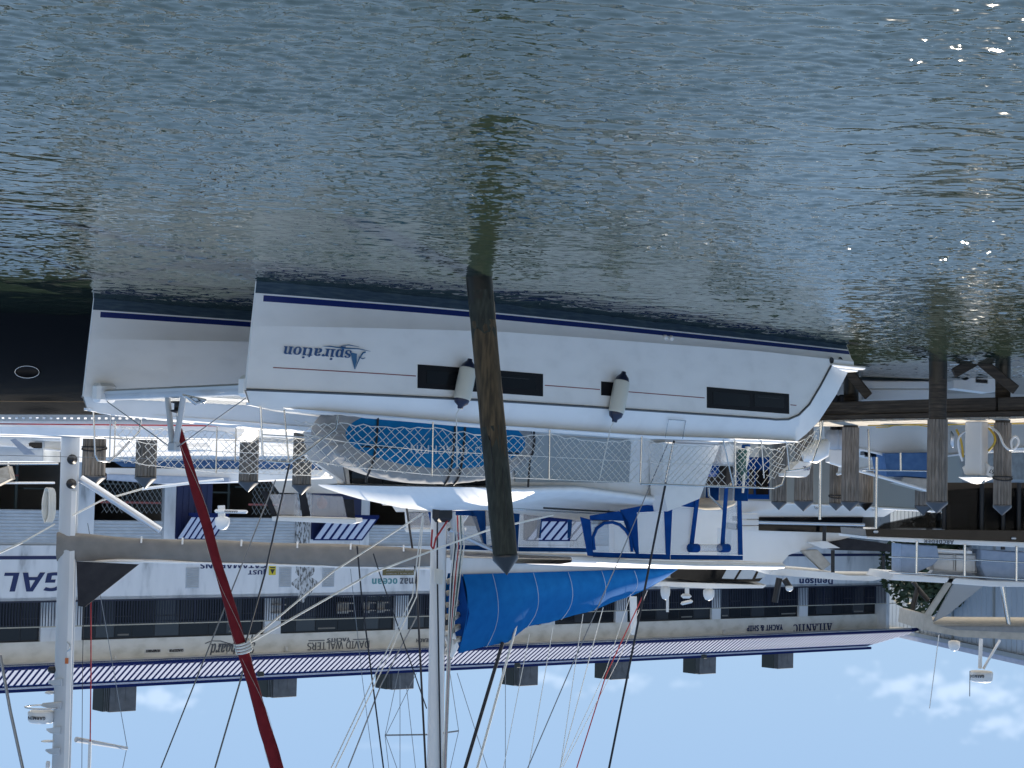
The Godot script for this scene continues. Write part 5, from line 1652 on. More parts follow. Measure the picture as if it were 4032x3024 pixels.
	sl.panel([Vector3(xl - 3.0, e_y, e_z), Vector3(xr + 1, e_y, e_z), Vector3(xr + 1, r_y, r_z), Vector3(xl + 0.2, r_y, r_z)], 0.05)
	part(bl, "roof_slope", sl, "roof_navy")
	var px = xr + 0.6
	var slope = Vector3(0, r_y - e_y, r_z - e_z)
	var out = Vector3(0, -slope.z, slope.y).normalized() * 0.03
	while px > xl - 2.6:
		var top = r_y - 0.16
		var t0 = 0.07
		var t1 = clampf((px - (xl - 3.0)) / 3.4, 0.12, 0.86)
		var p = MB.new()
		var a = Vector3(px - 0.175, e_y, e_z) + slope * t0 + out
		var c = Vector3(px - 0.175, e_y, e_z) + slope * t1 + out
		p.panel([a, a + Vector3(0.175, 0, 0), c + Vector3(0.175, 0, 0), c], 0.02)
		part(bl, "roof_panel", p, "roof_white")
		px -= 0.32
	wbox(bl, "ridge_trim", "roof_white", xl + 0.4, xr + 1, r_y - 0.02, r_y + 0.07, r_z - 0.05, r_z + 0.08)
	wbox(bl, "ridge_cap", "roof_navy", xl - 0.1, xr + 1, r_y + 0.07, r_y + 0.22, r_z - 0.3, r_z + 0.04)
	wbox(bl, "flat_roof", "unit_grey", xl, xr, r_y - 0.1, r_y, -14.0, r_z - 0.3)
	# louvred vents
	for q in [Vector3(-9.955, 7.176, 0), Vector3(-15.196, 7.189, 0), Vector3(-17.768, 7.214, 0)]:
		var fr = wbox(bl, "louvre_vent", "shutter_white", q.x - 0.36, q.x + 0.36, q.y - 0.5, q.y + 0.5, 0.0, 0.03)
		for k in 9:
			var s = MB.new()
			s.box(Vector3(q.x, q.y - 0.43 + k * 0.107, 0.05), Vector3(0.64, 0.085, 0.015), Basis(Vector3.RIGHT, 0.6))
			part(fr, "louvre", s, "shutter_white")
	# stains left by water and mould, patches of paint gone dark
	var sc: Vector3 = Vector3(-16.373, 7.43, 0)
	var stn = MB.new()
	var sp = PackedVector2Array()
	for i in 40:
		var a = TAU * i / 40
		sp.append(Vector2(sc.x + cos(a) * (0.6 + 0.18 * sin(a * 7.0) + 0.1 * sin(a * 13.0)), sc.y - 0.1 + sin(a) * (1.0 + 0.2 * sin(a * 5.0 + 1.0))))
	stn.prism(sp, 0.0, Transform3D(Basis.IDENTITY, Vector3(0, 0, 0.006)))
	part(bl, "mould_stain", stn, "wall_stain")
	# signs
	flat_text(bl, "ATLANTIC", Vector3(-55.028, 10.82, -0.78), 3.6, 0.52, "letter_navy", "Droid Serif", true)
	flat_text(bl, "YACHT & SHIP", Vector3(-50.642, 10.705, -0.78), 3.2, 0.36, "letter_navy", "Droid Sans", true)
	flat_text(bl, "DAVID WALTERS", Vector3(-19.052, 10.771, -0.78), 3.8, 0.38, "letter_grey")
	flat_text(bl, "YACHTS", Vector3(-19.042, 10.485, -0.78), 1.4, 0.19, "letter_grey", "Droid Sans", true)
	for x in [Vector3(-17.693, 10.482, -0.78), Vector3(-20.416, 10.5, -0.78)]: wbox(bl, "sign_line", "letter_grey", x.x - 0.48, x.x + 0.48, x.y - 0.02, x.y + 0.02, -1.3, -0.77)
	flat_text(bl, "Starboard", Vector3(-12.763, 10.756, -0.78), 2.5, 0.62, "letter_grey", "Droid Serif", true, true)
	flat_text(bl, "YACHT GROUP", Vector3(-12.611, 10.552, -0.78), 1.3, 0.14, "letter_grey", "Droid Sans", true)
	var swoosh = MB.new()
	var sw = Vector3(-12.075, 10.534, -0.77)
	swoosh.tube([sw + Vector3(0.85, -0.1, 0), sw + Vector3(0.5, -0.22, 0), sw + Vector3(0, -0.2, 0), sw + Vector3(-0.7, 0.0, 0)], 0.022, 5)
	part(bl, "sign_line", swoosh, "letter_grey")
	for q in [[Vector3(-9.645, 10.714, -0.78), "SEAKEEPER"], [Vector3(-8.385, 10.695, -0.78), "HUMPHREE"]]:
		wbox(bl, "sign_plate", "plastic_white", q[0].x - 0.45, q[0].x + 0.45, q[0].y - 0.11, q[0].y + 0.11, -0.8, -0.785)
		flat_text(bl, q[1], q[0] + Vector3(0, 0, 0.012), 0.76, 0.13, "print_dark", "Droid Sans", true)
	flat_text(bl, "BEACH", Vector3(-24.456, 10.675, -0.78), 0.95, 0.2, "letter_grey", "Droid Sans", true)
	flat_text(bl, "JUST", Vector3(-13.576, 6.91, 0.01), 1.05, 0.28, "letter_navy", "Droid Sans", true)
	flat_text(bl, "CATAMARANS", Vector3(-12.223, 6.602, 0.01), 3.7, 0.27, "letter_navy", "Droid Sans", true)
	var yp = Vector3(-14.442, 6.792, 0)
	wbox(bl, "sign_plate", "sign_yellow", yp.x - 0.2, yp.x + 0.2, yp.y - 0.29, yp.y + 0.29, 0.0, 0.02)
	var ym = MB.new()
	ym.prism(PackedVector2Array([Vector2(-0.14, 0.02), Vector2(0.14, 0.02), Vector2(0.0, 0.26)]), 0.01, Transform3D(Basis.IDENTITY, Vector3(yp.x, yp.y - 0.02, 0.03)))
	ym.box(Vector3(yp.x, yp.y - 0.08, 0.025), Vector3(0.3, 0.05, 0.01))
	ym.box(Vector3(yp.x, yp.y - 0.19, 0.025), Vector3(0.3, 0.05, 0.01))
	part(bl, "sign_emblem", ym, "print_dark")
	flat_text(bl, "maz", Vector3(-22.756, 7.461, 0.01), 1.0, 0.32, "letter_grey", "Droid Sans", true)
	flat_text(bl, "ocean", Vector3(-21.278, 7.458, 0.01), 1.6, 0.3, "letter_teal", "Droid Sans", true)
	var os = Vector3(-22.128, 6.991, 0)
	wbox(bl, "sign_plate", "sign_olive", os.x - 1.0, os.x + 1.0, os.y - 0.17, os.y + 0.17, 0.0, 0.02)
	flat_text(bl, "ELECTRICAL | SECURITY", os + Vector3(-0.05, 0.07, 0.03), 1.7, 0.1, "canvas_beige")
	flat_text(bl, "MARINE ENTERTAINMENT", os + Vector3(-0.05, -0.09, 0.03), 1.7, 0.1, "canvas_beige")
	flat_text(bl, "GALV", Vector3(-1.289, 7.286, 0.01), 4.1, 0.86, "letter_navy", "Droid Sans", true, true)
	flat_text(bl, "Denison", Vector3(-54.404, 7.851, 0.01), 3.1, 0.42, "letter_navy", "Droid Sans", true)
	# small wall things
	for q in [Vector3(-15.823, 10.846, -0.78), Vector3(-6.361, 10.949, -0.78), Vector3(-46.959, 10.884, -0.78), Vector3(-58.638, 11.209, -0.78), Vector3(-12.454, 10.983, -0.78)]:
		wbox(bl, "wall_light", "plastic_white", q.x - 0.06, q.x + 0.06, q.y - 0.12, q.y + 0.1, -0.8, -0.6, 0.02)
	for q in [Vector3(-13.816, 11.914, 0.6), Vector3(-30.124, 12.119, 0.5), Vector3(-44.403, 12.147, 0.5)]:
		wbox(bl, "flood_light", "unit_dark", q.x - 0.14, q.x + 0.14, q.y - 0.1, q.y + 0.14, 0.1, 0.35, 0.03)
	for q in [[Vector3(-15.234, 8.067, -0.3), 1.3], [Vector3(-19.266, 8.537, -0.6), 1.4], [Vector3(-20.775, 8.629, -0.6), 0.9], [Vector3(-21.661, 8.645, -0.6), 1.0]]:
		var c = MB.new()
		for y in [8.25, 8.6, 9.0]: c.box(Vector3(q[0].x, y, -0.6), Vector3(q[1] * 0.5, 0.06, 0.5))
		c.box(Vector3(q[0].x, 8.85, -0.85), Vector3(q[1] * 0.5, 0.6, 0.06))
		part(bl, "deck_chair", c, "canvas_beige")
	# air conditioners on the roof
	var ac = [[385, 522, 2798], [1025, 1155, 2742], [1495, 1615, 2711], [1990, 2106, 2697], [2353, 2468, 2672], [2700, 2810, 2651], [3012, 3112, 2630]]
	var pos = [Vector3(-8.385, 13.919, -4.5), Vector3(-17.721, 13.677, -4.5), Vector3(-25.305, 13.617, -4.5), Vector3(-34.189, 13.824, -4.5), Vector3(-41.337, 13.766, -4.5), Vector3(-48.717, 13.75, -4.5), Vector3(-55.806, 13.698, -4.5)]
	var nth = ["nearest and rightmost", "second from the right", "third from the right", "middle one of seven", "third from the left", "second from the left", "leftmost and farthest"]
	for i in 7:
		var c: Vector3 = pos[i]
		var u = thing("air_conditioner", "grey boxy air conditioner on the striped roof, " + nth[i], "air conditioner", fx * Vector3(c.x, r_y, c.z), turn, "air conditioners on the roof")
		var hh = maxf(0.5, c.y - r_y)
		wbox(u, "casing", "unit_grey", -0.85, 0.6, 0.0, hh, -0.6, 0.6, 0.02)
		wbox(u, "side_grille", "unit_dark", 0.6, 0.95, 0.05, hh - 0.04, -0.55, 0.55, 0.02)
		for k in 3: wbox(u, "grille_rib", "unit_grey", 0.66 + k * 0.1, 0.69 + k * 0.1, 0.05, hh - 0.05, 0.55, 0.57)
		for k in 2: wbox(u, "access_panel", "unit_grey", -0.7 + k * 0.55, -0.25 + k * 0.55, 0.25, maxf(0.4, hh - 0.45), 0.6, 0.615)
	# quay in front of the building
	var gq = MB.new()
	gq.box(Vector3(-26, 0.2, 9.0), Vector3(130.0, 2.4, 44.0))
	var go = MeshInstance3D.new()
	go.name = "quay"
	go.mesh = gq.mesh(mats["ground_concrete"])
	add_child(go)
	go.transform = fx * Transform3D(Basis.IDENTITY, Vector3(0, 0, -12.0))
	tag(go, "", "", "", "structure")
	# grey metal shed to the left
	var a = Vector3(-26.247, 2.44, -132)
	var b = Vector3(-30.222, 2.313, -104)
	var v = a - b
	v.y = 0
	var sd = thing("metal_shed", "pale blue grey metal sided shed left of the striped roof", "building", Vector3(b.x, 0, b.z), atan2(-v.z, v.x))
	var ln = v.length()
	var back = wbox(sd, "wall", "siding", -4.0, ln, 1.3, 11.4, -14.0, 0.0)
	var ribs = int(ln / 0.75)
	for k in ribs: wbox(sd, "siding_rib", "siding", k * 0.75, k * 0.75 + 0.09, 1.3, 11.35, 0.0, 0.035)
	for x in [2.2, 8.4, 15.0]: wbox(sd, "downpipe", "gate_grey", x, x + 0.14, 1.3, 11.3, 0.0, 0.14)
	wbox(sd, "gutter", "gate_grey", -4.4, ln + 0.4, 11.3, 11.55, -0.1, 0.3)
	wbox(sd, "roof_edge", "roof_white", -4.3, ln + 0.4, 11.62, 11.9, -0.6, 0.1)
	var rf = MB.new()
	rf.panel([Vector3(-4.4, 11.58, 0.25), Vector3(ln + 0.4, 11.58, 0.25), Vector3(ln + 0.4, 12.7, -7.0), Vector3(-4.4, 12.7, -7.0)], 0.06)
	rf.panel([Vector3(-4.4, 11.58, -14.2), Vector3(-4.4, 12.7, -7.0), Vector3(ln + 0.4, 12.7, -7.0), Vector3(ln + 0.4, 11.58, -14.2)], 0.06)
	part(sd, "roof", rf, "roof_white")
	# a tree between the two buildings
	var tb = Vector3(-26.329, 2.419, -118)
	var tr = thing("tree", "dark green tree in the gap left of the long building", "tree", Vector3(tb.x, 1.3, tb.z))
	var tk = MB.new()
	tk.tube([Vector3(0, 0, 0), Vector3(0.1, 2.6, 0), Vector3(-0.2, 5.2, 0.2)], [0.22, 0.17, 0.08], 9)
	for k in 5: tk.tube([Vector3(0.05, 2.2 + k * 0.5, 0), Vector3(cos(k * 1.3) * 1.2, 4.0 + k * 0.5, sin(k * 1.3) * 1.2)], [0.08, 0.03], 6)
	part(tr, "trunk", tk, "bark")
	var lf = MB.new()
	for k in 5200:
		var q = Vector3(rng.randfn(), rng.randfn(), rng.randfn()) * Vector3(1.15, 1.2, 1.1)
		var c = Vector3(0, 5.4, 0) + q.limit_length(3.0)
		var bs = Basis(Vector3(rng.randfn(), rng.randfn(), rng.randfn()).normalized(), rng.randf() * TAU)
		lf.tri(c + bs.x * 0.26, c + bs.y * 0.15 - bs.x * 0.08, c - bs.y * 0.15 - bs.x * 0.16)
	part(tr, "crown", lf, "leaf")

# ---------------------------------------------------------------- boats in the berths behind
# side outline (points in one upright plane) given a real width t behind it, edges rounded a little
func outline(parent: Node, called: String, m: String, pts: Array, t: float) -> MeshInstance3D:
	var mb = MB.new()
	var poly = PackedVector2Array()
	for p in pts: poly.append(Vector2(p.x, p.y))
	var z: float = pts[0].z
	var ins = Geometry2D.offset_polygon(poly, -0.02)
	if ins.size() == 1 and ins[0].size() == poly.size():
		mb.prism(poly, t - 0.04, Transform3D(Basis.IDENTITY, Vector3(0, 0, z - 0.02)))
		mb.prism(ins[0], 0.02, Transform3D(Basis.IDENTITY, Vector3(0, 0, z)))
	else:
		mb.prism(poly, t, Transform3D(Basis.IDENTITY, Vector3(0, 0, z)))
	return part(parent, called, mb, m, true)

func pole(parent: Node, called: String, pts: Array, r: float, m := "steel") -> MeshInstance3D:
	var b = MB.new()
	b.tube(pts, r, 7)
	return part(parent, called, b, m, true)

func dome(parent: Node, called: String, c: Vector3, r: float, h: float) -> MeshInstance3D:
	var b = MB.new()
	b.lathe([[0.0, 0.0], [r * 0.5, 0.0], [r * 0.96, h * 0.1], [r, h * 0.4], [r * 0.9, h * 0.65], [r * 0.6, h * 0.9], [0.0, h]], 20, Transform3D(Basis.IDENTITY, c))
	return part(parent, called, b, "plastic_white", true)

# a real boat hull: x0 stern to x1 bow (either way round), near side at depth z
func boat_hull(parent: Node, x0: float, x1: float, z: float, beam: float, h_stern: float, h_bow: float, m: String) -> void:
	for sd in [1.0, -1.0]:
		var rows = []
		for j in 7:
			var v = j / 6.0
			var row = PackedVector3Array()
			for i in 25:
				var u = i / 24.0
				var w = beam * 0.5 * (1.0 - pow(u, 3.2)) * (0.72 + 0.28 * v)
				var top = lerpf(h_stern, h_bow, u * u)
				row.append(Vector3(lerpf(x0, x1, u) + (x1 - x0) * 0.06 * v * u * u, lerpf(-0.3, top, v), z - beam * 0.5 + sd * maxf(w, 0.02)))
			rows.append(row)
		var b = MB.new()
		b.grid(rows)
		part(parent, "hull", b, m, true)
		var r = MB.new()
		var rp = []
		for p in rows[6]: rp.append(p)
		r.tube(rp, 0.04, 6)
		part(parent, "gunwale", r, "far_white", true)
	var d = MB.new()
	var l = PackedVector3Array()
	var rr = PackedVector3Array()
	for i in 25:
		var u = i / 24.0
		var w = beam * 0.5 * (1.0 - pow(u, 3.2))
		var top = lerpf(h_stern, h_bow, u * u) - 0.05
		var x = lerpf(x0, x1, u) + (x1 - x0) * 0.06 * u * u
		l.append(Vector3(x, top, z - beam * 0.5 + w))
		rr.append(Vector3(x, top, z - beam * 0.5 - w))
	d.grid([l, rr])
	part(parent, "deck", d, "deck_white", true)
	var t = MB.new()
	t.quad(Vector3(x0, -0.3, z - beam * 0.86), Vector3(x0, -0.3, z - beam * 0.14), Vector3(x0, h_stern, z), Vector3(x0, h_stern, z - beam))
	part(parent, "transom", t, m, true)

func outboard(parent: Node, c: Vector3, s: float) -> void:
	var b = MB.new()
	b.lathe([[0.0, -0.06], [0.2, -0.04], [0.24, 0.12], [0.23, 0.34], [0.17, 0.46], [0.0, 0.5]], 16, Transform3D(Basis.IDENTITY.scaled(Vector3(0.8, s, 1.2)), c))
	var o = part(parent, "outboard_engine", b, "outboard", true)
	var l = MB.new()
	l.cbox(c + Vector3(0, -0.45, 0), Vector3(0.16, 0.85, 0.26), 0.04)
	part(o, "engine_leg", l, "rubber_black", true)

func make_background_boats() -> void:
	# --- flybridge yacht at the far left
	var y = thing("flybridge_yacht", "flybridge motor yacht with a black glass cockpit and beige hardtop at far left", "yacht", Vector3(-12.006, 2.264, -47) * Vector3(1, 0, 1))
	var zz = 47.0
	boat_hull(y, (Vector3(-14.735, 2.203, -47)).x, (Vector3(-8.961, 2.333, -47)).x, -47.0, 5.0, 1.3, 2.1, "far_white")
	outline(y, "interior_shade_panel", "seat_and_shade_brown", [Vector3(-11.34, 2.266, -49), Vector3(-15.362, 2.175, -49), Vector3(-15.367, 3.495, -49), Vector3(-11.351, 3.532, -49)], 0.1)  # dark panel standing in for the shaded cockpit interior
	for q in [[Vector3(-11.383, 2.824, -48.6), Vector3(-11.842, 2.814, -48.6), Vector3(-11.847, 3.422, -48.6), Vector3(-11.388, 3.432, -48.6)], [Vector3(-11.885, 3.106, -48.5), Vector3(-12.147, 3.1, -48.5), Vector3(-12.123, 3.427, -48.5), Vector3(-11.888, 3.432, -48.5)], [Vector3(-12.303, 3, -48.6), Vector3(-12.696, 3.024, -48.6), Vector3(-12.725, 3.402, -48.6), Vector3(-12.325, 3.411, -48.6)]]:
		outline(y, "cockpit_seat", "cover_grey", q, 0.5)
	for q in [Vector3(-10.92, 2.159, -47.3), Vector3(-11.865, 2.202, -47.3), Vector3(-12.405, 2.636, -47.3), Vector3(-12.798, 2.244, -47.3)]:
		pole(y, "window_post", [q, q + Vector3(0, 1.3, 0)], 0.06, "rubber_black")
	var gl = outline(y, "cabin_glass", "clear_pane", [Vector3(-10.971, 2.476, -47.4), Vector3(-11.866, 2.392, -47.4), Vector3(-11.874, 3.452, -47.4), Vector3(-10.98, 3.472, -47.4)], 0.02)
	outline(y, "cabin_glass", "clear_pane", [Vector3(-11.917, 2.391, -47.4), Vector3(-14.861, 2.325, -47.4), Vector3(-14.865, 3.41, -47.4), Vector3(-11.926, 3.463, -47.4)], 0.02)
	outline(y, "side_window", "clear_pane", [Vector3(-9.472, 3.343, -47.6), Vector3(-10.932, 3.003, -47.6), Vector3(-10.936, 3.451, -47.6), Vector3(-9.217, 3.515, -47.6)], 0.02)
	outline(y, "visor", "dark_glass", [Vector3(-8.898, 3.492, -47), Vector3(-14.74, 3.418, -47), Vector3(-14.741, 3.759, -47), Vector3(-8.925, 3.668, -47)], 3.6)
	for q in [Vector3(-9.148, 3.555, -46.95), Vector3(-12.586, 3.642, -46.95)]:
		var l = MB.new()
		l.cbox(q, Vector3(0.13, 0.07, 0.05), 0.03)
		part(y, "spot_lamp", l, "aluminium", true)
	outline(y, "fly_deck", "far_white", [Vector3(-8.906, 3.673, -46.9), Vector3(-14.71, 3.763, -46.9), Vector3(-14.71, 3.908, -46.9), Vector3(-9.843, 3.791, -46.9), Vector3(-8.926, 3.736, -46.9)], 4.0)
	lettering(y, "lettering", "ARCDEDER", Transform3D(Basis.IDENTITY, Vector3(-10.697, 3.764, -46.85) - Vector3(-12.006, 2.264, -47) * Vector3(1, 0, 1)), 0.74, 0.1, "letter_grey", "Droid Sans", true)
	outline(y, "fly_coaming", "canvas_pale", [Vector3(-11.148, 4.445, -49), Vector3(-12.27, 4.485, -49), Vector3(-12.272, 4.774, -49), Vector3(-10.952, 4.659, -49)], 0.4)
	outline(y, "fly_cabinet", "far_white", [Vector3(-10.801, 4.067, -48), Vector3(-11.932, 4.067, -48), Vector3(-11.936, 4.557, -48), Vector3(-10.805, 4.518, -48)], 0.7)
	for q in [[Vector3(-10.809, 4.092, -47.98), Vector3(-11.339, 4.093, -47.98), Vector3(-11.343, 4.531, -47.98), Vector3(-10.813, 4.504, -47.98)], [Vector3(-11.378, 4.092, -47.98), Vector3(-11.908, 4.093, -47.98), Vector3(-11.912, 4.544, -47.98), Vector3(-11.382, 4.53, -47.98)]]:
		outline(y, "cabinet_door", "far_white", q, 0.03)
	outline(y, "counter_top", "far_white", [Vector3(-10.537, 3.959, -47.6), Vector3(-11.711, 3.996, -47.6), Vector3(-11.711, 4.06, -47.6), Vector3(-10.537, 4.035, -47.6)], 0.9)
	for q in [[[Vector3(-9.893, 3.855, -47.5), Vector3(-10.802, 3.886, -47.5), Vector3(-10.856, 4.204, -47.5), Vector3(-10.71, 4.366, -47.5), Vector3(-10.233, 4.587, -47.5), Vector3(-9.9, 4.569, -47.5)], 1.2], [[Vector3(-11.903, 3.951, -47.5), Vector3(-12.531, 3.988, -47.5), Vector3(-13.427, 4.006, -47.5), Vector3(-13.431, 4.757, -47.5), Vector3(-12.088, 4.749, -47.5), Vector3(-11.907, 4.371, -47.5)], 1.4]]:
		outline(y, "seat_cover", "canvas_pale", q[0], q[1])
	for q in [[Vector3(-9.468, 4.171, -46.9), Vector3(-11.363, 4.191, -46.9), Vector3(-14.712, 4.298, -46.9)], [Vector3(-9.472, 4.542, -46.9), Vector3(-11.367, 4.6, -46.9), Vector3(-14.714, 4.726, -46.9)]]: pole(y, "fly_rail", q, 0.022)
	for q in [[Vector3(-10.159, 3.771, -46.9), Vector3(-10.154, 4.564, -46.9)], [Vector3(-11.354, 3.826, -46.9), Vector3(-11.354, 4.6, -46.9)], [Vector3(-12.643, 3.841, -46.9), Vector3(-12.643, 4.691, -46.9)]]: pole(y, "rail_post", q, 0.035)
	outline(y, "fly_awning", "far_white", [Vector3(-9.566, 4.754, -47.2), Vector3(-9.66, 4.588, -47.2), Vector3(-11.186, 4.667, -47.2), Vector3(-12.075, 4.711, -47.2), Vector3(-14.808, 4.738, -47.2), Vector3(-14.808, 4.827, -47.2), Vector3(-12.077, 4.862, -47.2), Vector3(-10.933, 4.8, -47.2)], 3.2)
	outline(y, "vinyl_curtain", "shade_grey", [Vector3(-11.235, 4.671, -47.3), Vector3(-12.101, 4.715, -47.3), Vector3(-11.399, 5.288, -47.3), Vector3(-11.064, 5.586, -47.3), Vector3(-10.647, 5.798, -47.3)], 0.03)
	outline(y, "curtain_edge", "canvas_beige", [Vector3(-11.046, 4.645, -47.2), Vector3(-11.211, 4.66, -47.2), Vector3(-10.603, 5.616, -47.2), Vector3(-10.432, 5.594, -47.2)], 0.08)
	outline(y, "hardtop", "canvas_beige", [Vector3(-10.432, 5.594, -47.2), Vector3(-10.61, 5.615, -47.2), Vector3(-10.662, 5.829, -47.2), Vector3(-14.812, 5.761, -47.2), Vector3(-14.814, 6.215, -47.2), Vector3(-11.344, 6.129, -47.2), Vector3(-10.397, 5.974, -47.2)], 3.0)
	outline(y, "hardtop_lining", "cover_grey", [Vector3(-10.74, 5.861, -47.15), Vector3(-14.796, 5.783, -47.15), Vector3(-14.797, 6.029, -47.15), Vector3(-11.185, 5.952, -47.15)], 0.04)
	pole(y, "hardtop_post", [Vector3(-12.382, 4.772, -47.3), Vector3(-12.567, 5.818, -47.3)], 0.06)
	pole(y, "radar_leg", [Vector3(-11.946, 6.19, -47.6), Vector3(-11.926, 6.933, -47.6)], 0.05, "plastic_white")
	pole(y, "radar_leg", [Vector3(-12.432, 6.211, -47.6), Vector3(-12.015, 6.944, -47.6)], 0.035, "plastic_white")
	var rd = MB.new()
	rd.lathe([[0.0, 0.0], [0.26, 0.0], [0.29, 0.04], [0.28, 0.22], [0.23, 0.27], [0.0, 0.28]], 24, Transform3D(Basis.IDENTITY, Vector3(-11.965, 6.996, -47.6)))
	var rn = part(y, "radar_dome", rd, "plastic_white", true)
	lettering(rn, "lettering", "GARMIN", Transform3D(Basis.IDENTITY, Vector3(-11.789, 7.104, -47.3) - Vector3(-12.006, 2.264, -47) * Vector3(1, 0, 1)), 0.34, 0.075, "print_dark", "Droid Sans", true)
	pole(y, "wind_sensor", [Vector3(-11.677, 7.002, -47.6), Vector3(-11.676, 7.636, -47.6)], 0.012, "wire")
	dome(y, "satellite_dome", Vector3(-11.275, 6.249, -47.6), 0.15, 0.27)
	pole(y, "whip_antenna", [Vector3(-10.844, 6.104, -47.4), Vector3(-10.625, 7.941, -47.4)], 0.012, "plastic_white")
	for q in [[Vector3(-10.74, 4.894, -50), Vector3(-10.856, 5.059, -50), Vector3(-10.701, 5.765, -50)], [Vector3(-10.856, 5.059, -50), Vector3(-11.148, 5.387, -50)]]: pole(y, "lamp_arm", q, 0.07, "rubber_black")
	# --- motor yacht with the long dark window band
	var m = thing("motor_yacht", "white motor yacht with a dark window band behind the capped pilings", "yacht", Vector3(-10.118, 2.233, -58) * Vector3(1, 0, 1))
	boat_hull(m, (Vector3(-6.048, 2.324, -58)).x, (Vector3(-14.033, 2.145, -58)).x, -57.0, 5.6, 2.9, 3.1, "hull_grey")
	outline(m, "deck_house", "far_white", [Vector3(-7.531, 2.95, -58.5), Vector3(-12.266, 2.891, -58.5), Vector3(-11.638, 3.267, -58.5), Vector3(-7.537, 3.359, -58.5)], 4.2)
	for q in [Vector3(-9.528, 3.006, -58.4), Vector3(-11.301, 2.998, -58.4)]:
		var l = MB.new()
		l.lathe([[0.0, 0.01], [0.05, 0.01], [0.06, 0.02], [0.07, 0.0]], 12, Transform3D(Basis(Vector3.RIGHT, PI / 2), q))
		part(m, "porthole", l, "steel", true)
	outline(m, "window_band", "dark_glass", [Vector3(-7.367, 3.362, -58.4), Vector3(-10.989, 3.28, -58.4), Vector3(-10.951, 3.454, -58.4), Vector3(-7.369, 3.519, -58.4)], 3.8)
	pole(m, "side_rail", [Vector3(-7.293, 3.512, -57.8), Vector3(-10.917, 3.516, -57.8)], 0.05, "aluminium")
	outline(m, "windscreen", "dark_glass", [Vector3(-7.079, 3.575, -58.6), Vector3(-10.856, 3.554, -58.6), Vector3(-10.598, 3.796, -58.6), Vector3(-7.082, 3.756, -58.6)], 3.8)
	outline(m, "upper_deck", "far_white", [Vector3(-6.912, 3.766, -58.5), Vector3(-10.58, 3.794, -58.5), Vector3(-10.715, 3.885, -58.5), Vector3(-9.575, 4.202, -58.5), Vector3(-8.705, 4.504, -58.5), Vector3(-8.441, 4.832, -58.5), Vector3(-6.93, 4.897, -58.5)], 4.0)
	outline(m, "flybridge_seat", "canvas_beige", [Vector3(-9.058, 4.354, -58.2), Vector3(-9.551, 4.319, -58.2), Vector3(-9.965, 4.755, -58.2), Vector3(-9.716, 4.948, -58.2)], 0.6)
	outline(m, "flybridge_wing", "far_white", [Vector3(-9.203, 4.088, -58), Vector3(-9.749, 4.021, -58), Vector3(-10.205, 4.244, -58), Vector3(-9.674, 4.272, -58)], 0.4)
	for q in [[Vector3(-9.712, 3.554, -58), Vector3(-9.71, 4.037, -58)], [Vector3(-9.98, 4.312, -58), Vector3(-9.988, 4.996, -58)], [Vector3(-11.536, 4.464, -58), Vector3(-11.541, 4.899, -58)]]: pole(m, "hardtop_post", q, 0.06, "rubber_black")
	outline(m, "dark_cover", "sail_dark", [Vector3(-9.918, 4.071, -58.3), Vector3(-10.585, 3.947, -58.3), Vector3(-11.922, 4.112, -58.3), Vector3(-11.924, 4.324, -58.3), Vector3(-10.118, 4.317, -58.3)], 1.6)
	outline(m, "hardtop", "far_white", [Vector3(-8.026, 5.111, -58.2), Vector3(-8.367, 4.838, -58.2), Vector3(-8.556, 4.927, -58.2), Vector3(-10.007, 5.004, -58.2), Vector3(-10.478, 5.087, -58.2), Vector3(-11.912, 5.071, -58.2), Vector3(-11.287, 5.233, -58.2), Vector3(-10.292, 5.232, -58.2)], 3.4)
	for q in [[Vector3(-8.358, 5.208, -58.1), Vector3(-8.228, 5.958, -58.1)], [Vector3(-8.514, 5.236, -58.1), Vector3(-8.674, 5.481, -58.1)]]: pole(m, "lamp_arm", q, 0.1, "rubber_black")
	dome(m, "lamp", Vector3(-8.659, 5.43, -58), 0.12, 0.18)
	# --- pilothouse yacht with domes on its roof
	var c = thing("pilothouse_yacht", "white yacht with raked dark windows and satellite domes on its roof above the bimini", "yacht", Vector3(-7.06, 2.248, -66) * Vector3(1, 0, 1))
	boat_hull(c, (Vector3(-9.02, 2.204, -66)).x, (Vector3(0.955, 2.428, -66)).x, -66.0, 5.0, 2.6, 3.2, "far_white")
	outline(c, "deck_house", "far_white", [Vector3(-3.749, 3.218, -67), Vector3(-8.989, 3.1, -67), Vector3(-9.018, 5.125, -67), Vector3(-3.787, 5.242, -67)], 3.8)
	outline(c, "window_band", "dark_glass", [Vector3(-5.763, 5.203, -66.9), Vector3(-7.258, 5.17, -66.9), Vector3(-6.853, 5.753, -66.9), Vector3(-5.771, 5.652, -66.9)], 3.6)
	outline(c, "window_band", "dark_glass", [Vector3(-7.258, 5.17, -66.9), Vector3(-9.42, 5.157, -66.9), Vector3(-8.923, 5.707, -66.9), Vector3(-6.853, 5.753, -66.9)], 3.6)
	for q in [[Vector3(-7.811, 5.192, -66.85), Vector3(-8.279, 5.181, -66.85), Vector3(-8.016, 5.635, -66.85), Vector3(-7.584, 5.627, -66.85)], [Vector3(-8.369, 5.179, -66.85), Vector3(-8.891, 5.167, -66.85), Vector3(-8.663, 5.621, -66.85), Vector3(-8.106, 5.633, -66.85)], [Vector3(-8.963, 5.166, -66.85), Vector3(-9.359, 5.157, -66.85), Vector3(-9.077, 5.567, -66.85), Vector3(-8.78, 5.6, -66.85)]]:
		outline(c, "windscreen_pane", "letter_pale", q, 0.03)
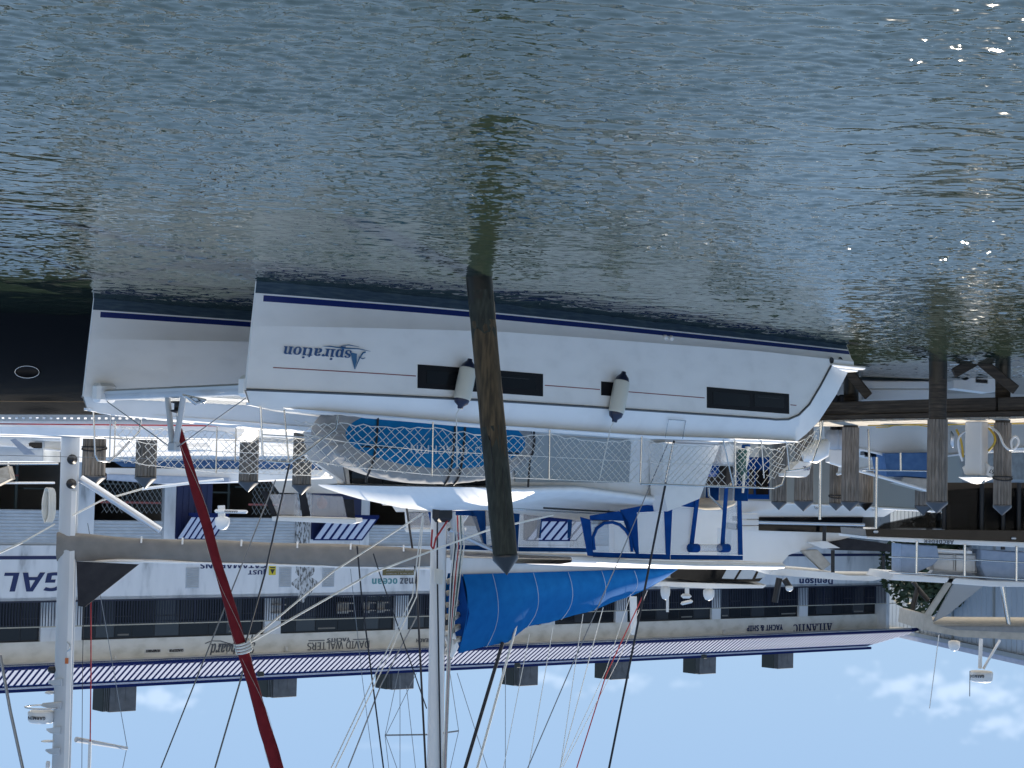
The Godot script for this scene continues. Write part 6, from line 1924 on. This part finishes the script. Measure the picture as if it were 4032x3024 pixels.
	outline(c, "roof", "far_white", [Vector3(-3.959, 5.701, -66.7), Vector3(-5.487, 5.774, -66.7), Vector3(-9.15, 5.818, -66.7), Vector3(-9.035, 5.927, -66.7), Vector3(-7.088, 5.989, -66.7), Vector3(-3.963, 5.898, -66.7)], 4.0)
	for q in [[Vector3(-5.521, 5.901, -66), 0.17, 0.48], [Vector3(-7.04, 5.955, -66), 0.2, 0.42]]: dome(c, "satellite_dome", q[0], q[1], q[2])
	pole(c, "radar_post", [Vector3(-6.276, 5.919, -66), Vector3(-6.281, 6.211, -66)], 0.08, "plastic_white")
	var ra = MB.new()
	ra.cbox(Vector3(-6.254, 6.229, -66), Vector3(0.36, 0.16, 0.3), 0.07)
	ra.cbox(Vector3(-6.276, 6.449, -66), Vector3(0.44, 0.12, 0.16), 0.05, Basis(Vector3.BACK, 0.25))
	part(c, "radar", ra, "plastic_white", true)
	pole(c, "horn_mast", [Vector3(-5.595, 6.094, -66), Vector3(-5.607, 6.8, -66)], 0.05, "plastic_white")
	outline(c, "sunken_panel", "cream_panel" if mats.has("cream_panel") else "far_white", [Vector3(-4.311, 6.321, -66.4), Vector3(-4.561, 6.315, -66.4), Vector3(-4.585, 7.646, -66.4), Vector3(-4.371, 7.651, -66.4)], 0.25)
	# --- boats behind the enclosure and the stern
	var w = thing("cruiser", "white cruiser bow and tender box showing beyond the bimini's aft end", "boat", Vector3(-6.698, 2.363, -50) * Vector3(1, 0, 1))
	boat_hull(w, (Vector3(-3.324, 2.439, -50)).x, (Vector3(-6.698, 2.363, -50)).x, -50.0, 3.6, 1.9, 2.3, "far_white")
	outline(w, "cabin", "far_white", [Vector3(-4.046, 2.828, -50.5), Vector3(-6.09, 2.823, -50.5), Vector3(-7.577, 2.871, -50.5), Vector3(-7.048, 3.073, -50.5), Vector3(-6.205, 3.174, -50.5), Vector3(-4.052, 3.168, -50.5)], 2.4)
	for k in 3: outline(w, "locker", "far_white", [Vector3(-6.221, 3.199, -50.3) + Vector3(0, 0.165 * k, 0), Vector3(-6.669, 3.189, -50.3) + Vector3(0, 0.165 * k, 0), Vector3(-6.671, 3.331, -50.3) + Vector3(0, 0.165 * k, 0), Vector3(-6.224, 3.341, -50.3) + Vector3(0, 0.165 * k, 0)], 0.5)
	outline(w, "curtain_wall", "enclosure_blue", [Vector3(-6.078, 1.699, -50.2), Vector3(-6.918, 1.68, -50.2), Vector3(-6.935, 2.803, -50.2), Vector3(-6.095, 2.809, -50.2)], 0.1)
	for k in 2: outline(w, "curtain_window", "dark_glass", [Vector3(-6.158, 2.036, -50.15) + Vector3(-0.4 * k, 0, 0), Vector3(-6.497, 2.029, -50.15) + Vector3(-0.4 * k, 0, 0), Vector3(-6.506, 2.678, -50.15) + Vector3(-0.4 * k, 0, 0), Vector3(-6.168, 2.685, -50.15) + Vector3(-0.4 * k, 0, 0)], 0.02)
	# tender hung at the catamaran's stern
	var t = thing("tender", "small grey white tender with a number on its bow behind the stern netting", "dinghy", Vector3(-6.165, 1.923, -39) * Vector3(1, 0, 1))
	outline(t, "hull", "far_white", [Vector3(-5.738, 2.322, -39), Vector3(-6.144, 2.334, -39), Vector3(-6.212, 2.269, -39), Vector3(-6.24, 2.027, -39), Vector3(-6.008, 2.006, -39), Vector3(-5.738, 2.259, -39)], 1.2)
	lettering(t, "lettering", "02", Transform3D(Basis.IDENTITY, Vector3(-6.137, 2.156, -38.97) - Vector3(-6.165, 1.923, -39) * Vector3(1, 0, 1)), 0.14, 0.08, "letter_navy", "Droid Sans", true)
	var tub = MB.new()
	tub.tube([Vector3(-6.029, 1.93, -38.8), Vector3(-6.238, 1.873, -38.8), Vector3(-6.419, 1.738, -38.8), Vector3(-6.559, 1.577, -38.8)], [0.1, 0.2, 0.22, 0.05], 12)
	part(t, "tube", tub, "far_white", true)
	# centre console boat behind the dock
	var k2 = thing("console_boat", "centre console boat with a navy canvas cover behind the dock", "boat", Vector3(-9.065, 2.344, -45) * Vector3(1, 0, 1))
	boat_hull(k2, (Vector3(-7.486, 2.379, -45)).x, (Vector3(-10.402, 2.314, -45)).x, -44.8, 2.6, 1.5, 2.3, "far_white")
	outline(k2, "console", "dark_frame", [Vector3(-8.662, 1.041, -46), Vector3(-10.435, 1.001, -46), Vector3(-10.44, 1.586, -46), Vector3(-8.669, 1.663, -46)], 0.6)
	outline(k2, "windscreen", "clear_pane", [Vector3(-8.559, 1.366, -45.6), Vector3(-9.053, 1.367, -45.6), Vector3(-8.995, 1.726, -45.6), Vector3(-8.594, 1.735, -45.6)], 0.02)
	outline(k2, "canvas_cover", "canvas_navy", [Vector3(-8.869, 1.653, -44.6), Vector3(-10.273, 1.597, -44.6), Vector3(-10.368, 2.137, -44.6), Vector3(-10.019, 2.217, -44.6), Vector3(-9.344, 2.184, -44.6), Vector3(-8.953, 2.181, -44.6)], 1.6)
	outline(k2, "flared_bow", "canvas_beige", [Vector3(-9.366, 2.206, -44.7), Vector3(-10.006, 2.24, -44.7), Vector3(-10.045, 2.541, -44.7), Vector3(-9.246, 2.342, -44.7)], 1.2)
	pole(k2, "rub_strake", [Vector3(-7.548, 1.903, -44.4), Vector3(-9.977, 2.543, -44.4)], 0.04, "far_white")
	pole(k2, "grab_rail", [Vector3(-8.274, 2.075, -44.2), Vector3(-9.952, 2.061, -44.2)], 0.02)
	for q in [[Vector3(-9.171, 1.649, -44.2), Vector3(-9.182, 2.066, -44.2)], [Vector3(-9.9, 1.632, -44.2), Vector3(-9.91, 2.074, -44.2)], [Vector3(-8.413, 1.11, -44.2), Vector3(-8.447, 2.065, -44.2)]]: pole(k2, "rail_post", q, 0.028)
	for q in [Vector3(-7.635, 1.181, -44.4), Vector3(-7.803, 1.177, -44.4)]: outboard(k2, q, 0.9)
	outline(k2, "engine_fairing", "far_white", [Vector3(-7.515, 1.606, -44.3), Vector3(-7.874, 1.598, -44.3), Vector3(-7.879, 2.005, -44.3), Vector3(-7.519, 1.893, -44.3)], 0.6)
	# hulls low behind the dock
	var h = thing("low_skiff", "white skiff hull seen beneath the timber dock", "boat", Vector3(-9.22, 0.027, -43) * Vector3(1, 0, 1))
	for q in [[1500, 1530, "far_white"], [1532, 1578, "far_white"]]:
		outline(h, "topside", q[2], [Vector3(-8.026, 0.054, -43) + Vector3(0, (q[0] - 1500) * 0.0058, 0), Vector3(-9.744, 0.015, -43) + Vector3(0, (q[0] - 1500) * 0.0058, 0), Vector3(-9.744, 0.015, -43) + Vector3(0, (q[1] - 1500) * 0.0058, 0), Vector3(-8.026, 0.054, -43) + Vector3(0, (q[1] - 1500) * 0.0058, 0)], 1.4)
	outline(h, "engine_bracket", "far_white", [Vector3(-9.887, 0.056, -42), Vector3(-10.172, 0.049, -42), Vector3(-10.285, -0.022, -42), Vector3(-10.837, -0.034, -42), Vector3(-10.884, 0.278, -42), Vector3(-10.657, 0.312, -42), Vector3(-9.889, 0.232, -42)], 0.6)
	outline(h, "vent_slot", "rubber_black", [Vector3(-10.377, 0.017, -41.98), Vector3(-10.65, 0.023, -41.98), Vector3(-10.651, 0.114, -41.98), Vector3(-10.377, 0.097, -41.98)], 0.02)
	# steel poles of an awning frame on the dock
	for q in [[[Vector3(-6.594, 1.136, -40), Vector3(-6.599, 3.219, -40)], "tall stainless pole just behind the catamaran's stern"], [[Vector3(-7.988, 1.842, -41), Vector3(-7.988, 3.4, -41)], "tall stainless pole in front of the black glass cockpit's left end"]]:
		var s = thing("steel_pole", q[1], "pole", q[0][0] * Vector3(1, 0, 1) + Vector3(0, 1.1, 0), 0.0, "stainless poles left of the catamaran")
		pole(s, "tube", q[0], 0.032)
	# --- right side: boats behind the bow netting
	var r = thing("express_cruiser", "large white express cruiser with a navy windscreen band behind the bow netting", "boat", Vector3(8.142, 2.697, -50) * Vector3(1, 0, 1))
	boat_hull(r, (Vector3(15.558, 2.864, -50)).x, (Vector3(3.961, 2.603, -50)).x, -43.0, 9.0, 1.6, 1.75, "far_white")
	for q in [[[Vector3(10.653, 1.529, -44.5), Vector3(4.101, 1.381, -44.5), Vector3(5.331, 1.905, -50), Vector3(11.941, 2.148, -50)], "fore_cabin"], [[Vector3(6.202, 1.33, -43.6), Vector3(3.963, 1.256, -43.6), Vector3(4.145, 1.426, -45), Vector3(6.272, 1.498, -45)], "fore_deck"], [[Vector3(10.339, 1.337, -43.4), Vector3(6.352, 1.259, -43.4), Vector3(6.492, 1.403, -44.4), Vector3(10.57, 1.506, -44.4)], "side_deck"]]:
		var fc = MB.new()
		fc.panel(q[0], 0.1)
		part(r, q[1], fc, "far_white", true)
	for k in 3:
		var ht = MB.new()
		var c0 = (Vector3(10.055, 1.738, -46.8)).lerp(Vector3(5.759, 1.629, -46.8), k / 2.0)
		ht.cbox(c0 + Vector3(0, 0.05, 0), Vector3(0.9, 0.1, 0.7), 0.03, Basis(Vector3.RIGHT, 0.12))
		part(r, "deck_hatch", ht, "shade_grey", true)
	outline(r, "windscreen_band", "canvas_navy", [Vector3(10.681, 2.118, -50.1), Vector3(9.8, 2.139, -50.1), Vector3(8.451, 2.014, -50.1), Vector3(5.051, 2.14, -50.1), Vector3(5.094, 2.29, -50.1), Vector3(10.335, 2.327, -50.1)], 3.2)
	outline(r, "roof", "far_white", [Vector3(10.853, 2.367, -50), Vector3(4.848, 2.286, -50), Vector3(5.044, 2.492, -50), Vector3(7.469, 2.655, -50), Vector3(10.713, 2.525, -50)], 3.4)
	outline(r, "roof_overhang", "canvas_pale", [Vector3(10.67, 2.527, -49.8), Vector3(7.442, 2.548, -49.8), Vector3(7.439, 2.669, -49.8), Vector3(9.318, 2.758, -49.8), Vector3(10.664, 2.688, -49.8)], 2.8)
	outline(r, "name_decal", "boot_blue", [Vector3(7.217, 1.275, -47), Vector3(6.53, 1.297, -47), Vector3(6.681, 1.352, -47), Vector3(7.125, 1.374, -47)], 0.01)
	pole(r, "side_rail", [Vector3(10.451, 1.534, -46), Vector3(6.909, 1.467, -46), Vector3(4.422, 1.473, -46)], 0.02)
	for x in [Vector3(9.581, 1.514, -46), Vector3(7.456, 1.479, -46), Vector3(5.666, 1.463, -46)]: pole(r, "rail_post", [x - Vector3(0, 0.3, 0), x], 0.02)
	pole(r, "wiper_bar", [Vector3(9.56, 2.9, -49), Vector3(8.507, 2.745, -49), Vector3(7.453, 2.609, -49)], 0.04, "far_white")
	# lower cuddy boat far right
	var l2 = thing("work_boat", "white work boat with dark open cabin at the far right edge behind the mast", "boat", Vector3(13.657, 2.807, -52) * Vector3(1, 0, 1))
	boat_hull(l2, (Vector3(17.582, 2.896, -52)).x, (Vector3(12.57, 2.783, -52)).x, -51.0, 3.4, 1.7, 1.9, "far_white")
	outline(l2, "cabin", "shutter_white", [Vector3(16.228, 1.707, -52), Vector3(12.929, 1.633, -52), Vector3(12.908, 2.194, -52), Vector3(16.205, 2.269, -52)], 2.0)
	outline(l2, "cabin_window", "dark_glass", [Vector3(13.392, 1.696, -51.9), Vector3(12.937, 1.685, -51.9), Vector3(12.931, 1.846, -51.9), Vector3(13.386, 1.857, -51.9)], 0.03)
	pole(l2, "roof_rail", [Vector3(15.89, 2.369, -51), Vector3(12.244, 2.273, -51)], 0.03)
	pole(l2, "roof_rail", [Vector3(15.869, 2.878, -51), Vector3(12.328, 2.791, -51)], 0.03, "far_white")
	pole(l2, "rail_post", [Vector3(13.594, 2.262, -51), Vector3(13.6, 2.813, -51)], 0.025, "far_white")
	outline(l2, "crate", "dock_plank", [Vector3(13.956, 2.518, -50.5), Vector3(13.484, 2.371, -50.5), Vector3(13.389, 2.709, -50.5), Vector3(13.804, 2.923, -50.5)], 0.5)
	# boat with clear curtains and white hardtop
	var e = thing("hardtop_boat", "boat with clear curtains and dark posts under a white hardtop behind the cabin roof", "boat", Vector3(6.003, 2.595, -58) * Vector3(1, 0, 1))
	boat_hull(e, (Vector3(3.969, 2.549, -58)).x, (Vector3(8.663, 2.655, -58)).x, -57.5, 3.4, 1.6, 2.0, "far_white")
	outline(e, "console", "far_white", [Vector3(7.577, 2.318, -58), Vector3(4.604, 2.251, -58), Vector3(4.742, 2.918, -58), Vector3(7.089, 2.932, -58)], 1.6)
	outline(e, "hardtop", "far_white", [Vector3(7.226, 3.662, -57.4), Vector3(4.672, 3.674, -57.4), Vector3(4.653, 3.79, -57.4), Vector3(4.784, 3.839, -57.4), Vector3(7.207, 3.785, -57.4)], 2.6)
	for q in [[Vector3(7.625, 2.882, -57.6), Vector3(7.414, 2.901, -57.6), Vector3(7.082, 3.63, -57.6), Vector3(7.229, 3.649, -57.6)], [Vector3(6.484, 2.803, -57.6), Vector3(6.267, 2.798, -57.6), Vector3(6.072, 3.623, -57.6), Vector3(6.32, 3.644, -57.6)], [Vector3(5.077, 3.089, -57.6), Vector3(4.767, 3.082, -57.6), Vector3(4.705, 3.654, -57.6), Vector3(4.938, 3.644, -57.6)]]: outline(e, "curtain_post", "sail_dark", q, 0.08)
	for q in [[Vector3(7.387, 2.978, -57.65), Vector3(6.517, 2.958, -57.65), Vector3(6.358, 3.614, -57.65), Vector3(7.088, 3.615, -57.65)], [Vector3(6.221, 2.952, -57.65), Vector3(5.1, 3.004, -57.65), Vector3(4.958, 3.63, -57.65), Vector3(6.062, 3.623, -57.65)]]: outline(e, "clear_curtain", "clear_vinyl", q, 0.01)
	var ball = MB.new()
	ball.lathe([[0.0, -0.17], [0.1, -0.14], [0.17, 0.0], [0.13, 0.13], [0.04, 0.2], [0.0, 0.24]], 16, Transform3D(Basis(Vector3.RIGHT, PI), Vector3(5.756, 3.237, -57.9)))
	part(e, "mooring_float", ball, "ball_orange", true)
	# small wheelhouse
	var v = thing("wheelhouse_boat", "small boat with a white framed clear wheelhouse behind the mast", "boat", Vector3(2.57, 2.491, -62) * Vector3(1, 0, 1))
	boat_hull(v, (Vector3(4.661, 2.538, -62)).x, (Vector3(0.479, 2.444, -62)).x, -61.5, 3.0, 1.7, 2.0, "far_white")
	outline(v, "wheelhouse_roof", "far_white", [Vector3(3.423, 4.02, -61.5), Vector3(1.435, 3.975, -61.5), Vector3(1.433, 4.066, -61.5), Vector3(3.337, 4.134, -61.5)], 2.2)
	for q in [[Vector3(3.36, 3.465, -61.6), Vector3(3.295, 4.036, -61.6)], [Vector3(1.686, 3.999, -61.6), Vector3(1.285, 3.394, -61.6)]]: pole(v, "frame_post", q, 0.06, "far_white")
	outline(v, "clear_window", "clear_vinyl", [Vector3(3.362, 3.474, -61.65), Vector3(1.302, 3.411, -61.65), Vector3(1.671, 3.983, -61.65), Vector3(3.298, 4.036, -61.65)], 0.01)
	outline(v, "cabin", "far_white", [Vector3(4.396, 2.533, -61.8), Vector3(0.894, 2.455, -61.8), Vector3(1.122, 3.409, -61.8), Vector3(3.704, 3.483, -61.8)], 2.0)
	# radar mast of a boat hidden behind
	var g = thing("radar_mast", "white open array radar on a stubby post right of the red furled sail", "radar", Vector3(7.603, 2.685, -50) * Vector3(1, 0, 1))
	pole(g, "post", [Vector3(7.638, 3.292, -50), Vector3(7.614, 3.627, -50)], 0.1, "plastic_white")
	dome(g, "gearbox", Vector3(7.601, 3.587, -50), 0.2, 0.36)
	var ar = MB.new()
	ar.cbox(Vector3(7.362, 3.446, -49.9), Vector3(0.88, 0.1, 0.14), 0.04)
	var an = part(g, "array", ar, "plastic_white", true)
	lettering(an, "lettering", "GARMIN", Transform3D(Basis.IDENTITY, Vector3(7.347, 3.445, -49.8) - Vector3(7.603, 2.685, -50) * Vector3(1, 0, 1)), 0.34, 0.055, "print_dark", "Droid Sans", true)
	# far rig whose spreaders show either side of the mast
	var fr = thing("distant_rig", "thin far spreaders and wires either side of the catamaran's mast", "mast", Vector3(1.876, 2.583, -46) * Vector3(1, 0, 1))
	pole(fr, "mast", [Vector3(1.825, 2.892, -46), Vector3(1.588, 9.947, -46)], 0.07, "spar_white")
	pole(fr, "spreader", [Vector3(2.887, 8.727, -46), Vector3(1.631, 8.68, -46)], 0.02, "wire")
	pole(fr, "spreader", [Vector3(1.632, 8.668, -46), Vector3(1.104, 8.583, -46)], 0.02, "wire")
	for q in [[Vector3(2.887, 8.727, -46), Vector3(2.595, 7.161, -46)], [Vector3(2.863, 8.714, -46), Vector3(2.162, 7.212, -46)], [Vector3(2.887, 8.727, -46), Vector3(2.743, 9.729, -46)], [Vector3(2.874, 8.732, -46), Vector3(2.497, 9.724, -46)], [Vector3(1.104, 8.583, -46), Vector3(1.361, 7.133, -46)], [Vector3(1.104, 8.583, -46), Vector3(1.329, 9.698, -46)], [Vector3(1.175, 7.19, -46), Vector3(0.315, 9.675, -46)], [Vector3(2.561, 7.282, -46), Vector3(2.497, 9.724, -46)], [Vector3(2.4, 7.524, -46), Vector3(2.098, 9.715, -46)], [Vector3(0.009, 6.858, -46), Vector3(-0.054, 9.667, -46)]]: pole(fr, "wire", q, 0.008, "wire")
	# --- added shore and building behind the viewer, bouncing sunlight onto shaded sides
	var bq = MB.new()
	bq.box(Vector3(0, 0.2, 32), Vector3(160, 2.0, 56))
	var bo = part(self, "shore", bq, "ground_concrete")
	tag(bo, "", "", "", "structure")
	var sb = thing("added_bounce_building", "added white three storey building behind the viewer that bounces sunlight onto shaded sides", "building", Vector3(0, 1.2, 24))
	wbox(sb, "wall", "wall_white", -70, 70, 0, 11, 0, 10)
	for f in 3:
		for i in 20: wbox(sb, "window", "window_glass", -67 + i * 6.8, -64 + i * 6.8, 1.0 + f * 3.5, 2.6 + f * 3.5, -0.05, 0.02)
